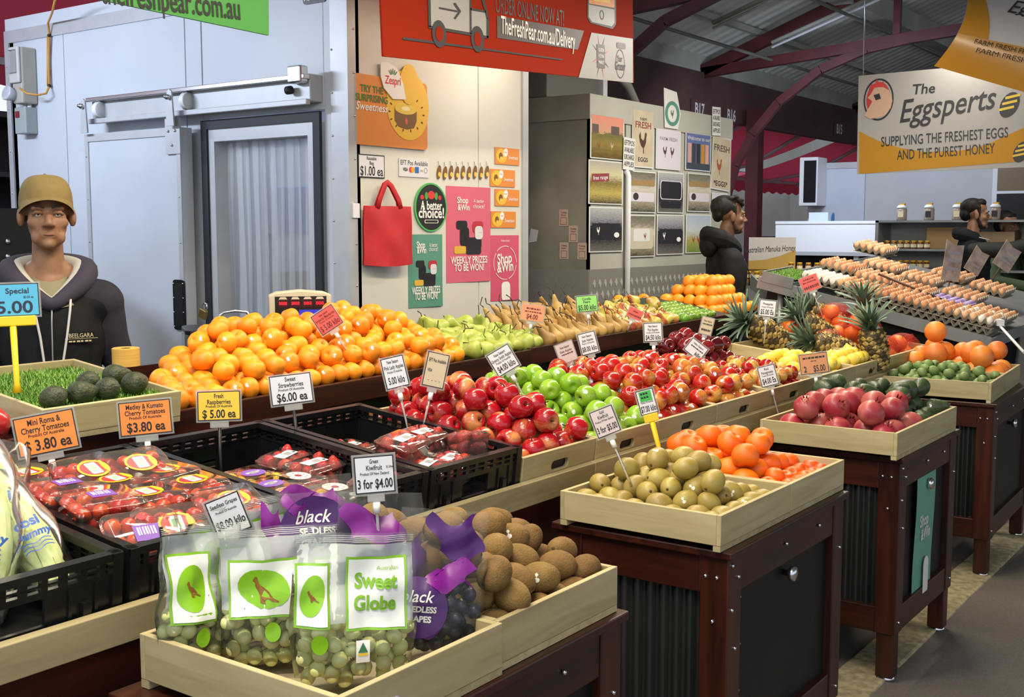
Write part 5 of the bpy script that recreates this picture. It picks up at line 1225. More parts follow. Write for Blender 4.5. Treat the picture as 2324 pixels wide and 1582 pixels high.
    # the stalk that carries them
def stalk(bag, e, frac, seed):
    q = random.Random(seed); b = MB(); b.tube([(0, bag.h * frac, 0), (.01, bag.h * frac * .6, .005), (0, .03, 0)], .0022, 5)
    for k in range(8): y = bag.h * frac * (.2 + .1 * k); b.tube([(0, y, 0), (q.uniform(-.05, .05), y - .02, q.uniform(0, .02))], .0012, 4)
    ob('stalk', b, GSTEM, e)
def bag_frame(X, Y, z, yaw_off=0, tilt=0, roll=0):
    p = Vector((X, Y, z)); d = Vector((-p.x, -p.y, 0)).normalized(); d.rotate(Euler((0, 0, R(yaw_off))))
    right = Vector((0, 0, 1)).cross(d); M = frame(p, right, (0, 0, 1)); return M @ RZ(R(roll)) @ RX(R(tilt))
GGL = 'round pale green grape inside a printed clear bag'
def green_bag(label, M, bag, logo, side, seed, n=50):
    e = mk_bag(label, M, bag, 'bagged green grapes in the front tray')
    (lx0, lx1, ly0, ly1), (sx0, sx1, sy0, sy1) = logo, side
    for x0, x1, y0, y1 in (logo, side):
        rect_patch(bag, e, x0 - .004, x1 + .004, y0 - .004, y1 + .004, BAGG, .0012, 'green_border'); rect_patch(bag, e, x0, x1, y0, y1, BAGW, .0022, 'white_print')
    rect_patch(bag, e, -bag.w * .45, bag.w * .45, bag.h * .44, bag.h * .93, FILMW, -.0015, 'frosted_print')
    cx, cy = (lx0 + lx1) / 2, (ly0 + ly1) / 2; ell_patch(bag, e, cx, cy, (lx1 - lx0) * .40, (ly1 - ly0) * .36, BAGL, .0032, R(-12)); kanga(bag, e, cx, cy, (lx1 - lx0) * .27, R(-12))
    ell_patch(bag, e, cx + .012, ly0 - .028, .013, .016, BAGL, .003, 0, 'green_dot')
    tx = sx0 + .012; rect_patch(bag, e, tx, tx + .022, sy0 - .052, sy0 - .018, WHP, .003, 'origin_label'); 
    b = MB(); q = [(tx + .003, sy0 - .036), (tx + .019, sy0 - .036), (tx + .011, sy0 - .021)]; b.add([(x, y, bag.zf(x, y) + .0045) for x, y in q], [(0, 1, 2)]); ob('origin_label', b, mat('origin_green', S('2f6b3f'), .4), e)
    rect_patch(bag, e, tx + .003, tx + .019, sy0 - .041, sy0 - .037, YEL, .0042, 'origin_label')
    for k in range(4): rect_patch(bag, e, -bag.w * .46, bag.w * .46, bag.h * (.945 + .012 * k), bag.h * (.949 + .012 * k), FILMW, .001, 'zip_strip')
    grapes_in(bag, M, GGR, .44, 'green grape in the bag ' + ' '.join(label.split()[-6:]), 'green grapes in bags', n, seed); stalk(bag, e, .45, seed)
    return e
b3 = Bag(.205, .245, .085, 3); M3 = bag_frame(1.29, 1.25, .822, 6, -6, -3)
e3 = green_bag('clear bag of green grapes reading Sweet Globe, nearest the camera', M3, b3, (-.092, -.045, .105, .195), (-.012, .078, .100, .205), 3, 62)
text(e3, 'Sweet', .032, .172, .022, BAGG, .0042, .05, .85, curve=lambda x, y: b3.zf(x, y)); text(e3, 'Globe', .030, .138, .022, BAGG, .0042, .05, .85, curve=lambda x, y: b3.zf(x, y))
text(e3, 'Australian', .05, .192, .006, BAGG, .0042, curve=lambda x, y: b3.zf(x, y))
b2 = Bag(.215, .235, .085, 5); M2 = bag_frame(1.29, 1.405, .822, -4, -4, 2)
e2 = green_bag('clear bag of green grapes with green oval on white, second from the left', M2, b2, (-.080, .030, .095, .180), (.060, .098, .095, .175), 6, 58)
b1 = Bag(.185, .235, .08, 8); M1 = bag_frame(1.215, 1.520, .822, 30, -6, -6)
e1 = green_bag('clear bag of green grapes leaning at the left end of the tray', M1, b1, (-.075, -.005, .08, .185), (.015, .075, .10, .19), 9, 46)
b4 = Bag(.20, .25, .07, 12, flop=.18); M4 = bag_frame(1.35, 1.525, .822, 4, -10, 10)
e4 = green_bag('clear bag of green grapes with folded white top behind the others', M4, b4, (-.08, -.01, .12, .21), (.01, .08, .12, .21), 12, 20)
def purple_bag(label, M, bag, seed, n, txt=None, prints=()):
    e = mk_bag(label, M, bag, 'bagged black grapes in the front tray')
    for i, (x0, x1, y0, y1, m) in enumerate(prints): patch(bag, e, lambda u, v: (x0 + (x1 - x0) * u + .014 * sin(5 * v + i), y0 + (y1 - y0) * v + .012 * sin(6 * u + 2 * i)), 10, 10, m, .0018 + i * .0006, 'purple_print')
    if txt:
        cx, cy, s = txt; rr = s * 1.5; ell_patch(bag, e, cx, cy, rr, rr * .95, PURB, .0028, 0, 'round_print')
        z = lambda x, y: bag.zf(x, y)
        text(e, 'black', cx - .002, cy + s * .55, s * .52, WHP, .0048, .015, .95, shear=.35, curve=z); text(e, 'SEEDLESS', cx + .004, cy - s * .05, s * .27, WHP, .0048, .06, .95, curve=z); text(e, 'GRAPES', cx, cy - s * .5, s * .27, WHP, .0048, .06, .95, curve=z)
    grapes_in(bag, M, BGR, .5, 'black grape in the ' + ' '.join(label.split()[:2] + label.split()[-6:]), 'black grapes in bags', n, seed); stalk(bag, e, .5, seed)
    return e
p4 = Bag(.165, .25, .075, 21); MP4 = bag_frame(1.465, 1.225, .822, 14, -10, -8)
purple_bag('purple printed bag of black grapes leaning at the right of the tray', MP4, p4, 22, 46, (-.045, .085, .036), ((-.078, -.01, .045, .13, PURB), (-.02, .06, .17, .235, PURB), (-.02, .05, .12, .16, MAGB)))
p1 = Bag(.20, .26, .07, 23); MP1 = bag_frame(1.42, 1.46, .822, 8, -4, 0)
purple_bag('purple bag of black seedless grapes standing behind the green bags', MP1, p1, 24, 20, (.0, .195, .042), ((-.09, -.05, .12, .24, MAGB), (-.045, .01, .20, .25, MAGB), (.045, .09, .13, .2, PURB)))
p2 = Bag(.17, .26, .06, 25, flop=-.1); MP2 = bag_frame(1.47, 1.36, .822, 16, -8, -6)
purple_bag('crumpled purple bag of black grapes beside the brown kiwis', MP2, p2, 26, 18, None, ((-.07, .03, .17, .23, MAGB), (.02, .08, .12, .18, PURB), (-.06, -.01, .10, .15, PURB)))
p3 = Bag(.15, .27, .06, 27); MP3 = bag_frame(1.485, 1.50, .822, 4, -10, 4)
purple_bag('purple bag of black grapes half hidden at the back of the tray', MP3, p3, 28, 14, None, ((-.05, .05, .19, .25, MAGB), (-.02, .06, .12, .17, PURB)))
ob('tray_sticker', MB().lathe([(0, 0), (.012, 0), (.012, .0006), (0, .0006)], 16), mat('purple_round_sticker', S('5a4a9a'), .4, col2=S('d8d4e8'), scale=120), [o for o in bpy.data.objects if o.name == 'produce_tray'][0], T(.12, -.0006, .03) @ RX(pi / 2))

# ------------------------------------------------------------------ bagged lettuce in the left crate
LETM = mat('lettuce_leaf', S('b9cc74'), .5, col2=S('dbe3b0'), scale=18, stretch=(1, 1, .3), rnd=.08); BLUEP = mat('bag_blue_print', S('3a5fae'), .35)
LFILM = plastic_film('lettuce_film', (.99, 1, .99), .93, .2, .15, 14, 1.18)
def lettuce(label, px, py, zl, ang, s):
    p = mm_at(px, py, zl); p.y = max(p.y, .165); p.x = min(max(p.x, .86), 1.115); wp = MM @ p; aw = Vector((wp.x, wp.y, 0)).normalized(); M = frame(wp, Vector((aw.y, -aw.x, 0)), Vector((0, 0, .80)) + aw * .6) @ RZ(R(ang)) @ SCL(s)
    h = empty('lettuce', M, 'pale green lettuce in the ' + label[6:], 'lettuce', 'lettuce heads in bags'); q = random.Random(int(px))
    for k in range(7):
        a = 2 * pi * k / 7 + q.uniform(-.2, .2); rr = .040 + .004 * (k % 2)
        ob('leaf', MB().sheet(lambda u, v: ((rr * (.35 + .65 * sin(pi * (.18 + .75 * v)))) * cos(a + (u - .5) * 1.5) + .004 * sin(30 * u + 9 * v), (v - .45) * .24, (rr * (.35 + .65 * sin(pi * (.18 + .75 * v)))) * sin(a + (u - .5) * 1.5) + .004 * sin(25 * v + 8 * u)), 8, 10), LETM, h)
    e = empty('lettuce_bag', M, label, 'bag', 'bagged lettuce')
    rf = lambda v: .062 * (.28 + .72 * sin(pi * (.12 + .80 * v)) ** .8)
    f = lambda u, v: ((rf(v) + .004 * sin(22 * u + 14 * v)) * cos(2 * pi * u), (v - .42) * .30, (rf(v) + .005 * sin(17 * v + 25 * u)) * sin(2 * pi * u))
    ob('film', MB().sheet(f, 28, 18, closed=True), LFILM, e)
    zc = lambda x, y: math.sqrt(max(0, (rf(y / .30 + .42) + .006) ** 2 - x * x))
    text(e, 'cosi', 0, .022, .022, BLUEP, .002, .06, curve=zc); text(e, 'yummy', .004, -.006, .016, BLUEP, .002, .06, shear=.2, curve=zc)
    for k in range(3):
        b = MB(); b.sheet(lambda u, v: (-.03 + .06 * u, -.026 - .008 * k + .0025 * v + .003 * sin(10 * u), zc(-.03 + .06 * u, -.026 - .008 * k) + .002), 10, 1); ob('blue_wave', b, BLUEP, e)
    return e
lettuce('clear bag of lettuce with blue print, front of the left crate', 22, 1278, .125, -6, 1.0)
lettuce('clear bag of lettuce at the right of the left crate', 150, 1268, .115, 24, .85)
lettuce('clear bag of lettuce standing behind at the left edge', 0, 1190, .13, 10, 1.0)
lettuce('clear bag of lettuce low in the left crate', -60, 1230, .10, 60, .85)
lettuce('clear bag of lettuce at the back of the left crate', 60, 1170, .11, -20, .95)

# ------------------------------------------------------------------ price signs
SLV = plastic_film('sign_sleeve', (.9, .92, .93), .7, .12); CLIP = plastic_film('clear_clip', (.9, .92, .92), .6, .1)
CARD = {'white': mat('card_white', S('d9dade'), .45), 'orange': mat('card_orange', S('ee8a3c'), .45), 'yellow': mat('card_yellow', S('e6c03a'), .45), 'blue': mat('card_blue', S('4aa9cf'), .45), 'red': mat('card_red', S('e0544a'), .45),
        'green': mat('card_green', S('8fd36a'), .45), 'beige': mat('card_beige', S('c9b99a'), .45), 'pinkish': mat('card_pinkish', S('cfc0bc'), .45), 'peach': mat('card_peach', S('e58f66'), .45), 'dullorange': mat('card_dull_orange', S('c98a5c'), .45)}
YPL = mat('yellow_plastic', S('e5c417'), .35)
INKR = mat('dark_red_ink', S('5a1414'), .5); INKB = mat('dark_blue_ink', S('14243a'), .5)
def price_sign(label, px, py, wp, hp, d, col, lines, roll=0, yaw=0, tilt=-8, pole=.16, hold='clip', ink=INK, border=True, frame_c=INK):
    """card in a clear sleeve on a clip and rod; lines = (words, y from -1 to 1, cap height as share of card height, width share or None)"""
    p = atd(px, py, d); w_, h_ = wp * d / FPX, hp * d / FPX
    v = Vector((-p.x, -p.y, 0)).normalized(); v.rotate(Euler((0, 0, R(yaw)))); right = Vector((0, 0, 1)).cross(v)
    M = frame(p, right, (0, 0, 1)) @ RX(R(tilt)) @ RZ(R(roll))
    e = empty('price_sign', M, label, 'sign', 'price signs on the fruit stall')
    s = .004
    ob('sleeve', MB().box(-w_ / 2 - s, w_ / 2 + s, -h_ / 2 - s, h_ / 2 + s, -.0022, -.0006), SLV, e)
    if border: ob('card_edge', MB().box(-w_ / 2, w_ / 2, -h_ / 2, h_ / 2, -.0004, .0004), frame_c, e)
    q = .0022 if border else 0
    ob('card', MB().box(-w_ / 2 + q, w_ / 2 - q, -h_ / 2 + q, h_ / 2 - q, -.0003, .0008), CARD[col], e)
    for t in lines:
        wd, y, hh = t[0], t[1], t[2]
        if wd == '#':                                              # a line of print too small to read
            q = random.Random(int(px + y * 50)); x = -t[3] * w_ / 2; b = MB()
            while x < t[3] * w_ / 2: L_ = w_ * q.uniform(.03, .12); b.add([(x, y * h_ / 2 - hh * h_ * .4, .0013), (x + L_, y * h_ / 2 - hh * h_ * .4, .0013), (x + L_, y * h_ / 2 + hh * h_ * q.uniform(.25, .5), .0013), (x, y * h_ / 2 + hh * h_ * .4, .0013)], [(0, 1, 2, 3)]); x += L_ + w_ * .025
            ob('small_print', b, ink, e); continue
        fitw = t[3] * w_ if len(t) > 3 and t[3] else None; ox = t[4] * w_ / 2 if len(t) > 4 else 0
        text(e, wd, ox, y * h_ / 2, hh * h_, ink, .0014, .028 if hh > .15 else .02, .85, fit=fitw)
    dn = -(h_ / 2 + s)
    if hold == 'clip':
        ob('clip', MB().box(-w_ * .22, w_ * .22, dn - .012, dn + .002, -.004, .004), CLIP, e, None, .001); ob('clip_knob', MB().lathe([(0, 0), (.007, 0), (.007, .02), (0, .02)], 10, M=RX(pi / 2)), WHP, e, T(0, dn - .012, 0))
        ob('rod', MB().tube([(0, dn - .02, 0), (0, dn - .02 - pole, -.02)], .0035, 8), CLIP, e)
    elif hold == 'black': ob('clip', MB().box(-w_ * .22, w_ * .22, dn - .014, dn + .002, -.004, .004), CLIP, e, None, .001); ob('rod', MB().tube([(0, dn - .012, 0), (0, dn - .012 - pole, -.02)], .004, 8), BLACK, e)
    elif hold == 'yellow':
        ob('clip', MB().box(-w_ * .42, w_ * .42, dn - .02, dn + .004, -.006, .006), YPL, e, None, .002); ob('rod', MB().tube([(.0, dn - .02, 0), (.0, dn - .02 - pole * .85, -.01), (0, dn - .02 - pole, -.01)], [.008, .0065, .012], 10), YPL, e)
    return e
PA = 'Product Of Australia'
price_sign('orange sign for mini roma and cherry tomatoes, tilted at the left', 105, 983, 128, 88, 2.42, 'orange', (('Mini Roma &', .68, .15, .55), ('Cherry Tomatoes', .30, .15, .8), (PA, .0, .08, .6), ('$ 3.80 ea', -.52, .27, .78)), 9, -4)
price_sign('orange sign for medley and kumato cherry tomatoes before the tray', 330, 948, 112, 76, 2.60, 'orange', (('Medley & Kumato', .70, .14, .72), ('Cherry Tomatoes', .34, .14, .78), (PA, .04, .08, .62), ('$3.80 ea', -.52, .27, .74)), 3, 0)
price_sign('yellow sign for fresh raspberries', 497, 921, 94, 66, 2.75, 'yellow', (('Fresh', .68, .15, .22), ('Raspberries', .28, .15, .55), (PA, -.02, .08, .62), ('$ 5.00 ea', -.54, .27, .78)), 0, 0, hold='black', pole=.2)
price_sign('white sign for sweet strawberries', 661, 883, 93, 66, 2.95, 'white', (('Sweet', .70, .15, .26), ('Strawberries', .32, .15, .6), (PA, .0, .08, .62), ('$6.00 ea', -.52, .28, .74)), 5, 6, hold='black', pole=.25)
price_sign('white sign for pink lady apples, five dollars a kilo', 896, 845, 52, 70, 3.1, 'white', (('New Season', .72, .11, .5), ('Pink Lady Apples', .36, .12, .85), (PA, .06, .07, .66), ('5.00 kilo', -.50, .22, .72)), 12, 6, pole=.13)
price_sign('beige card payment sign reading EFT Pos Available on the crates', 989, 840, 50, 78, 3.15, 'beige', (('EFT Pos Available', .55, .10, .8), ('VISA', -.05, .09, .22, -.55), ('- - - -', -.62, .05, .6)), -14, 12, pole=.12)
price_sign('white sign for granny smith apples, strongly tilted', 1142, 818, 56, 56, 3.5, 'white', (('New Season', .66, .12, .5), ('Granny Smith Apples', .30, .13, .9), (PA, .0, .08, .66), ('$4.00 kilo', -.50, .24, .78)), 30, 6, pole=.1)
price_sign('faded card leaning behind the jazz apples', 1285, 800, 42, 44, 4.0, 'pinkish', (('New Season', .6, .11, .55), ('Gala Apples', .2, .11, .7), ('#', -.15, .08, .6)), 18, 20, pole=.1, border=False, ink=INKR)
price_sign('white sign for jazz apples, eight dollars a kilo', 1335, 779, 40, 49, 4.05, 'white', (('New Season', .68, .11, .55), ('Jazz Apples', .32, .12, .66), (PA, .03, .07, .7), ('$8.00 kilo', -.50, .22, .86)), 14, 6, pole=.1)
price_sign('white sign for fuji apples, four fifty a kilo', 1482, 754, 41, 42, 4.4, 'white', (('New Season', .66, .12, .5), ('Fuji Apples', .28, .13, .56), (PA, -.04, .08, .72), ('$4.50 kilo', -.55, .26, .84)), 3, 4, pole=.1)
price_sign('beige tilted sign above the dark red apples', 1604, 740, 26, 38, 4.6, 'beige', (('New Season', .6, .1, .7), ('#', .2, .1, .8), ('#', -.5, .16, .8)), -14, 8, pole=.1, border=False)
price_sign('white sign rotated on its corner among the apples', 1580, 793, 44, 34, 4.35, 'white', (('New Season', .55, .13, .6), ('#', .1, .1, .7), ('kilo', -.5, .26, .35, .5)), -38, 6, pole=.08)
e = price_sign('white sign with green patch on a yellow holder', 1468, 912, 40, 56, 3.35, 'white', ((PA, -.02, .07, .7), ('$7.00 kilo', -.55, .24, .88)), 15, 4, hold='yellow', pole=.10)
ob('green_patch', MB().box(-.018, .018, .002, .032, .001, .0013), mat('patch_green', S('3fae4a'), .5), e); [shape(e, [(-.014 + i * .008, .011 + j * .011), (-.008 + i * .008, .011 + j * .011), (-.008 + i * .008, .016 + j * .011), (-.014 + i * .008, .017 + j * .011)], INK, .0016, 'small_print') for i in range(3) for j in range(2)]
price_sign('white sign for gold kiwifruit, three for five dollars', 1373, 957, 56, 62, 2.95, 'pinkish', (('Gold', .74, .11, .2), ('Kiwifruit', .42, .13, .45), ('Product Of New Zealand', .12, .07, .8), ('3 for $5.00', -.48, .22, .86)), 24, -14, pole=.12)
price_sign('white sign for pomegranates, four dollars each', 1743, 853, 38, 46, 4.3, 'white', (('Red', .70, .11, .25), ('Pomegranate', .36, .13, .68), (PA, .06, .07, .66), ('$4.00 Ea', -.48, .26, .8)), 16, 0, pole=.14)
price_sign('orange sign two for five dollars before the lemons', 1847, 825, 62, 46, 4.45, 'dullorange', (('#', .58, .11, .75), ('#', .25, .05, .2), ('2', -.5, .28, .1, -.65), ('$5.00', -.5, .30, .42, .35)), 9, 0, pole=.1)
price_sign('white sign for pineapples, five dollars each, by the pineapple leaves', 1742, 700, 37, 37, 5.3, 'white', (('Pineapples', .55, .14, .6), (PA, .15, .09, .7), ('$5.00 Ea', -.45, .30, .8)), -5, 0, pole=.1)
price_sign('red tilted sign in front of the far grass mat', 1838, 643, 40, 34, 5.9, 'red', (('#', .6, .12, .6), ('#', .2, .12, .75), ('#', -.5, .24, .8)), 22, 0, pole=.12, ink=INKR, border=False)
price_sign('small red sign among the limes', 1441, 712, 34, 22, 5.4, 'red', (('#', .4, .16, .4), ('#', -.4, .22, .8)), -24, 0, pole=.05, ink=INKR, border=False)
price_sign('bright green sign for pears at the back of the bench', 1332, 689, 48, 36, 5.2, 'green', (('Corella', .6, .15, .4), ('Pears', .22, .15, .32), ('$5.00 kilo', -.48, .32, .85)), 5, 4, pole=.1)
price_sign('orange sign in a pale sleeve among the brown pears', 1209, 710, 52, 36, 4.75, 'peach', (('#', .5, .13, .6), ('#', .1, .1, .7), ('$4.00', -.5, .3, .5)), -9, 4, pole=.08, ink=INKR, border=False)
price_sign('red sign for imperial mandarins before the scale', 742, 726, 56, 50, 3.75, 'red', (('New Season', .66, .11, .4), ('Imperial Mandarins', .34, .13, .86), (PA, .06, .08, .66), ('$ 5.00 kilo', -.48, .26, .86)), 32, 8, pole=.08, ink=INKR)
price_sign('white sign for green kiwifruit, three for four dollars', 850, 1077, 90, 84, 2.05, 'white', (('Green', .72, .11, .22), ('Kiwifruit', .38, .13, .40), ('$1.50ea', .38, .06, .17, .78), ('Product Of New Zealand', .06, .07, .72), ('3 for $4.00', -.48, .24, .88)), 3, 2, pole=.16)
price_sign('white sign for seedless grapes, half hidden by the bags', 518, 1170, 78, 90, 2.02, 'white', (('Seedless Grapes', .66, .10, .80), (PA, .30, .06, .62), ('$8.00 kilo', -.35, .20, .85)), 20, 0, pole=.2)
e = price_sign('blue special sign on a yellow holder at the left edge', 26, 681, 116, 74, 2.75, 'blue', (('Special', .56, .16, .42, .22), ('$3.50 ea', .16, .07, .18, .62), ('5.00', -.44, .36, .66, .10)), 1, 0, hold='yellow', pole=.16, ink=INKB)

# ------------------------------------------------------------------ small things on the bench: paper roll, scale, bag rail
ROLL = mat('yellow_paper_roll', S('e0b35a'), .7, col2=S('d6a548'), scale=60, stretch=(.2, .2, 6))
p = atd(287, 842, 3.75); pr = empty('paper_roll', T(p.x, p.y, p.z - .055), 'yellow paper bag roll standing behind the avocado tray', 'roll')
ob('paper', MB().lathe([(.016, 0), (.044, 0), (.044, .13), (.040, .132), (.016, .130)], 28, smooth=False), ROLL, pr); ob('core', MB().lathe([(.013, -.001), (.016, -.001), (.016, .129), (.013, .129), (.013, -.001)], 20), mat('roll_core', S('4a3a22'), .8), pr)
pl = empty('counter_board', T(p.x - .25, p.y - .10, 0), 'low dark counter behind the bench under the paper roll', 'counter')
box('top', 0, 2.2, 0, .55, p.z - .08, p.z - .057, GREENB, pl); box('panel', 0, 2.2, .05, .07, 0, p.z - .08, GREENB, pl)
CREAM = mat('cream_plastic', S('cdbfa2'), .5)
p = atd(682, 700, 4.35); v = Vector((-p.x, -p.y, 0)).normalized(); v.rotate(Euler((0, 0, R(4))))
sc = empty('shop_scale', frame(p, Vector((0, 0, 1)).cross(v), (0, 0, 1)), 'cream electronic scale with red number displays behind the mandarins', 'scale')
ob('display_head', MB().prism([(-.115, -.06), (.115, -.06), (.118, .05), (.09, .062), (0, .070), (-.09, .062), (-.118, .05)], -.07, 0), CREAM, sc, None, .006)
dp = ob('display_panel', MB().box(-.095, .098, -.052, .046, 0, .003), BLACK, sc)
LED = mat('red_digits', S('e01830'), .5, emit=.8); DRED = mat('display_dark_red', S('38060e'), .3)
for i in range(4):
    x = -.085 + i * .046; w_ = ob('digit_window', MB().box(x, x + .040, .004, .034, .003, .0045), DRED, dp); text(dp, ('8888', '8888', '888', '888')[i], x + .02, .020, .012, LED, .0055, .02, fit=.030)
    ob('tab', MB().prism([(x + .004, .035), (x + .036, .035), (x + .03, .044), (x + .01, .044)], .003, .004), CREAM, dp)
ob('blue_screen', MB().prism(rrect(.095, .030, .003, 2, .042, -.020), .003, .005), mat('blue_lcd', S('2a34b0'), .3, emit=.5), dp)
ob('logo_print', MB().prism(oval(.007, .007, 10, -.083, -.026), .003, .004), WHP, dp)
ob('column', MB().box(-.09, .07, -.16, -.06, -.06, -.01), CREAM, sc, None, .006); ob('base', MB().box(-.17, .17, -.20, -.16, -.30, .0), CREAM, sc, None, .008); ob('weighing_plate', MB().box(-.16, .16, -.155, -.145, -.29, -.08), STEEL, sc, None, .004)
cs = empty('scale_counter', T(p.x - .3, p.y - .1, 0), 'narrow counter under the scale behind the bench', 'counter'); box('top', 0, .8, 0, .45, p.z - .235, p.z - .21, GREENB, cs); box('panel', .02, .78, .05, .07, 0, p.z - .235, GREENB, cs)
p = atd(535, 745, 4.3); tb = empty('rubbish_bin', T(p.x, p.y, 0), 'black bin with a chrome bow handle beside the scale', 'bin')
ob('body', MB().prism(rrect(.36, .28, .05), .0, p.z - .01), BLACK, tb, RZ(-.6), .01); ob('rim', MB().prism(rrect(.38, .30, .055), p.z - .01, p.z + .006), BLACK, tb, RZ(-.6), .003)
ob('bow_handle', MB().tube([Vector((x * .045, -x * .04, p.z + z)) for x, z in ((-1.2, .0), (-1, .012), (-.98, .045), (-.7, .06), (0, .066), (.7, .06), (.98, .03), (1.1, .0), (1.3, -.004))], .0055, 8), STEEL, tb)
pk = atX(458, 706, XA - .16); pdl = empty('padlock', T(XA - .145, pk.y, pk.z), 'small brass padlock hanging at the door edge', 'padlock')
ob('lock_body', MB().box(-.012, .008, -.028, .028, -.045, .008), mat('brass', S('a08850'), .35, .8), pdl, RX(.35), .004); ob('shackle', MB().tube([(0, -.018, .0), (0, -.018, .03), (0, -.01, .045), (0, .01, .045), (0, .018, .03), (0, .018, .0)], .005, 8), STEEL, pdl, RX(.35))
p = atz(5, 990, 1.07); tag(ob('red_vegetable', MB().lathe([(a * .045, z * .06) for a, z in SPH], 18, wob=lambda a, z: 1 + .05 * cos(5 * a)), mat('pepper_red', S('b02a2a'), .25, coat=.4), None, T(p.x - .02, p.y + .02, 1.095) @ RX(1.2)), 'rounded red vegetable at the left edge under the avocado tray', 'vegetable')

# ------------------------------------------------------------------ things on the poster wall (faces -Y)
def wall_frame(px, py, Y, lift=.006):
    p = atY(px, py, Y); return frame((p.x, Y - lift, p.z), (1, 0, 0), (0, 0, 1)), p
def span(x0, x1, y0, y1, Y):
    """frame, width and height of a rectangle seen on the wall Y between two pixel columns, y0 and y1 taken at the middle column"""
    xm = (x0 + x1) / 2; a = atY(x0, (y0 + y1) / 2, Y); b = atY(x1, (y0 + y1) / 2, Y); t = atY(xm, y0, Y); u = atY(xm, y1, Y)
    return ((a.x + b.x) / 2, (t.z + u.z) / 2, b.x - a.x, t.z - u.z)
def wall_panel(name, label, cat, x0, x1, y0, y1, Y, m, lift=.006, t=.003, group=None, pts=None, roll=0, bend=None):
    cx, cz, w_, h_ = span(x0, x1, y0, y1, Y); M = frame((cx, Y - lift, cz), (1, 0, 0), (0, 0, 1)) @ RZ(R(roll))
    return panel(name, label, cat, M, w_, h_, t, m, group, pts(w_, h_) if pts else None, bend), w_, h_
PM = lambda n, h, **k: mat(n, S(h), k.pop('rough', .45), **k)
# big kiwifruit poster (its cartoon figure left out)
zo = PM('poster_orange', 'dd8a3a'); zy = PM('poster_yellow', 'e8b93a'); zg = PM('poster_green_ink', '3f7a35'); KIW = PM('poster_kiwi_skin', '7a5527'); KFL = PM('poster_kiwi_flesh', 'e3c24a'); SEED = PM('poster_seed', '3a2412')
o, w_, h_ = wall_panel('kiwifruit_poster', 'large orange poster with cut yellow kiwifruit and the word Sweetness', 'poster', 800, 966, 178, 334, YB, zo, .012, .008, pts=lambda w_, h_: rrect(w_, h_, .025, 4))
shape(o, oval(w_ * .30, h_ * .52, 28, w_ * .22, h_ * .14, R(12)), zy, .0015, 'yellow_shape')
shape(o, oval(w_ * .13, h_ * .30, 20, w_ * .23, h_ * .45, R(-4)), zy, .0020, 'yellow_shape', .004)
shape(o, [(-w_ * .16, h_ * .70), (-w_ * .06, h_ * .72), (w_ * .06, h_ * .66), (w_ * .14, h_ * .45), (w_ * .18, h_ * .22), (0, h_ * .20), (-w_ * .12, h_ * .34), (-w_ * .16, h_ * .5)], WHP, .003, 'white_leaf', .005)
text(o, 'Zespri', -.0 * w_, h_ * .47, .042, REDP, .009, .02, shear=.1, fit=w_ * .22)
for k in range(5): shape(o, oval(.004, .016, 8, -w_ * .0 + (k - 2) * .012, h_ * .60 - abs(k - 2) * .004, R(-20 * (k - 2))), zg, .009, 'leaf_rays')
text(o, 'TRY THE', -w_ * .27, h_ * .30, .036, zg, .002, .03, fit=w_ * .30); text(o, 'SURPRISING', -w_ * .27, h_ * .17, .036, zg, .002, .03, fit=w_ * .42); text(o, 'Sweetness', -w_ * .27, h_ * .05, .040, WHP, .002, .02, shear=.25, fit=w_ * .42)
shape(o, [(w_ * .03, h_ * .08), (w_ * .03, -h_ * .10), (w_ * .08, -h_ * .19), (w_ * .2, -h_ * .22), (w_ * .30, -h_ * .19), (w_ * .34, -h_ * .08), (w_ * .34, h_ * .08)], KIW, .0025, 'kiwi_print')
shape(o, oval(w_ * .155, h_ * .085, 24, w_ * .185, h_ * .085), KFL, .003, 'kiwi_print'); shape(o, oval(w_ * .06, h_ * .032, 16, w_ * .185, h_ * .085), PM('poster_kiwi_core', 'f0e2a8'), .0034, 'kiwi_print'); shape(o, oval(.012, .018, 12, w_ * .19, -h_ * .10), PM('poster_sticker_red', 'd8584a'), .0034, 'kiwi_print')
for a in range(14):
    q = 2 * pi * a / 14; shape(o, oval(.004, .009, 8, w_ * .20 + w_ * .24 * cos(q), h_ * .02 + h_ * .26 * sin(q), q + 1.5), SEED, .003, 'seed_print')
# bag price, card sign
o, w_, h_ = wall_panel('price_card', 'white black-bordered card reading one dollar each above the red bag', 'sign', 811, 871, 351, 404, YB, INK)
ob('card', MB().box(-w_ / 2 + .006, w_ / 2 - .006, -h_ / 2 + .006, h_ / 2 - .006, 0, .0008), CARD['white'], o); text(o, 'Reusable', 0, h_ * .34, .018, INK, .0015, .02, fit=w_ * .36); text(o, 'Bag', 0, h_ * .14, .018, INK, .0015, .02, fit=w_ * .16); text(o, '$1.00 ea', 0, -h_ * .2, .048, INK, .0015, .02, fit=w_ * .86)
o, w_, h_ = wall_panel('payment_sign', 'white sign reading EFT Pos Available with card logos', 'sign', 904, 972, 361, 402, YB, CARD['white'])
text(o, 'EFT Pos Available', 0, h_ * .28, .026, INK, .0012, -.005, fit=w_ * .9); text(o, 'VISA', -w_ * .30, -h_ * .10, .018, INKB, .0012, .04, fit=w_ * .16)
shape(o, oval(.016, .016, 14, -w_ * .12, -h_ * .10), REDP, .0012, 'card_logo'); shape(o, oval(.016, .016, 14, -w_ * .06, -h_ * .10), PM('logo_amber', 'e2a02c'), .0014, 'card_logo'); shape(o, rrect(.034, .034, .003, 1, w_ * .08, -h_ * .10), PM('logo_blue', '2f6fb8'), .0012, 'card_logo')
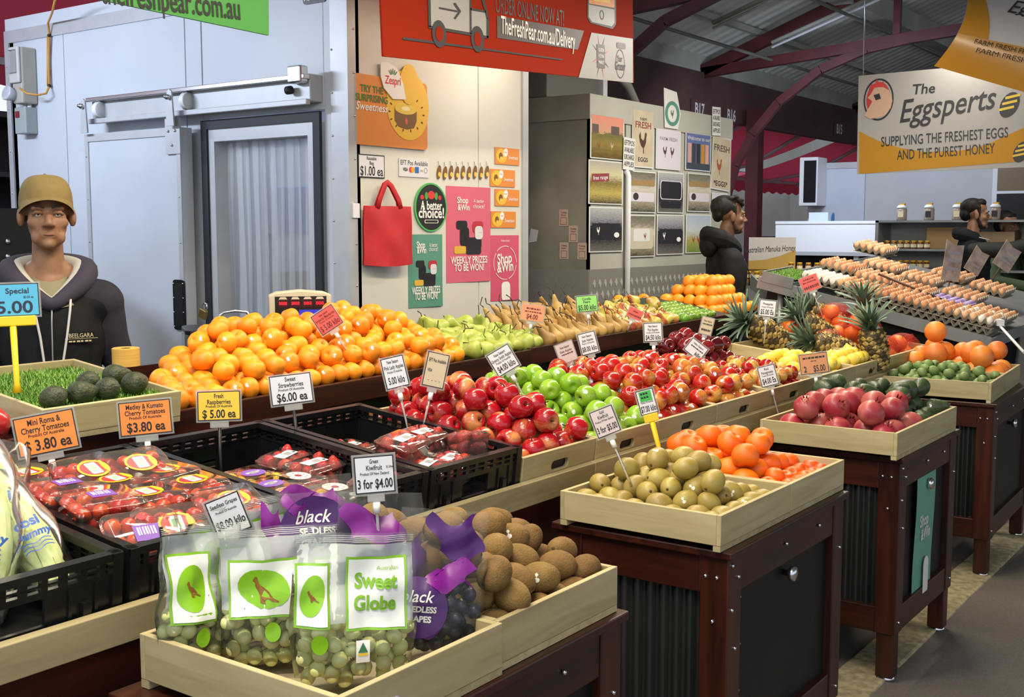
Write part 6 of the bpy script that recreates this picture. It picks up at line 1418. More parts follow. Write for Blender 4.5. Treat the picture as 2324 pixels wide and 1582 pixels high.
text(o, 'pay', w_ * .24, -h_ * .10, .014, BARC, .0012); ring_shape(o, oval(.015, .015, 16, w_ * .38, -h_ * .10), oval(.012, .012, 16, w_ * .38, -h_ * .10), BARC, .0012, 'card_logo')
# row of little kiwi cut-outs and four small orange cards
for i in range(9):
    px = 995 + i * 13.6; M, p = wall_frame(px, 391 + (i % 2) * 2, YB)
    c = panel('kiwi_cutout', 'small brown kiwifruit cut-out, number %s from the left in the row' % ('one', 'two', 'three', 'four', 'five', 'six', 'seven', 'eight', 'nine')[i], 'cut-out', M, .03, .08, .002, KIW, 'row of small kiwifruit cut-outs', pts=oval(.018, .040, 16, 0, 0, R(-12)))
    shape(c, oval(.013, .014, 12, .002, -.012), KFL, .001, 'kiwi_print'); shape(c, [(-.012, .062), (-.009, .064), (.002, .03), (-.001, .03)], SEED, .0006, 'straw_print')
for i, (x0, x1, y0, y1) in enumerate(((1122, 1177, 336, 374), (1111, 1167, 385, 424), (1122, 1177, 430, 468), (1113, 1169, 480, 517))):
    o, w_, h_ = wall_panel('small_orange_card', 'small orange kiwifruit card, %s of the four stacked ones' % ('topmost', 'second', 'third', 'lowest')[i], 'card', x0, x1, y0, y1, YB, zo, group='small orange kiwifruit cards')
    shape(o, oval(w_ * .22, h_ * .44, 16, -w_ * .25, 0), zy, .0012, 'yellow_shape'); shape(o, oval(w_ * .08, h_ * .22, 12, -w_ * .28, -h_ * .02), KIW, .0016, 'kiwi_print'); shape(o, oval(w_ * .06, h_ * .12, 12, -w_ * .26, -h_ * .16), KFL, .002, 'kiwi_print')
    shape(o, oval(w_ * .09, h_ * .26, 14, -w_ * .08, h_ * .22, R(-25)), WHP, .002, 'white_leaf'); text(o, 'Sweetness', w_ * .23, -h_ * .05, .022, WHP, .0015, .01, shear=.25, fit=w_ * .40); text(o, 'Zespri', -w_ * .08, h_ * .24, .008, REDP, .0026)
# oval sticker
o, w_, h_ = wall_panel('oval_sign', 'black oval sign with green rim reading A better choice', 'sign', 938, 1012, 415, 526, YB, PM('sign_green', '4fae5a'), .010, .006, pts=lambda w_, h_: oval(w_ / 2, h_ / 2, 36))
shape(o, oval(w_ * .455, h_ * .465, 36), INK, .001, 'black_oval')
for x, y, rx, ry, c in ((-.28, .20, .06, .05, 'c8302a'), (-.15, .23, .05, .08, '4f9a3e'), (0, .25, .11, .085, 'd0392e'), (.15, .23, .05, .08, '4f9a3e'), (.26, .20, .05, .05, 'c8302a')): shape(o, oval(w_ * rx, h_ * ry, 14, w_ * x, h_ * y), PM('veg_' + c, c), .0016, 'vegetable_print')
text(o, 'A better', 0, h_ * .04, .048, WHP, .0016, .03, fit=w_ * .66); text(o, 'choice!', 0, -h_ * .11, .056, WHP, .0016, .035, fit=w_ * .78)
ring_shape(o, rrect(w_ * .42, h_ * .07, .006, 2, 0, -h_ * .29), rrect(w_ * .38, h_ * .05, .004, 2, 0, -h_ * .29), WHP, .0016, 'badge_print')
# competition posters (their square codes left out)
def prize(label, x0, x1, y0, y1, col, bend, blank=False):
    o, w_, h_ = wall_panel('competition_poster', label, 'poster', x0, x1, y0, y1, YB, PM('poster_' + col, col), .004, .001, 'shop and win posters', bend=bend)
    z = bend
    if not blank:
        text(o, 'Shop', -w_ * .14, h_ * .36, .035, WHP, .003, .03, fit=w_ * .24, curve=z); text(o, '&Win', -w_ * .12, h_ * .285, .035, WHP, .003, .03, fit=w_ * .26, curve=z); text(o, 'A better', w_ * .22, h_ * .355, .022, WHP, .003, 0, fit=w_ * .24, curve=z); text(o, 'choice!', w_ * .22, h_ * .30, .026, WHP, .003, 0, fit=w_ * .26, curve=z)
        for (cx, cy, rx, ry, c) in ((-.16, .10, .12, .045, '1e1d20'), (-.10, -.02, .10, .10, '17171a'), (.20, .08, .12, .06, 'b8323a'), (.22, .02, .09, .07, 'd8d8dc'), (.12, -.09, .16, .06, '1c1c20'), (.10, -.16, .17, .05, '23242a'), (-.2, -.16, .13, .04, 'dcb040')):
            b = MB(); b.add([(x, y, bend(x, y) + .003 + cx * .001) for x, y in rrect(w_ * rx * 2, h_ * ry * 2, min(w_ * rx, h_ * ry) * .6, 3, w_ * cx, h_ * cy)], [tuple(range(16))]); ob('prize_print', b, PM('prize_' + c, c), o)
        text(o, 'WEEKLY PRIZES', 0, -h_ * .265, .040, WHP, .004, .03, fit=w_ * .82, curve=z); text(o, 'TO BE WON!', 0, -h_ * .345, .040, WHP, .004, .03, fit=w_ * .66, curve=z)
    else:
        text(o, 'Shop', -w_ * .02, h_ * .15, .06, WHP, .003, .035, fit=w_ * .50, rot=R(4), curve=z); text(o, '&Win', .0, h_ * .02, .06, WHP, .003, .035, fit=w_ * .56, rot=R(4), curve=z); text(o, 'A better choice!', 0, h_ * .42, .014, WHP, .003, fit=w_ * .3, curve=z)
        b = MB(); n = 40; out = oval(w_ * .40, h_ * .26, n, 0, h_ * .08); inn = oval(w_ * .385, h_ * .25, n, 0, h_ * .08)
        for k in range(n):
            if k % 8 == 7: continue
            j = (k + 1) % n; b.add([(x, y, bend(x, y) + .003) for x, y in (out[k], out[j], inn[j], inn[k])], [(0, 1, 2, 3)])
        ob('ring_print', b, WHP, o)
        b = MB(); ph = rrect(w_ * .30, h_ * .30, w_ * .1, 4, w_ * .02, -h_ * .36); b.add([(x, max(-h_ * .49, y), bend(x, y) + .003) for x, y in ph], [tuple(range(len(ph)))]); ob('phone_print', b, WHP, o)
    return o
prize('pink poster with kitchen machines reading weekly prizes to be won', 1012, 1111, 424, 640, 'd4647c', lambda x, y: .012 * max(0, -y - .15) ** 1.2 + .003 * sin(9 * x))
prize('green poster with kitchen machines reading weekly prizes to be won', 926, 1002, 532, 697, '5a9480', lambda x, y: .02 * max(0, -y - .12) + .003 * sin(14 * x))
prize('crimson poster reading Shop and Win at the right of the wall', 1113, 1175, 534, 682, 'cf5674', lambda x, y: .02 * max(0, -y - .10) + .004 * sin(12 * x), True)
# same poster on the third stand
o = panel('competition_poster', 'green Shop and Win poster on the black door of the third stand', 'poster', frame((s3.location.x + .33, 1.16 + .012, .46), (1, 0, 0), (0, 0, 1)), .225, .46, .001, PM('poster_5a9480b', '6aa890'), 'shop and win posters', bend=lambda x, y: .004 * sin(10 * y) + .003)
text(o, 'Shop', -.01, .05, .040, WHP, .006, .03, fit=.10); text(o, '&Win', .01, .0, .040, WHP, .006, .03, fit=.11); b = MB(); b.add([(x, max(-.225, y), .0085) for x, y in rrect(.062, .16, .03, 4, .02, -.17)], [tuple(range(20))]); ob('phone_print', b, WHP, o)
# red reusable bag hanging from the price card
REDC = PM('red_bag_cloth', 'c41c24', rough=.6, col2=S('b0161e'), scale=8)
cx, cz, w_, h_ = span(813, 914, 468, 600, YB); bg_ = empty('reusable_bag', frame((cx, YB - .05, cz), (1, 0, 0), (0, 0, 1)) @ RY(R(-6)), 'red cloth shopping bag hanging on the wall', 'bag')
def bagsurf(s): return lambda u, v: ((u - .5) * w_ * (1 - .05 * v), (v - .5) * h_ - .010 * sin(pi * u) * (1 - v), s * (.004 + .028 * (1 - v) ** .7 * (1 - (2 * u - 1) ** 4)) + .003 * sin(9 * u + 7 * v))
ob('front_cloth', MB().sheet(bagsurf(1), 12, 14), REDC, bg_); ob('back_cloth', MB().sheet(bagsurf(-1), 12, 14), REDC, bg_)
for s in (1, -1):
    xs = w_ * .22; ob('handle', MB().tube([(-xs, h_ * .46, s * .008), (-xs * .75, h_ * .62, s * .006), (-xs * .25, h_ * .86, s * .004), (0, h_ * .90, s * .003), (xs * .35, h_ * .84, s * .004), (xs * 1.0, h_ * .60, s * .006), (xs * 1.15, h_ * .46, s * .008)], .016, 8, flat=.16), REDC, bg_)
wsw = box('wall_socket', 0, .05, 0, .022, 0, .075, WHITE); p = atY(802, 478, YB); wsw.location = (p.x, YB - .0115, p.z); tag(wsw, 'small white wall plate half hidden behind the red bag', 'wall plate')

# ------------------------------------------------------------------ big hanging signs
RS = PM('sign_red_orange', '98280f', rough=.75, spec=.1); GRY = PM('sign_pale_grey', 'a09e9c'); DG = PM('sign_dark_grey', '4a3f3c')
YS = 3.45; x0, x1 = atY(863, 127, YS).x, atY(1435, 187, YS).x; zb = (atY(863, 127, YS).z + atY(1435, 187, YS).z) / 2; W_ = x1 - x0; Hh = .80
o = panel('delivery_sign', 'large red-orange hanging sign with delivery van and web address', 'sign', frame(((x0 + x1) / 2, YS, zb + Hh / 2), (1, 0, .05), (0, 0, 1)), W_, Hh, .012, RS)
def sp(px, py):
    p = atY(px, py, YS - .002); q = o.matrix_basis.inverted() @ p; return q.x, q.y
def spoly(pts, m, z=.002, name='print'): return shape(o, [sp(*p) for p in pts], m, z, name)
spoly([(973, 0), (975, 58), (1068, 74), (1067, -20), (973, -30)], GRY, .002, 'van_print'); spoly([(1067, 20), (1100, 24), (1106, 45), (1106, 83), (1068, 77)], GRY, .002, 'van_print')
for pts in (((970, -30), (976, -30), (978, 62), (972, 60)), ((972, 58), (1108, 82), (1107, 88), (972, 64)), ((1065, -20), (1069, -20), (1070, 78), (1066, 77)), ((1104, 40), (1109, 42), (1109, 88), (1104, 86)), ((1067, 18), (1102, 24), (1102, 29), (1067, 23)), ((1090, -10), (1097, -10), (1109, 42), (1104, 42)),
            ((914, 84), (1275, 134), (1275, 137), (914, 90)), ((996, 16), (1038, 24), (1038, 28), (996, 20))): spoly(list(pts), INK, .004, 'van_lines')
spoly([(1028, 8), (1033, 6), (1046, 26), (1033, 44), (1029, 42), (1040, 26)], INK, .0042, 'van_lines')
for px, py in ((996, 77), (1083, 89)):
    c = sp(px, py); shape(o, oval(.052, .062, 20, *c), INK, .005, 'wheel_print'); shape(o, oval(.028, .034, 16, *c), RS, .006, 'wheel_print')
c = sp(1205, 26); text(o, 'ORDER ONLINE NOW AT!', c[0], c[1], .080, DG, .003, .01, rot=R(-1), fit=sp(1282, 30)[0] - sp(1128, 22)[0])
spoly([(1128, 36), (1325, 70), (1311, 113), (1128, 86)], DG, .003, 'banner_print'); c = sp(1224, 75); text(o, 'TheFreshPear.com.au/Delivery', c[0], c[1], .085, WHP, .005, .012, rot=R(-2.2), fit=sp(1308, 90)[0] - sp(1141, 62)[0])
spoly([(1342, 74), (1436, 88), (1436, 188), (1313, 176)], GRY, .003, 'corner_print')
ph = [(1333, -30), (1333, 40), (1340, 52), (1390, 66), (1398, 55), (1398, -20)]; spoly(ph, INK, .003, 'phone_print'); spoly([(1335, 10), (1335, 38), (1343, 50), (1388, 60), (1394, 52), (1394, 22)], GRY, .004, 'phone_print'); spoly([(1336, -30), (1336, 8), (1394, 18), (1394, -20)], zo, .004, 'phone_print'); spoly([(1345, -20), (1345, 2), (1384, 8), (1384, -10)], zy, .005, 'phone_print')
c = sp(1365, 34); ring_shape(o, oval(.022, .026, 18, *c), oval(.017, .021, 18, *c), INK, .006, 'phone_print')
c = sp(1363, 128); shape(o, rrect(.085, .13, .004, 1, *c), DG, .005, 'market_logo')
for a in range(8):
    q = a * pi / 4 + .3; shape(o, [(c[0] + .05 * cos(q) - .004 * sin(q), c[1] + .07 * sin(q) + .004 * cos(q)), (c[0] + .05 * cos(q) + .004 * sin(q), c[1] + .07 * sin(q) - .004 * cos(q)), (c[0] + .10 * cos(q), c[1] + .13 * sin(q))], (REDP, DG)[a % 2], .0045, 'market_logo')
for k, s_ in enumerate(('QUEEN', 'VICTORIA', 'MARKET')): text(o, s_, c[0], c[1] + .035 - k * .034, .018, WHP, .0065, .01, fit=.06)
c = sp(1407, 145); ring_shape(o, oval(.052, .082, 24, *c), oval(.048, .077, 24, *c), INK, .005, 'grocer_logo'); text(o, 'Your', c[0] - .005, c[1] + .03, .034, INK, .006, .02, shear=.2, fit=.06); text(o, 'Grocer', c[0], c[1] - .012, .046, INK, .006, .03, shear=.1, fit=.115); shape(o, rrect(.10, .034, .012, 3, *sp(1409, 104)), DG, .005, 'grocer_logo')
for px in (900, 1400): p = atY(px, 0, YS); ob('hanger', MB().tube([(p.x, YS + .01, zb + Hh - .05), (p.x, YS + .01, 4.1)], .006, 6), STEEL, o, o.matrix_basis.inverted())
# green web-address sign
GS = PM('sign_leaf_green', '3f9a3a'); YG = 3.55; xg1 = atY(613, 68, YG).x; zg_ = atY(613, 68, YG).z
M = frame((xg1 - 1.0, YG, zg_ + .30), (1, 0, -.022), (0, 0, 1)); g = panel('web_sign', 'green hanging sign ending in com dot au at the upper left', 'sign', M, 2.0, .60, .012, GS)
gi = g.matrix_basis.inverted(); q0 = gi @ atY(225, -14, YG); q1 = gi @ atY(544, 26, YG); text(g, 'thefreshpear.com.au', (q0.x + q1.x) / 2, (q0.y + q1.y) / 2 + .012, .085, INK, .003, .02, rot=math.atan2(q1.y - q0.y, q1.x - q0.x), fit=(q1.x - q0.x))
shape(g, oval(.12, .07, 20, .93, .02), PM('sign_brown', '4a2f22'), .003, 'pear_print')
for x in (-.6, .8): ob('hanger', MB().tube([(x, .28, 0), (x, 1.6, 0)], .005, 6), STEEL, g)
p = atX(715, -8, XA); k_ = panel('phone_number_plate', 'black plate with a phone number high on the cool room wall', 'sign', frame((XA - .006, p.y, p.z + .05), (0, -1, 0), (0, 0, 1)), .17, .17, .006, BLACK, pts=rrect(.17, .17, .02, 3)); text(k_, '0427 894 177', 0, -.055, .024, WHP, .002, .02, fit=.15)

# ------------------------------------------------------------------ fittings on the cool room door wall
def onA(px, py, lift=0): p = atX(px, py, XA - lift); return Vector((XA - lift, p.y, p.z))
p = onA(70, 172); em = empty('emergency_light', T(XA, p.y, p.z), 'beige twin-beam emergency light box on the cool room wall', 'light fitting')
EMB = PM('beige_fitting', 'a8a49a', rough=.5)
ob('body', MB().box(-.11, 0, -.075, .045, -.19, .17), EMB, em, None, .012); ob('front_cover', MB().box(-.13, -.11, -.07, .04, -.06, .17), PM('fitting_cover', 'bdbcb8', rough=.4), em, None, .008); ob('clear_cover', MB().box(-.145, -.13, -.05, .03, .0, .15), CLEAR, em, None, .006); ob('lamp_head', MB().lathe([(0, -.05), (.03, -.05), (.05, .03), (.045, .035), (0, .02)], 14, M=RY(-pi / 2.4)), PM('lamp_grey', 'b4b8c0', rough=.2), em, T(-.13, .03, -.13))

for dy in (-.035, .005): ob('conduit', MB().tube([(-.04, dy, -.19), (-.04, dy, -.34)], .014, 8), WHITE, em)
p2 = onA(70, 276); jb_ = empty('switch_box', T(XA, p2.y, p2.z), 'grey junction box with red switch under the emergency light', 'switch'); ob('body', MB().box(-.085, 0, -.08, .05, -.085, .085), PM('grey_box', '9aa0a0', rough=.5), jb_, None, .006); ob('red_switch', MB().box(-.092, -.085, -.01, .03, .02, .06), PM('switch_red', '7a2028'), jb_)
OC = PM('orange_cable', 'c08a3a'); a, b_, c_ = onA(112, 80, .02), onA(112, 195, .02), onA(105, 212, .06)
cb = empty('orange_cable', None, 'orange cable clipped down the wall to the emergency light', 'cable'); ob('cable', MB().tube([onA(125, 0, .3), onA(118, 30, .2), onA(109, 52, .05), a, (a + b_) / 2 + Vector((0, .01, 0)), b_, c_, onA(85, 216, .10), onA(60, 212, .15), onA(45, 200, .16)], .007, 6), OC, cb); ob('cable', MB().tube([a + Vector((0, .018, 0)), b_ + Vector((0, .018, 0))], .006, 6), OC, cb)
for q in (a, b_): ob('clip', MB().ball(q, .013, 8, 6), BLACK, cb)

# ------------------------------------------------------------------ grey storage unit with the egg posters
XG, YG2, HG = atY(1337, 400, YB).x, YB, atY(1337, 212, YB).z; XG1 = 8.95
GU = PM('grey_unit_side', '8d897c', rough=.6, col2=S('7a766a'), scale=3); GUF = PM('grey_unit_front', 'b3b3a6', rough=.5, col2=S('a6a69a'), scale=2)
un = empty('storage_unit', T(XG, YG2, 0), 'dented grey storage cabin with pictures of eggs on its front', 'cabin')
zpl = atY(1337, 612, YB).z
box('side_sheet', 0, .02, .0, 1.6, zpl, HG - .16, GU, un); box('top_band', -.012, .0, -.01, 1.6, HG - .17, HG, GU, un, .003); box('roof', 0, XG1 - XG, .0, 1.6, HG - .02, HG, GU, un)
xp = atY(1417, 500, YB).x - XG
box('front_sheet', .0, xp - .01, .0, .02, zpl, HG - .16, GUF, un); box('front_sheet', xp + .01, XG1 - XG, .0, .02, zpl, HG - .16, GUF, un); box('top_band', -.012, XG1 - XG, -.012, .0, HG - .17, HG, GUF, un, .003)
PLATE = PM('tread_plate', '8f8d86', rough=.4, metal=.3); PLATB = PM('tread_lozenge', 'c2c1ba', rough=.3, metal=.3); 
tread = MB()
for i in range(30):
    for j in range(12):
        tread.prism([(-.016, 0), (0, -.030), (.016, 0), (0, .030)], 0, .004, 0, T(.03 + i * .074 + (j % 2) * .037, .05 + j * .080, 0))
box('tread_plate', 0, XG1 - XG, -.006, .0, .2, zpl, PLATE, un); tag(ob('tread_pattern', tread, PLATB, un, frame((0, -.006, .25), (1, 0, 0), (0, 0, 1))), kind='stuff')
box('tread_plate', -.008, -.002, -.006, 1.2, .2, zpl, PLATE, un)
tread2 = MB()
for i in range(14):
    for j in range(12): tread2.prism([(-.016, 0), (0, -.030), (.016, 0), (0, .030)], 0, .004, 0, T(.03 + i * .074 + (j % 2) * .037, .05 + j * .080, 0))
tag(ob('tread_pattern', tread2, PLATE, un, frame((-.008, 1.15, .25), (0, -1, 0), (0, 0, 1))), kind='stuff')
ob('drain_pipe', MB().tube([(xp, -.03, .2), (xp, -.03, atY(1417, 400, YB).z), (xp, -.02, atY(1417, 392, YB).z), (xp, 0, atY(1417, 388, YB).z)], .02, 10), WHITE, un)
box('side_wall', 0, .02, .02, 1.6, 0, zpl, GU, un); box('right_wall', XG1 - XG - .02, XG1 - XG, .02, 1.6, 0, HG - .02, GU, un); box('back_wall', 0, XG1 - XG, 1.58, 1.6, 0, HG - .02, GU, un)
ac = empty('cooling_unit', T(XG + .05, YB + .35, HG), 'dark cooling unit standing on the storage cabin behind the orange sign', 'cooling unit'); box('case', -.05, .62, 0, .7, .0, .42, PM('dark_grey_case', '6a675e', rough=.6), ac, .01); box('white_post', .70, .76, 0, .06, 0, .5, WHITE, ac); ob('hose', MB().tube([(.75, .1, .36), (.95, .1, .33), (1.15, .05, .2), (1.25, 0, .0)], .035, 10), PM('grey_hose', '96938a', rough=.6), ac)
# pictures on the cabin: printed scenes from flat colours
def photo_mat(name, cols, sc=6, str_=(1, 3, 1)):
    """printed picture: bands of colour broken up by noise"""
    m, nt, b = new_mat(name); N, L = nt.nodes, nt.links
    tc = N.new('ShaderNodeTexCoord'); mp = N.new('ShaderNodeMapping'); mp.inputs['Scale'].default_value = str_; L.new(tc.outputs['Generated'], mp.inputs[0])
    nz = N.new('ShaderNodeTexNoise'); nz.inputs['Scale'].default_value = sc; nz.inputs['Detail'].default_value = 5; L.new(mp.outputs[0], nz.inputs['Vector'])
    sp_ = N.new('ShaderNodeSeparateXYZ'); L.new(tc.outputs['Generated'], sp_.inputs[0])
    ad = N.new('ShaderNodeMath'); ad.operation = 'MULTIPLY_ADD'; ad.inputs[1].default_value = .35; L.new(nz.outputs['Fac'], ad.inputs[0]); L.new(sp_.outputs['Y'], ad.inputs[2])
    sb = N.new('ShaderNodeMath'); sb.operation = 'SUBTRACT'; sb.inputs[1].default_value = .17; L.new(ad.outputs[0], sb.inputs[0])
    cr = N.new('ShaderNodeValToRGB'); e = cr.color_ramp.elements
    for i, (p, c) in enumerate(cols):
        el = e[i] if i < 2 else e.new(p); el.position = p; el.color = rgb(S(c))
    L.new(sb.outputs[0], cr.inputs[0]); L.new(cr.outputs[0], b.inputs['Base Color']); b.inputs['Roughness'].default_value = .25
    return m
FIELD = photo_mat('print_field', [(.0, '5a4a26'), (.35, '8a7a3a'), (.58, '6a6a3a'), (.62, 'c89a7a'), (1.0, 'd98a78')]); SHELF = photo_mat('print_shelf', [(0, '4a4438'), (.25, 'b8a85a'), (.5, '7a6a3a'), (.7, 'c8c29a'), (1, 'a8a49a')], 14)
BOXD = photo_mat('print_dark_box', [(0, '6a6660'), (.3, '2a2830'), (.55, '1e1d26'), (.75, '8a8a92'), (1, 'b0b0ae')], 12); BOXL = photo_mat('print_light_box', [(0, '4a483e'), (.3, 'a89e84'), (.6, 'c8c4b4'), (.8, '8a8270'), (1, '6a6a5a')], 9)
HENS = photo_mat('print_hens', [(0, '6a8a3a'), (.35, 'a8a05a'), (.6, 'c0c8cc'), (1, 'a8b8c8')], 8); OLDP = PM('print_old_paper', 'c9bda4', col2=S('b8aa8c'), scale=6); LILAC = PM('print_lilac', 'cfcbd2'); PAPER = PM('paper_white', 'd8d8d2')
CHICKEN = [(-.45, -.05), (-.55, .35), (-.35, .6), (-.3, .2), (0, .05), (.15, .2), (.2, .5), (.35, .62), (.45, .45), (.38, .25), (.35, -.05), (.2, -.3), (.08, -.4), (.1, -.75), (.0, -.75), (-.02, -.42), (-.25, -.3)]
def chick(o, cx, cy, s, m, flip=1, z=.002): return shape(o, [(cx + flip * s * x, cy + s * y) for x, y in CHICKEN][::flip], m, z, 'hen_print')
def egg_pic(label, x0, x1, y0, y1, m, kind, roll=0):
    o, w_, h_ = wall_panel('egg_picture', label, 'picture', x0, x1, y0, y1, YB - .006, PAPER, .006, .002, 'pictures on the storage cabin', roll=roll)
    shape(o, [(-w_ * .47, -h_ * .475), (w_ * .47, -h_ * .475), (w_ * .47, h_ * .475), (-w_ * .47, h_ * .475)], m, .001, 'photo_print')
    if kind == 'field':
        chick(o, -w_ * .25, -h_ * .2, h_ * .12, PM('hen_red', '8a4a2c')); chick(o, w_ * .12, -h_ * .18, h_ * .13, PM('hen_pale', 'c8a088'), -1)
        for x, s in ((-.36, .09), (.22, .12)): shape(o, [(w_ * (x - s), h_ * .08), (w_ * (x + s), h_ * .08), (w_ * (x + s), h_ * .27), (w_ * (x - s), h_ * .27)], PM('shed_print', '5a4a44'), .002, 'shed_print')
    elif kind == 'rooster':
        text(o, 'FARM', 0, h_ * .33, .022, INK, .002, 0, fit=w_ * .3); text(o, 'FRESH', 0, h_ * .23, .045, PM('rust_ink', '8a3a2c'), .002, .02, fit=w_ * .72); chick(o, 0, -h_ * .05, h_ * .27, PM('rooster_brown', '4a3022')); text(o, 'EGGS', 0, -h_ * .36, .03, INK, .002, .02, fit=w_ * .45)
    elif kind == 'fresh2': text(o, 'FRESH', 0, h_ * .28, .05, PM('grey_ink', '5a524a'), .002, .02, fit=w_ * .82); chick(o, -w_ * .1, -h_ * .05, h_ * .22, PM('rust_hen', 'a5562e')); text(o, '*EGGS*', 0, -h_ * .38, .04, INK, .002, .02, fit=w_ * .75)
    elif kind == 'farm': text(o, 'FARM FRESH', 0, h_ * .26, .026, BARC, .002, .01, fit=w_ * .7); chick(o, -w_ * .14, -h_ * .05, h_ * .2, PM('hen_brown2', '5a3a34')); chick(o, w_ * .14, -h_ * .05, h_ * .2, PM('hen_brown2', '5a3a34'), -1)
    elif kind == 'welcome':
        text(o, 'Welcome to our', 0, h_ * .36, .030, LILAC, .003, .02, fit=w_ * .9)
        for k, c in enumerate(('c89a8a', '3a3a44', '2e2a30', 'b8862e', 'c8a08a')): shape(o, [(w_ * (-.42 + k * .17), -h_ * .3), (w_ * (-.28 + k * .17), -h_ * .3), (w_ * (-.28 + k * .17), h_ * .22), (w_ * (-.42 + k * .17), h_ * .22)], PM('apron_' + c, c), .0022, 'figure_print')
        shape(o, [(-w_ * .45, -h_ * .46), (w_ * .45, -h_ * .46), (w_ * .45, -h_ * .3), (-w_ * .45, -h_ * .3)], PM('navy_print', '3a4450'), .0022, 'figure_print')
    elif kind == 'free': shape(o, [(-w_ * .42, h_ * .0), (w_ * .08, h_ * .04), (w_ * .08, h_ * .22), (-w_ * .42, h_ * .18)], PM('label_wine', '8a3a3c'), .002, 'label_print'); text(o, 'free range', -w_ * .17, h_ * .11, .026, WHP, .003, .01, rot=R(4), fit=w_ * .42)
    elif kind == 'dark': shape(o, rrect(w_ * .84, h_ * .36, .01, 2, 0, -h_ * .04), PM('carton_black', '1c1a22'), .002, 'carton_print'); chick(o, -w_ * .24, -h_ * .02, h_ * .13, WHP, 1, .003); shape(o, oval(w_ * .08, h_ * .06, 14, w_ * .3, -h_ * .12), WHP, .003, 'carton_print')
    elif kind == 'pack': shape(o, rrect(w_ * .86, h_ * .22, .008, 2, 0, -h_ * .12), LILAC, .002, 'carton_print'); shape(o, oval(w_ * .1, h_ * .09, 12, -w_ * .25, -h_ * .11), PM('hair_print', '3a2a26'), .003, 'carton_print'); shape(o, rrect(w_ * .86, h_ * .14, .008, 2, 0, h_ * .22), PM('tan_print', '9a7e52'), .002, 'carton_print')
    elif kind == 'tub': shape(o, rrect(w_ * .84, h_ * .5, .03, 3, 0, -h_ * .06), PM('tub_print', 'c4bca4'), .002, 'carton_print'); shape(o, rrect(w_ * .6, h_ * .3, .02, 3, 0, h_ * .02), PAPER, .003, 'carton_print'); chick(o, w_ * .12, h_ * .0, h_ * .12, PM('hen_red', '8a4a2c'), 1, .004)
    elif kind == 'blackbox': shape(o, rrect(w_ * .84, h_ * .46, .03, 3, 0, h_ * .06), PM('carton_black', '1c1a22'), .002, 'carton_print'); ring_shape(o, rrect(w_ * .84, h_ * .46, .03, 3, 0, h_ * .06), rrect(w_ * .78, h_ * .42, .026, 3, 0, h_ * .06), LILAC, .003, 'carton_print'); shape(o, rrect(w_ * .78, h_ * .16, .02, 3, 0, -h_ * .3), PM('carton_black', '1c1a22'), .002, 'carton_print')
    elif kind == 'combs':
        for k in range(3): chick(o, w_ * (-.2 + .2 * k), -h_ * .15, h_ * (.14 + .06 * (k % 2)), PM('comb_red', '9a4a3c'))
    return o
egg_pic('sunset field picture with hens, topmost at the left corner', 1338, 1415, 262, 362, FIELD, 'field'); egg_pic('shop shelf picture reading free range', 1334, 1412, 365, 464, SHELF, 'free'); egg_pic('black egg carton picture, lowest at the left corner', 1335, 1412, 470, 572, BOXD, 'dark')
egg_pic('tall poster with brown rooster reading Fresh Eggs', 1433, 1482, 248, 381, OLDP, 'rooster'); egg_pic('egg carton picture with a dark-haired figure', 1425, 1487, 389, 483, BOXL, 'pack'); egg_pic('clear egg tub picture below the rooster column', 1422, 1485, 488, 583, BOXL, 'tub')
egg_pic('pale poster with two brown hens', 1487, 1543, 294, 385, LILAC, 'farm'); egg_pic('shiny black egg box picture in the middle row', 1491, 1550, 391, 484, BOXD, 'blackbox'); egg_pic('black egg carton picture with white hen, third column bottom', 1489, 1550, 487, 578, BOXD, 'dark')
egg_pic('cartoon-coloured Welcome picture with a row of aprons', 1554, 1612, 303, 388, PM('print_blue', '5a6a9a'), 'welcome'); egg_pic('grey egg pack picture in the fourth column', 1559, 1611, 394, 481, BOXL, 'pack'); egg_pic('picture of red hens on grass partly behind the hooded man', 1555, 1612, 487, 574, HENS, 'combs')
egg_pic('curling poster with red hen reading Fresh Eggs at the right corner', 1614, 1656, 310, 432, OLDP, 'fresh2', -3); egg_pic('small faded hen card below the curling poster', 1614, 1650, 438, 478, LILAC, 'combs')
for lab, x0, x1, y0, y1, rl in (('white handwritten card surcharge notice beside the rooster poster', 1412, 1438, 313, 386, -2), ('white handwritten notice at the top right corner of the cabin', 1614, 1633, 243, 308, 2)):
    o, w_, h_ = wall_panel('handwritten_notice', lab, 'notice', x0, x1, y0, y1, YB - .012, PAPER, .010, .001, 'handwritten notices on the cabin', roll=rl)
    for k, s_ in enumerate(('EFTPOS', 'AVAILABLE', 'SURCHARGE', 'APPLIES')): text(o, s_, 0, h_ * (.34 - .22 * k), .035, INK, .0015, 0, shear=.1, fit=w_ * .86)
o, w_, h_ = wall_panel('surfboard_sign', 'white pointed card with green round logo rising above the cabin', 'sign', 1503, 1542, 203, 292, YB - .010, PAPER, .012, .003, pts=lambda w_, h_: [(-w_ * .42, -h_ / 2), (w_ * .35, -h_ / 2), (w_ * .5, -h_ * .1), (w_ * .25, h_ * .45), (-w_ * .5, h_ / 2)])
ring_shape(o, oval(w_ * .42, h_ * .32, 28, 0, -h_ * .12), oval(w_ * .27, h_ * .22, 28, 0, -h_ * .12), PM('logo_green', '4f8a7a'), .001, 'logo'); chick(o, 0, -h_ * .12, h_ * .16, PM('logo_hen', '5a6a58'))
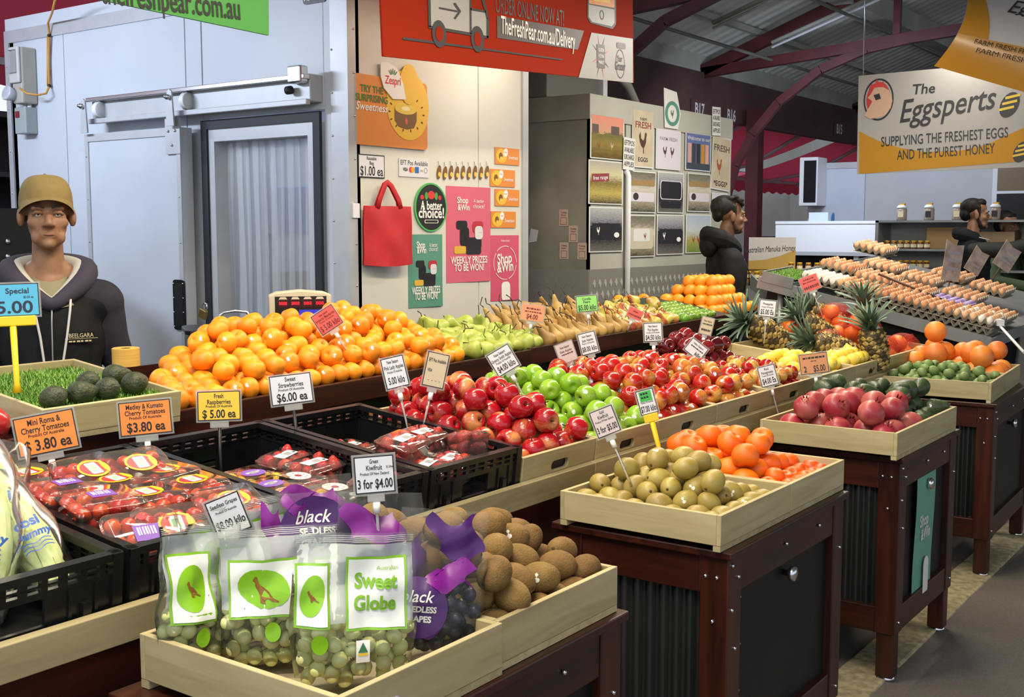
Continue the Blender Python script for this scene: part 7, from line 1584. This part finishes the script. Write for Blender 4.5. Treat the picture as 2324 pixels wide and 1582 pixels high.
for i, (px, py) in enumerate(((1279, 494), (1301, 531), (1280, 569), (1321, 570))):
    p = atX(px, py, XG - .004); s_ = panel('trading_hours_sticker', 'pale pink trading hours sticker, %s on the cabin side' % ('topmost', 'second', 'lower left', 'lower right')[i], 'sticker', frame((XG - .004, p.y, p.z), (0, -1, 0), (0, 0, 1)), .075, .115, .001, PM('sticker_pink', 'c0a896'), 'trading hours stickers')
    text(s_, 'Trading', 0, .036, .012, INKR, .0012, .01, fit=.05); text(s_, 'Hours', 0, .018, .012, INKR, .0012, .01, fit=.04); ring_shape(s_, rrect(.05, .05, .003, 1, 0, -.024), rrect(.045, .045, .002, 1, 0, -.024), INKR, .001, 'table_print')
p = atX(1210, 535, XG - .004); tag(ob('torn_sticker', MB().prism([(-.04, -.05), (.03, -.04), (.045, .04), (-.02, .05)], -.001, 0), LILAC, None, frame((XG - .004, p.y, p.z), (0, -1, 0), (0, 0, 1))), 'torn white sticker low on the cabin side near the poster wall', 'sticker')

# ------------------------------------------------------------------ pineapples, netted mandarins
def pine_body(r, L, rows=9, per=11):
    b = MB(); prof = lambda t: r * (.72 + .28 * sin(pi * (.12 + .80 * t))) * (1 if t < .93 else .9)
    b.lathe([(0, 0)] + [(prof(i / 10) * .93, L * i / 10) for i in range(11)] + [(0, L)], 18)
    for i in range(rows):
        t = (i + .5) / rows
        for j in range(per):
            a = 2 * pi * (j + .5 * (i % 2)) / per + i * .08; rr = prof(t); M = RZ(a) @ T(rr * .93, 0, L * t) @ RY(pi / 2)
            hx, hy = L / rows * .60, pi * rr / per * 1.02
            b.add([(0, -hy, 0), (-hx, -hy * .1, 0), (-hx * .6, hy * .6, 0), (0, hy, 0), (hx * .6, hy * .6, 0), (hx, -hy * .1, 0), (0, 0, r * .10), (-r * .10, 0, r * .17)], [(0, 1, 6), (1, 2, 6), (2, 3, 6), (3, 4, 6), (4, 5, 6), (5, 0, 6), (1, 7, 6), (7, 2, 6)], 1 if (i + j) % 3 else 0, False, M)
    return b
PINS = [mat('pineapple_dark', S('4a3c1e'), .6), mat('pineapple_eye', S('c4a560'), .5, col2=S('94803e'), scale=60)]
PB = pine_body(.066, .19).mesh('fruit_body', PINS)
LEAF = MB(); LEAF.sheet(lambda u, v: ((u - .5) * .030 * (1 - v ** 1.6) + 0, .006 * (1 - (2 * u - 1) ** 2) * -1 + .04 * v * v, .135 * v), 2, 6)
LEAFM = LEAF.mesh('leaf', mat('pineapple_leaf', S('4f6a48'), .45, col2=S('7c9080'), scale=30, stretch=(1, 1, .1), rnd=.2))
def pineapple(label, pos, d, s=1.0, n=30, spread=1.0):
    e = empty('pineapple', T(*pos) @ align(d, rng.uniform(0, 6)) @ SCL(s), label, 'pineapple', 'pineapples'); link('fruit_body', PB, e)
    for k in range(n):
        t = k / n; a = k * 2.4; ti = (1.15 - 1.0 * t) * spread * rng.uniform(.8, 1.15)
        link('leaf', LEAFM, e, T(0, 0, .185 + .03 * t) @ RZ(a) @ T(0, .014 * (1 - t), 0) @ RX(-ti) @ SCL(1.1 - .3 * abs(t - .3)))
    return e
def mmw(x, y, zl): return MM @ mm_at(x, y, zl)
pineapple('pineapple lying on its side with big grey-green leaves nearest the dark apples', mmw(1775, 775, .10), (-.5, .45, .35), 1.05, 34, 1.1)
pineapple('pineapple lying with its leaves towards the lemons', mmw(1890, 775, .09), (-.35, .55, .45), 1.0)
pineapple('pineapple in the middle behind the other fruit bodies', mmw(1915, 745, .12), (-.1, .6, .35), 1.0, 28)
pineapple('pineapple standing at the front end with yellow-green crown', mmw(1990, 835, .05), (-.25, .1, 1), 1.0, 30, .7)
pineapple('pineapple at the back with tall spiky crown', mmw(1965, 775, .08), (.0, .1, 1), 1.0, 30, .9)
pineapple('pineapple body low in the middle below the crowns', mmw(1860, 800, .05), (-.2, .8, .15), .95, 26, .8)
pineapple('pineapple lying lowest with its base towards the far lemons', mmw(1935, 805, .06), (-.45, .65, .25), 1.05, 26, .8)
def net_mat():
    m, nt, b = new_mat('red_net'); N, L = nt.nodes, nt.links
    b.inputs['Base Color'].default_value = rgb(S('c8402c')); b.inputs['Roughness'].default_value = .5
    tc = N.new('ShaderNodeTexCoord'); w1 = N.new('ShaderNodeTexWave'); w1.inputs['Scale'].default_value = 70; w1.bands_direction = 'DIAGONAL'; L.new(tc.outputs['Object'], w1.inputs['Vector'])
    mp = N.new('ShaderNodeMapping'); mp.inputs['Scale'].default_value = (-1, 1, 1); L.new(tc.outputs['Object'], mp.inputs[0]); w2 = N.new('ShaderNodeTexWave'); w2.inputs['Scale'].default_value = 70; w2.bands_direction = 'DIAGONAL'; L.new(mp.outputs[0], w2.inputs['Vector'])
    mx = N.new('ShaderNodeMath'); mx.operation = 'MAXIMUM'; L.new(w1.outputs['Fac'], mx.inputs[0]); L.new(w2.outputs['Fac'], mx.inputs[1])
    gt = N.new('ShaderNodeMath'); gt.operation = 'GREATER_THAN'; gt.inputs[1].default_value = .955; L.new(mx.outputs[0], gt.inputs[0]); L.new(gt.outputs[0], b.inputs['Alpha'])
    return m
NET = net_mat()
NETPOS = [(5.50, .10, .05), (5.70, .12, .05), (5.90, .10, .05), (5.50, .34, .06), (5.72, .36, .07), (5.92, .34, .06), (5.52, .54, .08), (5.74, .55, .09), (5.66, .24, .15), (5.84, .45, .16)]
for i, (x, y, z) in enumerate(NETPOS):
    c = MM @ Vector((x, y, z)); where = ('front left', 'front middle', 'front right', 'middle left', 'centre', 'middle right', 'back left', 'back middle', 'upper front', 'upper back')[i]
    e = empty('net_bag', T(*c), 'red net bag of mandarins, %s of the far end heap' % where, 'net bag', 'netted mandarins')
    P = [(cos(a) * .044, sin(a) * .044, 0) for a in (0, 2.09, 4.19)] + [(cos(a) * .028, sin(a) * .028, .058) for a in (1.05, 3.14)] + [(.085, .01, .005)]
    for p in P: put(rng.choice(NMK), T(*(c + Vector(p))) @ align((rng.gauss(0, .6), rng.gauss(0, .6), 1)) @ SCL(.95), 'mandarin inside the %s red net bag' % where, 'mandarin', 'mandarins in net bags')
    ob('net', MB().ball((.02, 0, .025), (.110, .092, .080), 20, 12), NET, e); ob('neck', MB().tube([(.11, 0, .06), (.15, .01, .08), (.18, .0, .075)], [.03, .008, .014], 8), NET, e)

# ------------------------------------------------------------------ egg stall
PULP = mat('egg_tray_pulp', S('b9b3a4'), .85, col2=S('aaa392'), scale=30, bump=.3)
PITCH_E = .046
def tray_mesh(nx, ny):
    b = MB(); W_, D_ = nx * PITCH_E, ny * PITCH_E; q = 6
    def f(u, v):
        x, y = u * W_, v * D_; c = cos(2 * pi * x / PITCH_E) * cos(2 * pi * y / PITCH_E); s = (cos(2 * pi * x / PITCH_E) + cos(2 * pi * y / PITCH_E)) / 2
        return (x, y, .022 + .022 * s + (.016 * max(0, s) ** 3))
    b.sheet(f, nx * q, ny * q); b.sheet(lambda u, v: (u * W_, v * D_, 0), 1, 1)
    return b.mesh('egg_tray', PULP)
TRM = {k: tray_mesh(*k) for k in ((6, 5), (5, 6))}
EGS = [Kind('egg', body(EGG, .0215, 14, i), mat('egg_shell_%d' % i, S(c), .5, col2=S(c2), scale=20, rnd=.08)) for i, (c, c2) in enumerate((('c98a5c', 'd39a6e'), ('d3a076', 'dcae88'), ('e6e0d4', 'dcd4c6'), ('b97448', 'c58458')))]
EA, EB = R(12.5), R(2.5); JE = MB()
def egg_tray(label, M, pal, joined=False, n_eggs=True, key=(6, 5), miss=0):
    o = tag(link('egg_tray', TRM[key], None, M), label, 'egg tray', 'egg trays')
    if n_eggs:
        for i in range(key[0]):
            for j in range(key[1]):
                if rng.random() < miss: continue
                kd = EGS[rng.choice(pal)]
                if joined: JE.lathe([(a * .0215, z * .0215) for a, z in EGG[::2]], 10, rng.choice((0, 1)), M @ T((i + .5) * PITCH_E, (j + .5) * PITCH_E, .040)); continue
                put(kd, M @ T((i + .5) * PITCH_E, (j + .5) * PITCH_E, .040) @ align((rng.uniform(-.15, .15), rng.uniform(-.15, .15), 1)), label.split(' holding')[0].replace('tray of', 'egg in the tray of').replace('grey pulp ', '')[:90], 'egg', 'eggs in trays')
ME = T(*atY(2251, 769, 1.56)) ; ex0, ey0, ez0 = ME.translation
MEG = T(ex0, ey0, ez0 - .005) @ RX(EA) @ RY(-EB)                  # egg table frame: x away from the camera, y up the slope to the left
eg = empty('egg_table', MEG, 'sloping grey metal egg table across from the fruit', 'table')
box('table_sheet', 0, 2.2, 0, 1.42, -.012, .0, GALV, eg); box('front_edge', -.012, 0, -.012, 1.42, -.06, .012, GALV, eg); box('side_edge', -.012, 2.2, -.012, 0, -.06, .012, GALV, eg); box('far_edge', -.012, 2.2, 1.42, 1.432, -.06, .012, GALV, eg)
for x in (.05, 2.1):
    for y in (.1, 1.3): ob('leg', MB().tube([(x, y, -.02), (x, y - .2, -.95 - y * .18)], .02, 8), GALV, eg)
box('dark_skirt', .05, .06, .05, 1.38, -.8, -.06, BLACKP, eg)
B_, W2, D3 = (0, 0, 1, 3), (2,), (0, 1)
for i, (lab, y0, pal, st) in enumerate((('nearest corner tray of pale brown and white eggs', .02, (0, 1, 1, 2), 1), ('second tray of brown eggs along the near edge', .253, B_, 1), ('third tray of brown eggs along the near edge', .486, B_, 1), ('fourth tray of brown eggs along the near edge', .719, B_, 1), ('white eggs tray beside the grass mat', .952, W2, 0))):
    if st: tag(link('egg_tray', TRM[(6, 5)], None, MEG @ T(.02, y0, .004)), 'grey pulp tray underneath the %s' % lab, 'egg tray', 'egg trays'); egg_tray('grey pulp tray of ' + lab.replace(' tray of', ' stack holding'), MEG @ T(.02, y0, .050), pal)
    else: egg_tray('grey pulp tray of ' + lab, MEG @ T(.02, y0, .045), pal)
for i, (x0, y0, z, lab) in enumerate(((.31, .49, .06, 'third row inner'), (.31, .725, .08, 'second column left part'), (.31, .96, .10, 'second column far left'), (.66, .55, .09, 'middle of the table'), (.66, .28, .05, 'middle right'), (.66, .81, .11, 'third column left part'), (.98, .20, .09, 'right back part'), (.98, .46, .11, 'back behind the white cards'), (.98, 1.0, .17, 'highest at the back left'), (.34, .02, .03, 'right edge beside the purple cartons'))):
    egg_tray('grey pulp tray of brown eggs, %s' % lab, MEG @ T(x0, y0, z), D3 if i % 2 else B_, i in (4, 5, 6, 7, 8))
tag(ob('eggs', JE, [EGS[0].mesh.materials[0], EGS[1].mesh.materials[0]]), 'brown eggs filling the trays at the back of the egg table', 'eggs', None, 'stuff')
PUC = mat('purple_carton', S('8a6ab4'), .5, col2=S('b9aacb'), scale=40)
for i in range(3):
    b = MB(); b.box(0, .29, 0, .10, 0, .05)
    for kx in range(6):
        for ky in range(2): b.ball((.024 + kx * .048, .026 + ky * .048, .05), (.02, .02, .016), 8, 6)
    tag(ob('egg_carton', b, PUC, None, MEG @ T(.335, .29 + i * .09 - .02, .03 + .0 * i)), 'closed purple egg carton, %s of three in the row' % ('nearest', 'middle', 'farthest')[i], 'carton', 'purple egg cartons')
gm = grass('green artificial grass mat at the left end of the egg table', MEG, .02, .40, 1.205, 1.39, .045, 2600, .012, 3)
mt = empty('mat_tray', MEG @ T(-.01, 1.20, 0), 'grey tray under the far grass mat', 'tray'); box('tray_base', 0, .45, 0, .20, .005, .03, GALV, mt); box('tray_front', -.008, 0, 0, .20, -.01, .055, GALV, mt); box('tray_end', -.008, .45, .20, .21, -.01, .055, GALV, mt)
st_ = ob('wooden_stick', MB().tube([MEG @ Vector((.30, .80, .16)), MEG @ Vector((.36, .36, .085))], .008, 6), mat('dark_stick', S('4a2a20'), .6)); tag(st_, 'dark wooden stick lying across the brown eggs', 'stick')
CARDB = mat('spotted_card', S('a89c94'), .6, col2=S('7d7068'), scale=14)
for lab, px, py, wp, hp, d, roll, yaw in (('spotted egg price board on a stick, leftmost and tallest', 2163, 592, 38, 92, 7.3, -8, 40), ('spotted egg price board slanting in the middle', 2218, 592, 34, 60, 7.6, -30, 30), ('spotted egg price board at the right, slanting', 2287, 582, 40, 62, 7.6, -32, 30)):
    p = atd(px, py, d); v = Vector((-p.x, -p.y, 0)).normalized(); v.rotate(Euler((0, 0, R(yaw)))); M = frame(p, Vector((0, 0, 1)).cross(v), (0, 0, 1)) @ RZ(R(roll))
    w_, h_ = wp * d / FPX / cos(R(yaw)), hp * d / FPX; e = empty('egg_price_board', M, lab, 'sign', 'egg price boards'); ob('board', MB().prism([(-w_ / 2, -h_ / 2), (w_ / 2, -h_ / 2), (w_ / 2, h_ * .42), (0, h_ * .38), (-w_ / 2, h_ / 2)], -.004, 0), CARDB, e)
    for k in range(3): shape(e, [(-w_ * .35, h_ * (.16 - .2 * k)), (w_ * .33, h_ * (.16 - .2 * k)), (w_ * .35, h_ * (.24 - .2 * k)), (-w_ * .33, h_ * (.25 - .2 * k))], BARC, .001, 'print')
    ob('stick', MB().tube([(0, -h_ / 2, -.004), (0, -h_ / 2 - .14, -.01)], .005, 6), MATS['dark_stick'], e)
p = atd(2290, 760, 6.2); bsh = empty('white_brush', T(*p), 'white long-handled brush at the corner of the egg table', 'brush')
a_, b_ = atd(2262, 732, 6.5), atd(2324, 800, 6.1); ob('handle', MB().tube([a_ - p, b_ - p], .008, 8), WHITE, bsh); ob('brush_head', MB().box(-.06, .06, -.02, .02, -.015, .02), WHITE, bsh, T(*(a_ - p)) @ RZ(.6))

# ------------------------------------------------------------------ egg stall background: cool room, counter, shelves, honey
XR = 13.2
wr2 = tag(empty('wall_right'), kind='structure')
ya, yb_ = atX(1852, 450, XR).y, atX(2420, 450, XR).y; zt = atX(1900, 373, XR).z; ym = atX(1962, 450, XR).y; ym2 = atX(2262, 450, XR).y
PW3 = mat('pale_blue_panel', (.50, .54, .62), .45, col2=(.55, .59, .66), scale=2); PW4 = mat('pale_grey_panel', (.45, .45, .45), .5, col2=(.5, .5, .5), scale=2)
box('wall_panel', XR, XR + .1, ym, ya, 0, zt, PW3, wr2); box('wall_panel', XR + .004, XR + .1, ym2 + .004, ym - .004, 0, zt, PW4, wr2); box('wall_panel', XR + .004, XR + .1, yb_ - 2.5, ym2, 0, zt, PW4, wr2); box('edge_trim', XR - .012, XR, ya - .07, ya, 0, zt + .02, ALU, wr2); box('edge_trim', XR - .012, XR, ym, ya, zt - .05, zt + .02, ALU, wr2)
box('side_panel', XR, 17, ya, ya + .1, 0, zt, PW4, wr2)
p = atX(1836, 412, XR - .3); ac2 = empty('air_unit', T(XR - .3, p.y, p.z), 'white framed black air unit at the edge of the pale wall', 'air unit'); box('frame', 0, .3, -.10, .12, -.28, .28, WHITE, ac2, .01); box('grille', -.01, 0, -.085, .06, -.24, .24, BLACK, ac2)
cbn = empty('white_counter', T(11.9, atX(2115, 530, 11.9).y, 0), 'long white counter front below the pale blue wall', 'counter'); L_ = atX(1760, 530, 11.9).y - cbn.location.y; zc0, zc1 = atX(1900, 572, 11.9).z, atX(1900, 508, 11.9).z
box('front_sheet', 0, .04, 0, L_, zc0, zc1, WHITE, cbn); box('ledge', -.01, .6, 0, L_, zc1, zc1 + .03, WHITE, cbn); box('dark_base', .1, .14, 0, L_, 0, zc0, BLACKP, cbn); box('base_post', .02, .07, L_ * .45, L_ * .45 + .05, 0, zc0, ALU, cbn); box('base_rail', .0, .04, 0, L_, zc0 - .04, zc0, ALU, cbn)
p = atX(1845, 507, 12.3); tag(box('tissue_box', 12.3, 12.5, p.y - .17, p.y + .05, p.z - .11, p.z + .12, mat('tissue_box_print', S('c8d4e4'), .5, col2=S('3a7ac0'), scale=5, ramp=(.55, .6))), 'white and blue tissue box on the white counter', 'box')
# shelf with honey, cartons and jars
XS = 10.9; y0s, y1s = atX(2118 + 240, 560, XS).y, atX(1985, 560, XS).y; z0s, z1s = atX(2060, 610, XS).z, atX(2060, 500, XS).z
sh = empty('honey_shelf', T(XS, y0s, 0), 'grey open shelf with honey jars and cartons behind the eggs', 'shelf'); Ls = y1s - y0s
for z in (z0s, (z0s + z1s) / 2 - .04, z1s): box('shelf_board', 0, .4, 0, Ls, z - .02, z, GALV, sh)
for y in (0, Ls - .03): box('side', 0, .4, y, y + .03, 0, z1s, GALV, sh)
box('back', .38, .4, 0, Ls, 0, z1s, PW4, sh)
HON = mat('honey_amber', S('6a3c10'), .15, coat=.4); HLID = mat('honey_lid', S('d8a820'), .4); HLAB = mat('honey_label', S('d9cfa4'), .5)
jm = [MB().lathe([(0, 0), (.026, 0), (.028, .008), (.028, .055), (.022, .062), (0, .062)], 12).mesh('jar_glass', HON), MB().lathe([(0, .062), (.024, .062), (.024, .076), (0, .076)], 12).mesh('lid', HLID), MB().lathe([(.0285, .014), (.0285, .045)], 12).mesh('label', HLAB)]
def jar(M, label, grp, s=1.0):
    e = empty('honey_jar', M @ SCL(s), label, 'jar', grp)
    for n, me in zip(('jar_glass', 'lid', 'label'), jm): link(n, me, e)
for r_, z in enumerate((z0s, (z0s + z1s) / 2 - .04)):
    for i in range(7): jar(T(XS + .06, y1s - .10 - i * .062, z), 'honey jar, number %s from the left on the %s board of the shelf' % (('one', 'two', 'three', 'four', 'five', 'six', 'seven')[i], ('lower', 'upper')[r_]), 'honey jars on the shelf')
for lab, y, wd, ht, c in (('open brown carton on the shelf at the left', .66, .42, .20, 'a5885e'), ('brown carton beside the white bottle', 1.05, .35, .16, '9c8468'), ('grey box low on the shelf', .95, .30, .10, '8a8c90')): tag(box('carton', XS + .1, XS + .36, y1s - y - wd / 2, y1s - y + wd / 2, (z0s + z1s) / 2 - .04 + (.0 if ht > .12 else -.2), (z0s + z1s) / 2 - .04 + ht + (.0 if ht > .12 else -.2), mat('carton_' + c, S(c), .8), None, .004), lab, 'carton')
TUB = mat('honey_tub', S('9a8a80'), .3); 
for i, px in enumerate((2046, 2108, 2172, 2258)):
    p = atX(px, 500, XS + .15); e = empty('honey_tub', T(XS + .15, p.y, z1s), 'large honey tub with white lid, %s on top of the shelf' % ('leftmost', 'second', 'third, beside the bearded man', 'rightmost')[i], 'tub', 'honey tubs on the shelf'); ob('tub', MB().lathe([(0, 0), (.045, 0), (.048, .01), (.048, .10), (.04, .112), (0, .112)], 14), TUB, e); ob('lid', MB().lathe([(0, .112), (.045, .112), (.045, .128), (.03, .145), (0, .145)], 14), WHITE, e); ob('cap', MB().box(-.02, .02, -.03, .015, .145, .16), HLID, e); ob('label', MB().box(-.050, -.049, -.03, .02, .03, .085), (HLAB, mat('dark_label', S('2c2a2c'), .5))[i % 2], e)
p = atX(2296, 450, XR - .02); wn = empty('window_1', T(XR - .03, p.y, p.z)); tag(wn, kind='structure'); box('frame', 0, .03, -.35, .20, -.38, .42, WHITE, wn); box('pane', -.004, 0, -.30, .15, -.33, .05, BLACK, wn); box('pane', -.004, 0, -.30, .15, .08, .37, mat('window_brown', S('7a6448'), .3), wn)
# honey stand with sign
p = atd(1752, 575, 9.0); v = Vector((-1, -.35, 0)).normalized(); M = frame(p, Vector((0, 0, 1)).cross(v), (0, 0, 1))
hs_ = panel('honey_sign', 'white and gold sign reading Australian Manuka Honey', 'sign', M, .36, .25, .008, mat('honey_sign_white', S('b3b0ac'), .5)); shape(hs_, [(-.18, -.125), (.18, -.125), (.18, .03), (.06, -.02), (-.05, -.05), (-.18, -.06)], mat('honey_sign_gold', S('a5873c'), .5), .0012, 'gold_wave'); text(hs_, 'Australian Manuka Honey', -.02, .035, .045, INK, .002, 0, shear=.3, rot=R(3), fit=.40)
hb = empty('honey_stand', T(p.x - .05, p.y - .1, 0), 'wooden honey stand with rows of small jars under the honey sign', 'stand'); zt_ = p.z - .20; box('top', -.15, .35, -.42, .42, zt_ - .03, zt_, mat('honey_wood', S('7a6438'), .6), hb); box('panel', -.12, -.1, -.4, .4, 0, zt_ - .03, GALV, hb); box('step', .02, .3, -.4, .4, zt_, zt_ + .07, mat('honey_step', S('9c8640'), .6), hb)
for i in range(11): jar(T(p.x - .13, p.y - .1 - .36 + i * .066, zt_), 'small honey jar in the front row of the honey stand', 'honey jars on the stand', .8)
for i in range(9): jar(T(p.x + .05, p.y - .1 - .32 + i * .07, zt_ + .07), 'small honey jar in the back row of the honey stand', 'honey jars on the stand', .8)
sb_ = empty('slope_board', None, 'grey sloping side board between honey stand and egg table', 'board'); A = [atd(1703, 622, 8.2), atd(1703, 655, 8.2), atd(1765, 712, 7.4), atd(1765, 682, 7.4)]
ob('board', MB().add([tuple(q) for q in A] + [tuple(q + Vector((.03, 0, 0))) for q in A], [(0, 1, 2, 3), (7, 6, 5, 4), (0, 4, 5, 1), (1, 5, 6, 2), (2, 6, 7, 3), (3, 7, 4, 0)]), GALV, sb_)

# ------------------------------------------------------------------ egg signs overhead
XE_ = 9.2
a, b_, c = atX(1950, 172, XE_), atX(1950, 395, XE_), atX(2324, 365, XE_); W_ = (a.y - c.y) * 1.35; Hs = a.z - b_.z
M = frame((XE_, a.y - W_ / 2, (a.z + b_.z) / 2 + .01), (0, -1, .012), (0, 0, 1)); SW = mat('sign_dull_white', S('9a9793'), .6, spec=.2); SGD = mat('sign_gold', S('a87a24'), .6, spec=.2)
es = panel('egg_sign', 'large white and gold sign reading The Eggsperts with hen logo', 'sign', M, W_, Hs, .012, SW); ei = es.matrix_basis.inverted()
def ep(px, py): q = ei @ atX(px, py, XE_); return q.x, q.y
shape(es, [ep(1950, 395), ep(2324, 366), (W_ / 2, -Hs / 2 + .0), (W_ / 2, Hs * .15), ep(2324, 290), ep(2290, 305), ep(2240, 328), ep(2180, 342), ep(2100, 345), ep(2040, 335), ep(1990, 318), ep(1950, 298)], SGD, .0015, 'gold_curve')
c = ep(1994, 226); shape(es, oval(.120, .165, 28, *c), INK, .002, 'logo_ring'); shape(es, oval(.108, .150, 28, *c), SW, .0028, 'logo_ring'); shape(es, oval(.097, .137, 28, *c), mat('logo_red', S('a82a2a'), .5), .0036, 'logo_disc')
HENB = mat('logo_hen_beige', S('b8957c'), .5); shape(es, [ep(*q) for q in ((1962, 262), (1975, 270), (1990, 268), (2008, 262), (2022, 245), (2026, 228), (2018, 205), (2002, 196), (1984, 200), (1978, 212), (1970, 222), (1980, 230), (1972, 245))], HENB, .0044, 'logo_hen'); shape(es, [ep(*q) for q in ((1972, 203), (1978, 190), (1986, 194), (1990, 180), (1998, 190), (2006, 184), (2006, 198), (1990, 198))], mat('logo_comb', S('b8302e'), .5), .005, 'logo_comb'); shape(es, [ep(*q) for q in ((1983, 216), (1996, 212), (2000, 224), (1988, 228))], INK, .005, 'logo_eye')
c = ep(2097, 201); text(es, 'The', c[0], c[1], .075, INK, .002, .02, shear=.1, fit=.17); c0, c1 = ep(2040, 268), ep(2262, 216); text(es, 'Eggsperts', (c0[0] + c1[0]) / 2, (c0[1] + c1[1]) / 2 + .02, .17, INK, .002, .012, shear=.35, rot=R(5), fit=c1[0] - c0[0])
c0, c1 = ep(2000, 322), ep(2288, 300); text(es, 'SUPPLYING THE FRESHEST EGGS', (c0[0] + c1[0]) / 2, (c0[1] + c1[1]) / 2, .075, INK, .0025, .01, rot=math.atan2(c1[1] - c0[1], c1[0] - c0[0]), fit=c1[0] - c0[0]); c0, c1 = ep(2036, 352), ep(2258, 336); text(es, 'AND THE PUREST HONEY', (c0[0] + c1[0]) / 2, (c0[1] + c1[1]) / 2, .075, INK, .0025, .01, rot=math.atan2(c1[1] - c0[1], c1[0] - c0[0]), fit=c1[0] - c0[0])
YB_ = mat('bee_yellow', S('c8a82c'), .5)
for px, py, s in ((2291, 238, .085), (2318, 345, .07)):
    c = ep(px, py); shape(es, oval(s * .75, s * 1.15, 20, c[0], c[1], R(-25)), INK, .002, 'bee_print')
    for t in (-.5, .05, .6): shape(es, [(c[0] + s * (t * .45 - .62), c[1] + s * (t * .9 - .05)), (c[0] + s * (t * .45 + .62), c[1] + s * (t * .9 + .16)), (c[0] + s * (t * .45 + .60), c[1] + s * (t * .9 + .38)), (c[0] + s * (t * .45 - .62), c[1] + s * (t * .9 + .17))], YB_, .003, 'bee_print')
for x in (-W_ * .48, W_ * .3): ob('hanger', MB().tube([(x, Hs * .48, -.01), (x, Hs * .48 + 1.2, -.01)], .006, 6), STEEL, es)
# curled hanging banner in front of it
D4 = 7.0
def bn(u, v):
    """u along the lower edge, v up; the sheet curls towards the viewer at its foot"""
    A, B2, C2, D2_ = atd(2120, 150, D4), atd(2345, 215, D4 - .3), atd(2190, -10, D4 + .05), atd(2420, 20, D4 - .2)
    lo = A.lerp(B2, u); hi = C2.lerp(D2_, u); q = lo.lerp(hi, v); return q - FW * (.16 * sin(pi * v * .9)) - UP * (.035 * sin(pi * v))
bb = empty('hanging_banner', None, 'curled gold and white banner hanging in the top right corner', 'banner')
ob('gold_band', MB().sheet(lambda u, v: tuple(bn(u, v * .45)), 16, 10), mat('banner_gold', S('a87822'), .3), bb); ob('white_field', MB().sheet(lambda u, v: tuple(bn(u, .45 + v * .55)), 16, 10), mat('banner_white', S('aeacae'), .3), bb)
ob('gold_side', MB().sheet(lambda u, v: tuple(bn(u * (.30 - .14 * v), .45 + v * .55) - FW * .004), 6, 8), MATS['banner_gold'], bb)
pa = bn(.5, .48) ; ax = (bn(.9, .48) - bn(.1, .48)).normalized(); ay = (bn(.5, .62) - bn(.5, .34)).normalized(); tp = link('banner_print', None, bb, frame(pa - FW * .012, ax, ay))
text(tp, 'FARM FRESH FREE RANGE', .06, -.045, .030, INK, .0, .0, fit=.50); text(tp, 'FARM FRESH EGGS', .06, -.095, .030, INK, .0, .0, fit=.44); pa2 = bn(.75, .86); tp2 = link('banner_print', None, bb, frame(pa2 - FW * .03, ax, ay)); text(tp2, 'Eggsperts', .02, .0, .08, INK, .0, .015, shear=.35, fit=.46)

# ------------------------------------------------------------------ far background
bw_ = tag(empty('wall_far'), kind='structure'); FARW = mat('far_grey_wall', S('a4a29c'), .8, col2=S('94928c'), scale=1)
box('wall_panel', 23, 23.2, -10, 16, 0, 4.2, FARW, bw_); box('wall_panel', -6, 23, 14.0, 14.2, 0, 2.35, FARW, bw_)
cw = tag(empty('door_2', T(22.9, 0, 0)), kind='structure'); 
for i in range(8): box('door_board', 0, .05, 6.2 + i * .4, 6.2 + i * .4 + .39, 0, 2.4, FARW, cw)
cr_ = mat('crate_blue_black', S('1c2233'), .5)
for i in range(9):
    b = MB(); z0 = i * .165; p = atd(1748, 480, 15.5)
    b.box(-.3, .3, -.2, .2, 0, .03); b.box(-.3, .3, -.2, -.18, .0, .15); b.box(-.3, .3, .18, .2, 0, .15); b.box(-.3, -.28, -.2, .2, 0, .15); b.box(.28, .3, -.2, .2, 0, .15)
    tag(ob('stacked_crate', b, cr_, None, T(p.x, p.y, z0)), 'dark blue stacked crate, number %s from the floor behind the red post' % ('one', 'two', 'three', 'four', 'five', 'six', 'seven', 'eight', 'nine')[i], 'crate', 'dark stacked crates')
# dark things at the far left, beside the cool room
dk = empty('dark_cabinet', T(*atd(10, 560, 6.0)), 'black cabinet with silver knobs at the far left behind the man', 'cabinet'); z0_ = dk.location.z
ob('carcass', MB().box(-.5, .16, -.05, .5, -z0_, .20), BLACKP, dk, RZ(-.5)); 
for i in range(3): p = atd(18, 548 + i * 34, 5.93) - dk.location; ob('knob', MB().ball(p, .014, 8, 6), STEEL, dk)
fl = empty('far_shelves', T(3.4, 9.2, 0), 'dark far shelves seen past the left end of the cool room', 'shelves')
for z in (.9, 1.5, 2.0, 2.5): box('board', -1.5, 3.2, 0, .5, z, z + .04, mat('dark_shelf', S('3c3a3a'), .7), fl)
for x in (-1.5, .8, 3.1): box('post', x, x + .06, 0, .5, 0, 2.7, GALV, fl)
box('back', -1.5, 3.2, .48, .5, 0, 2.6, mat('dark_back', S('241c24'), .8), fl)
gp_ = tag(ob('grey_strut', MB().tube([(4.2, 8.0, 0), (4.2, 8.0, 4.0)], .05, 8), GALV), 'upright grey strut at the far left above the cool room', 'strut')

flush_texts()
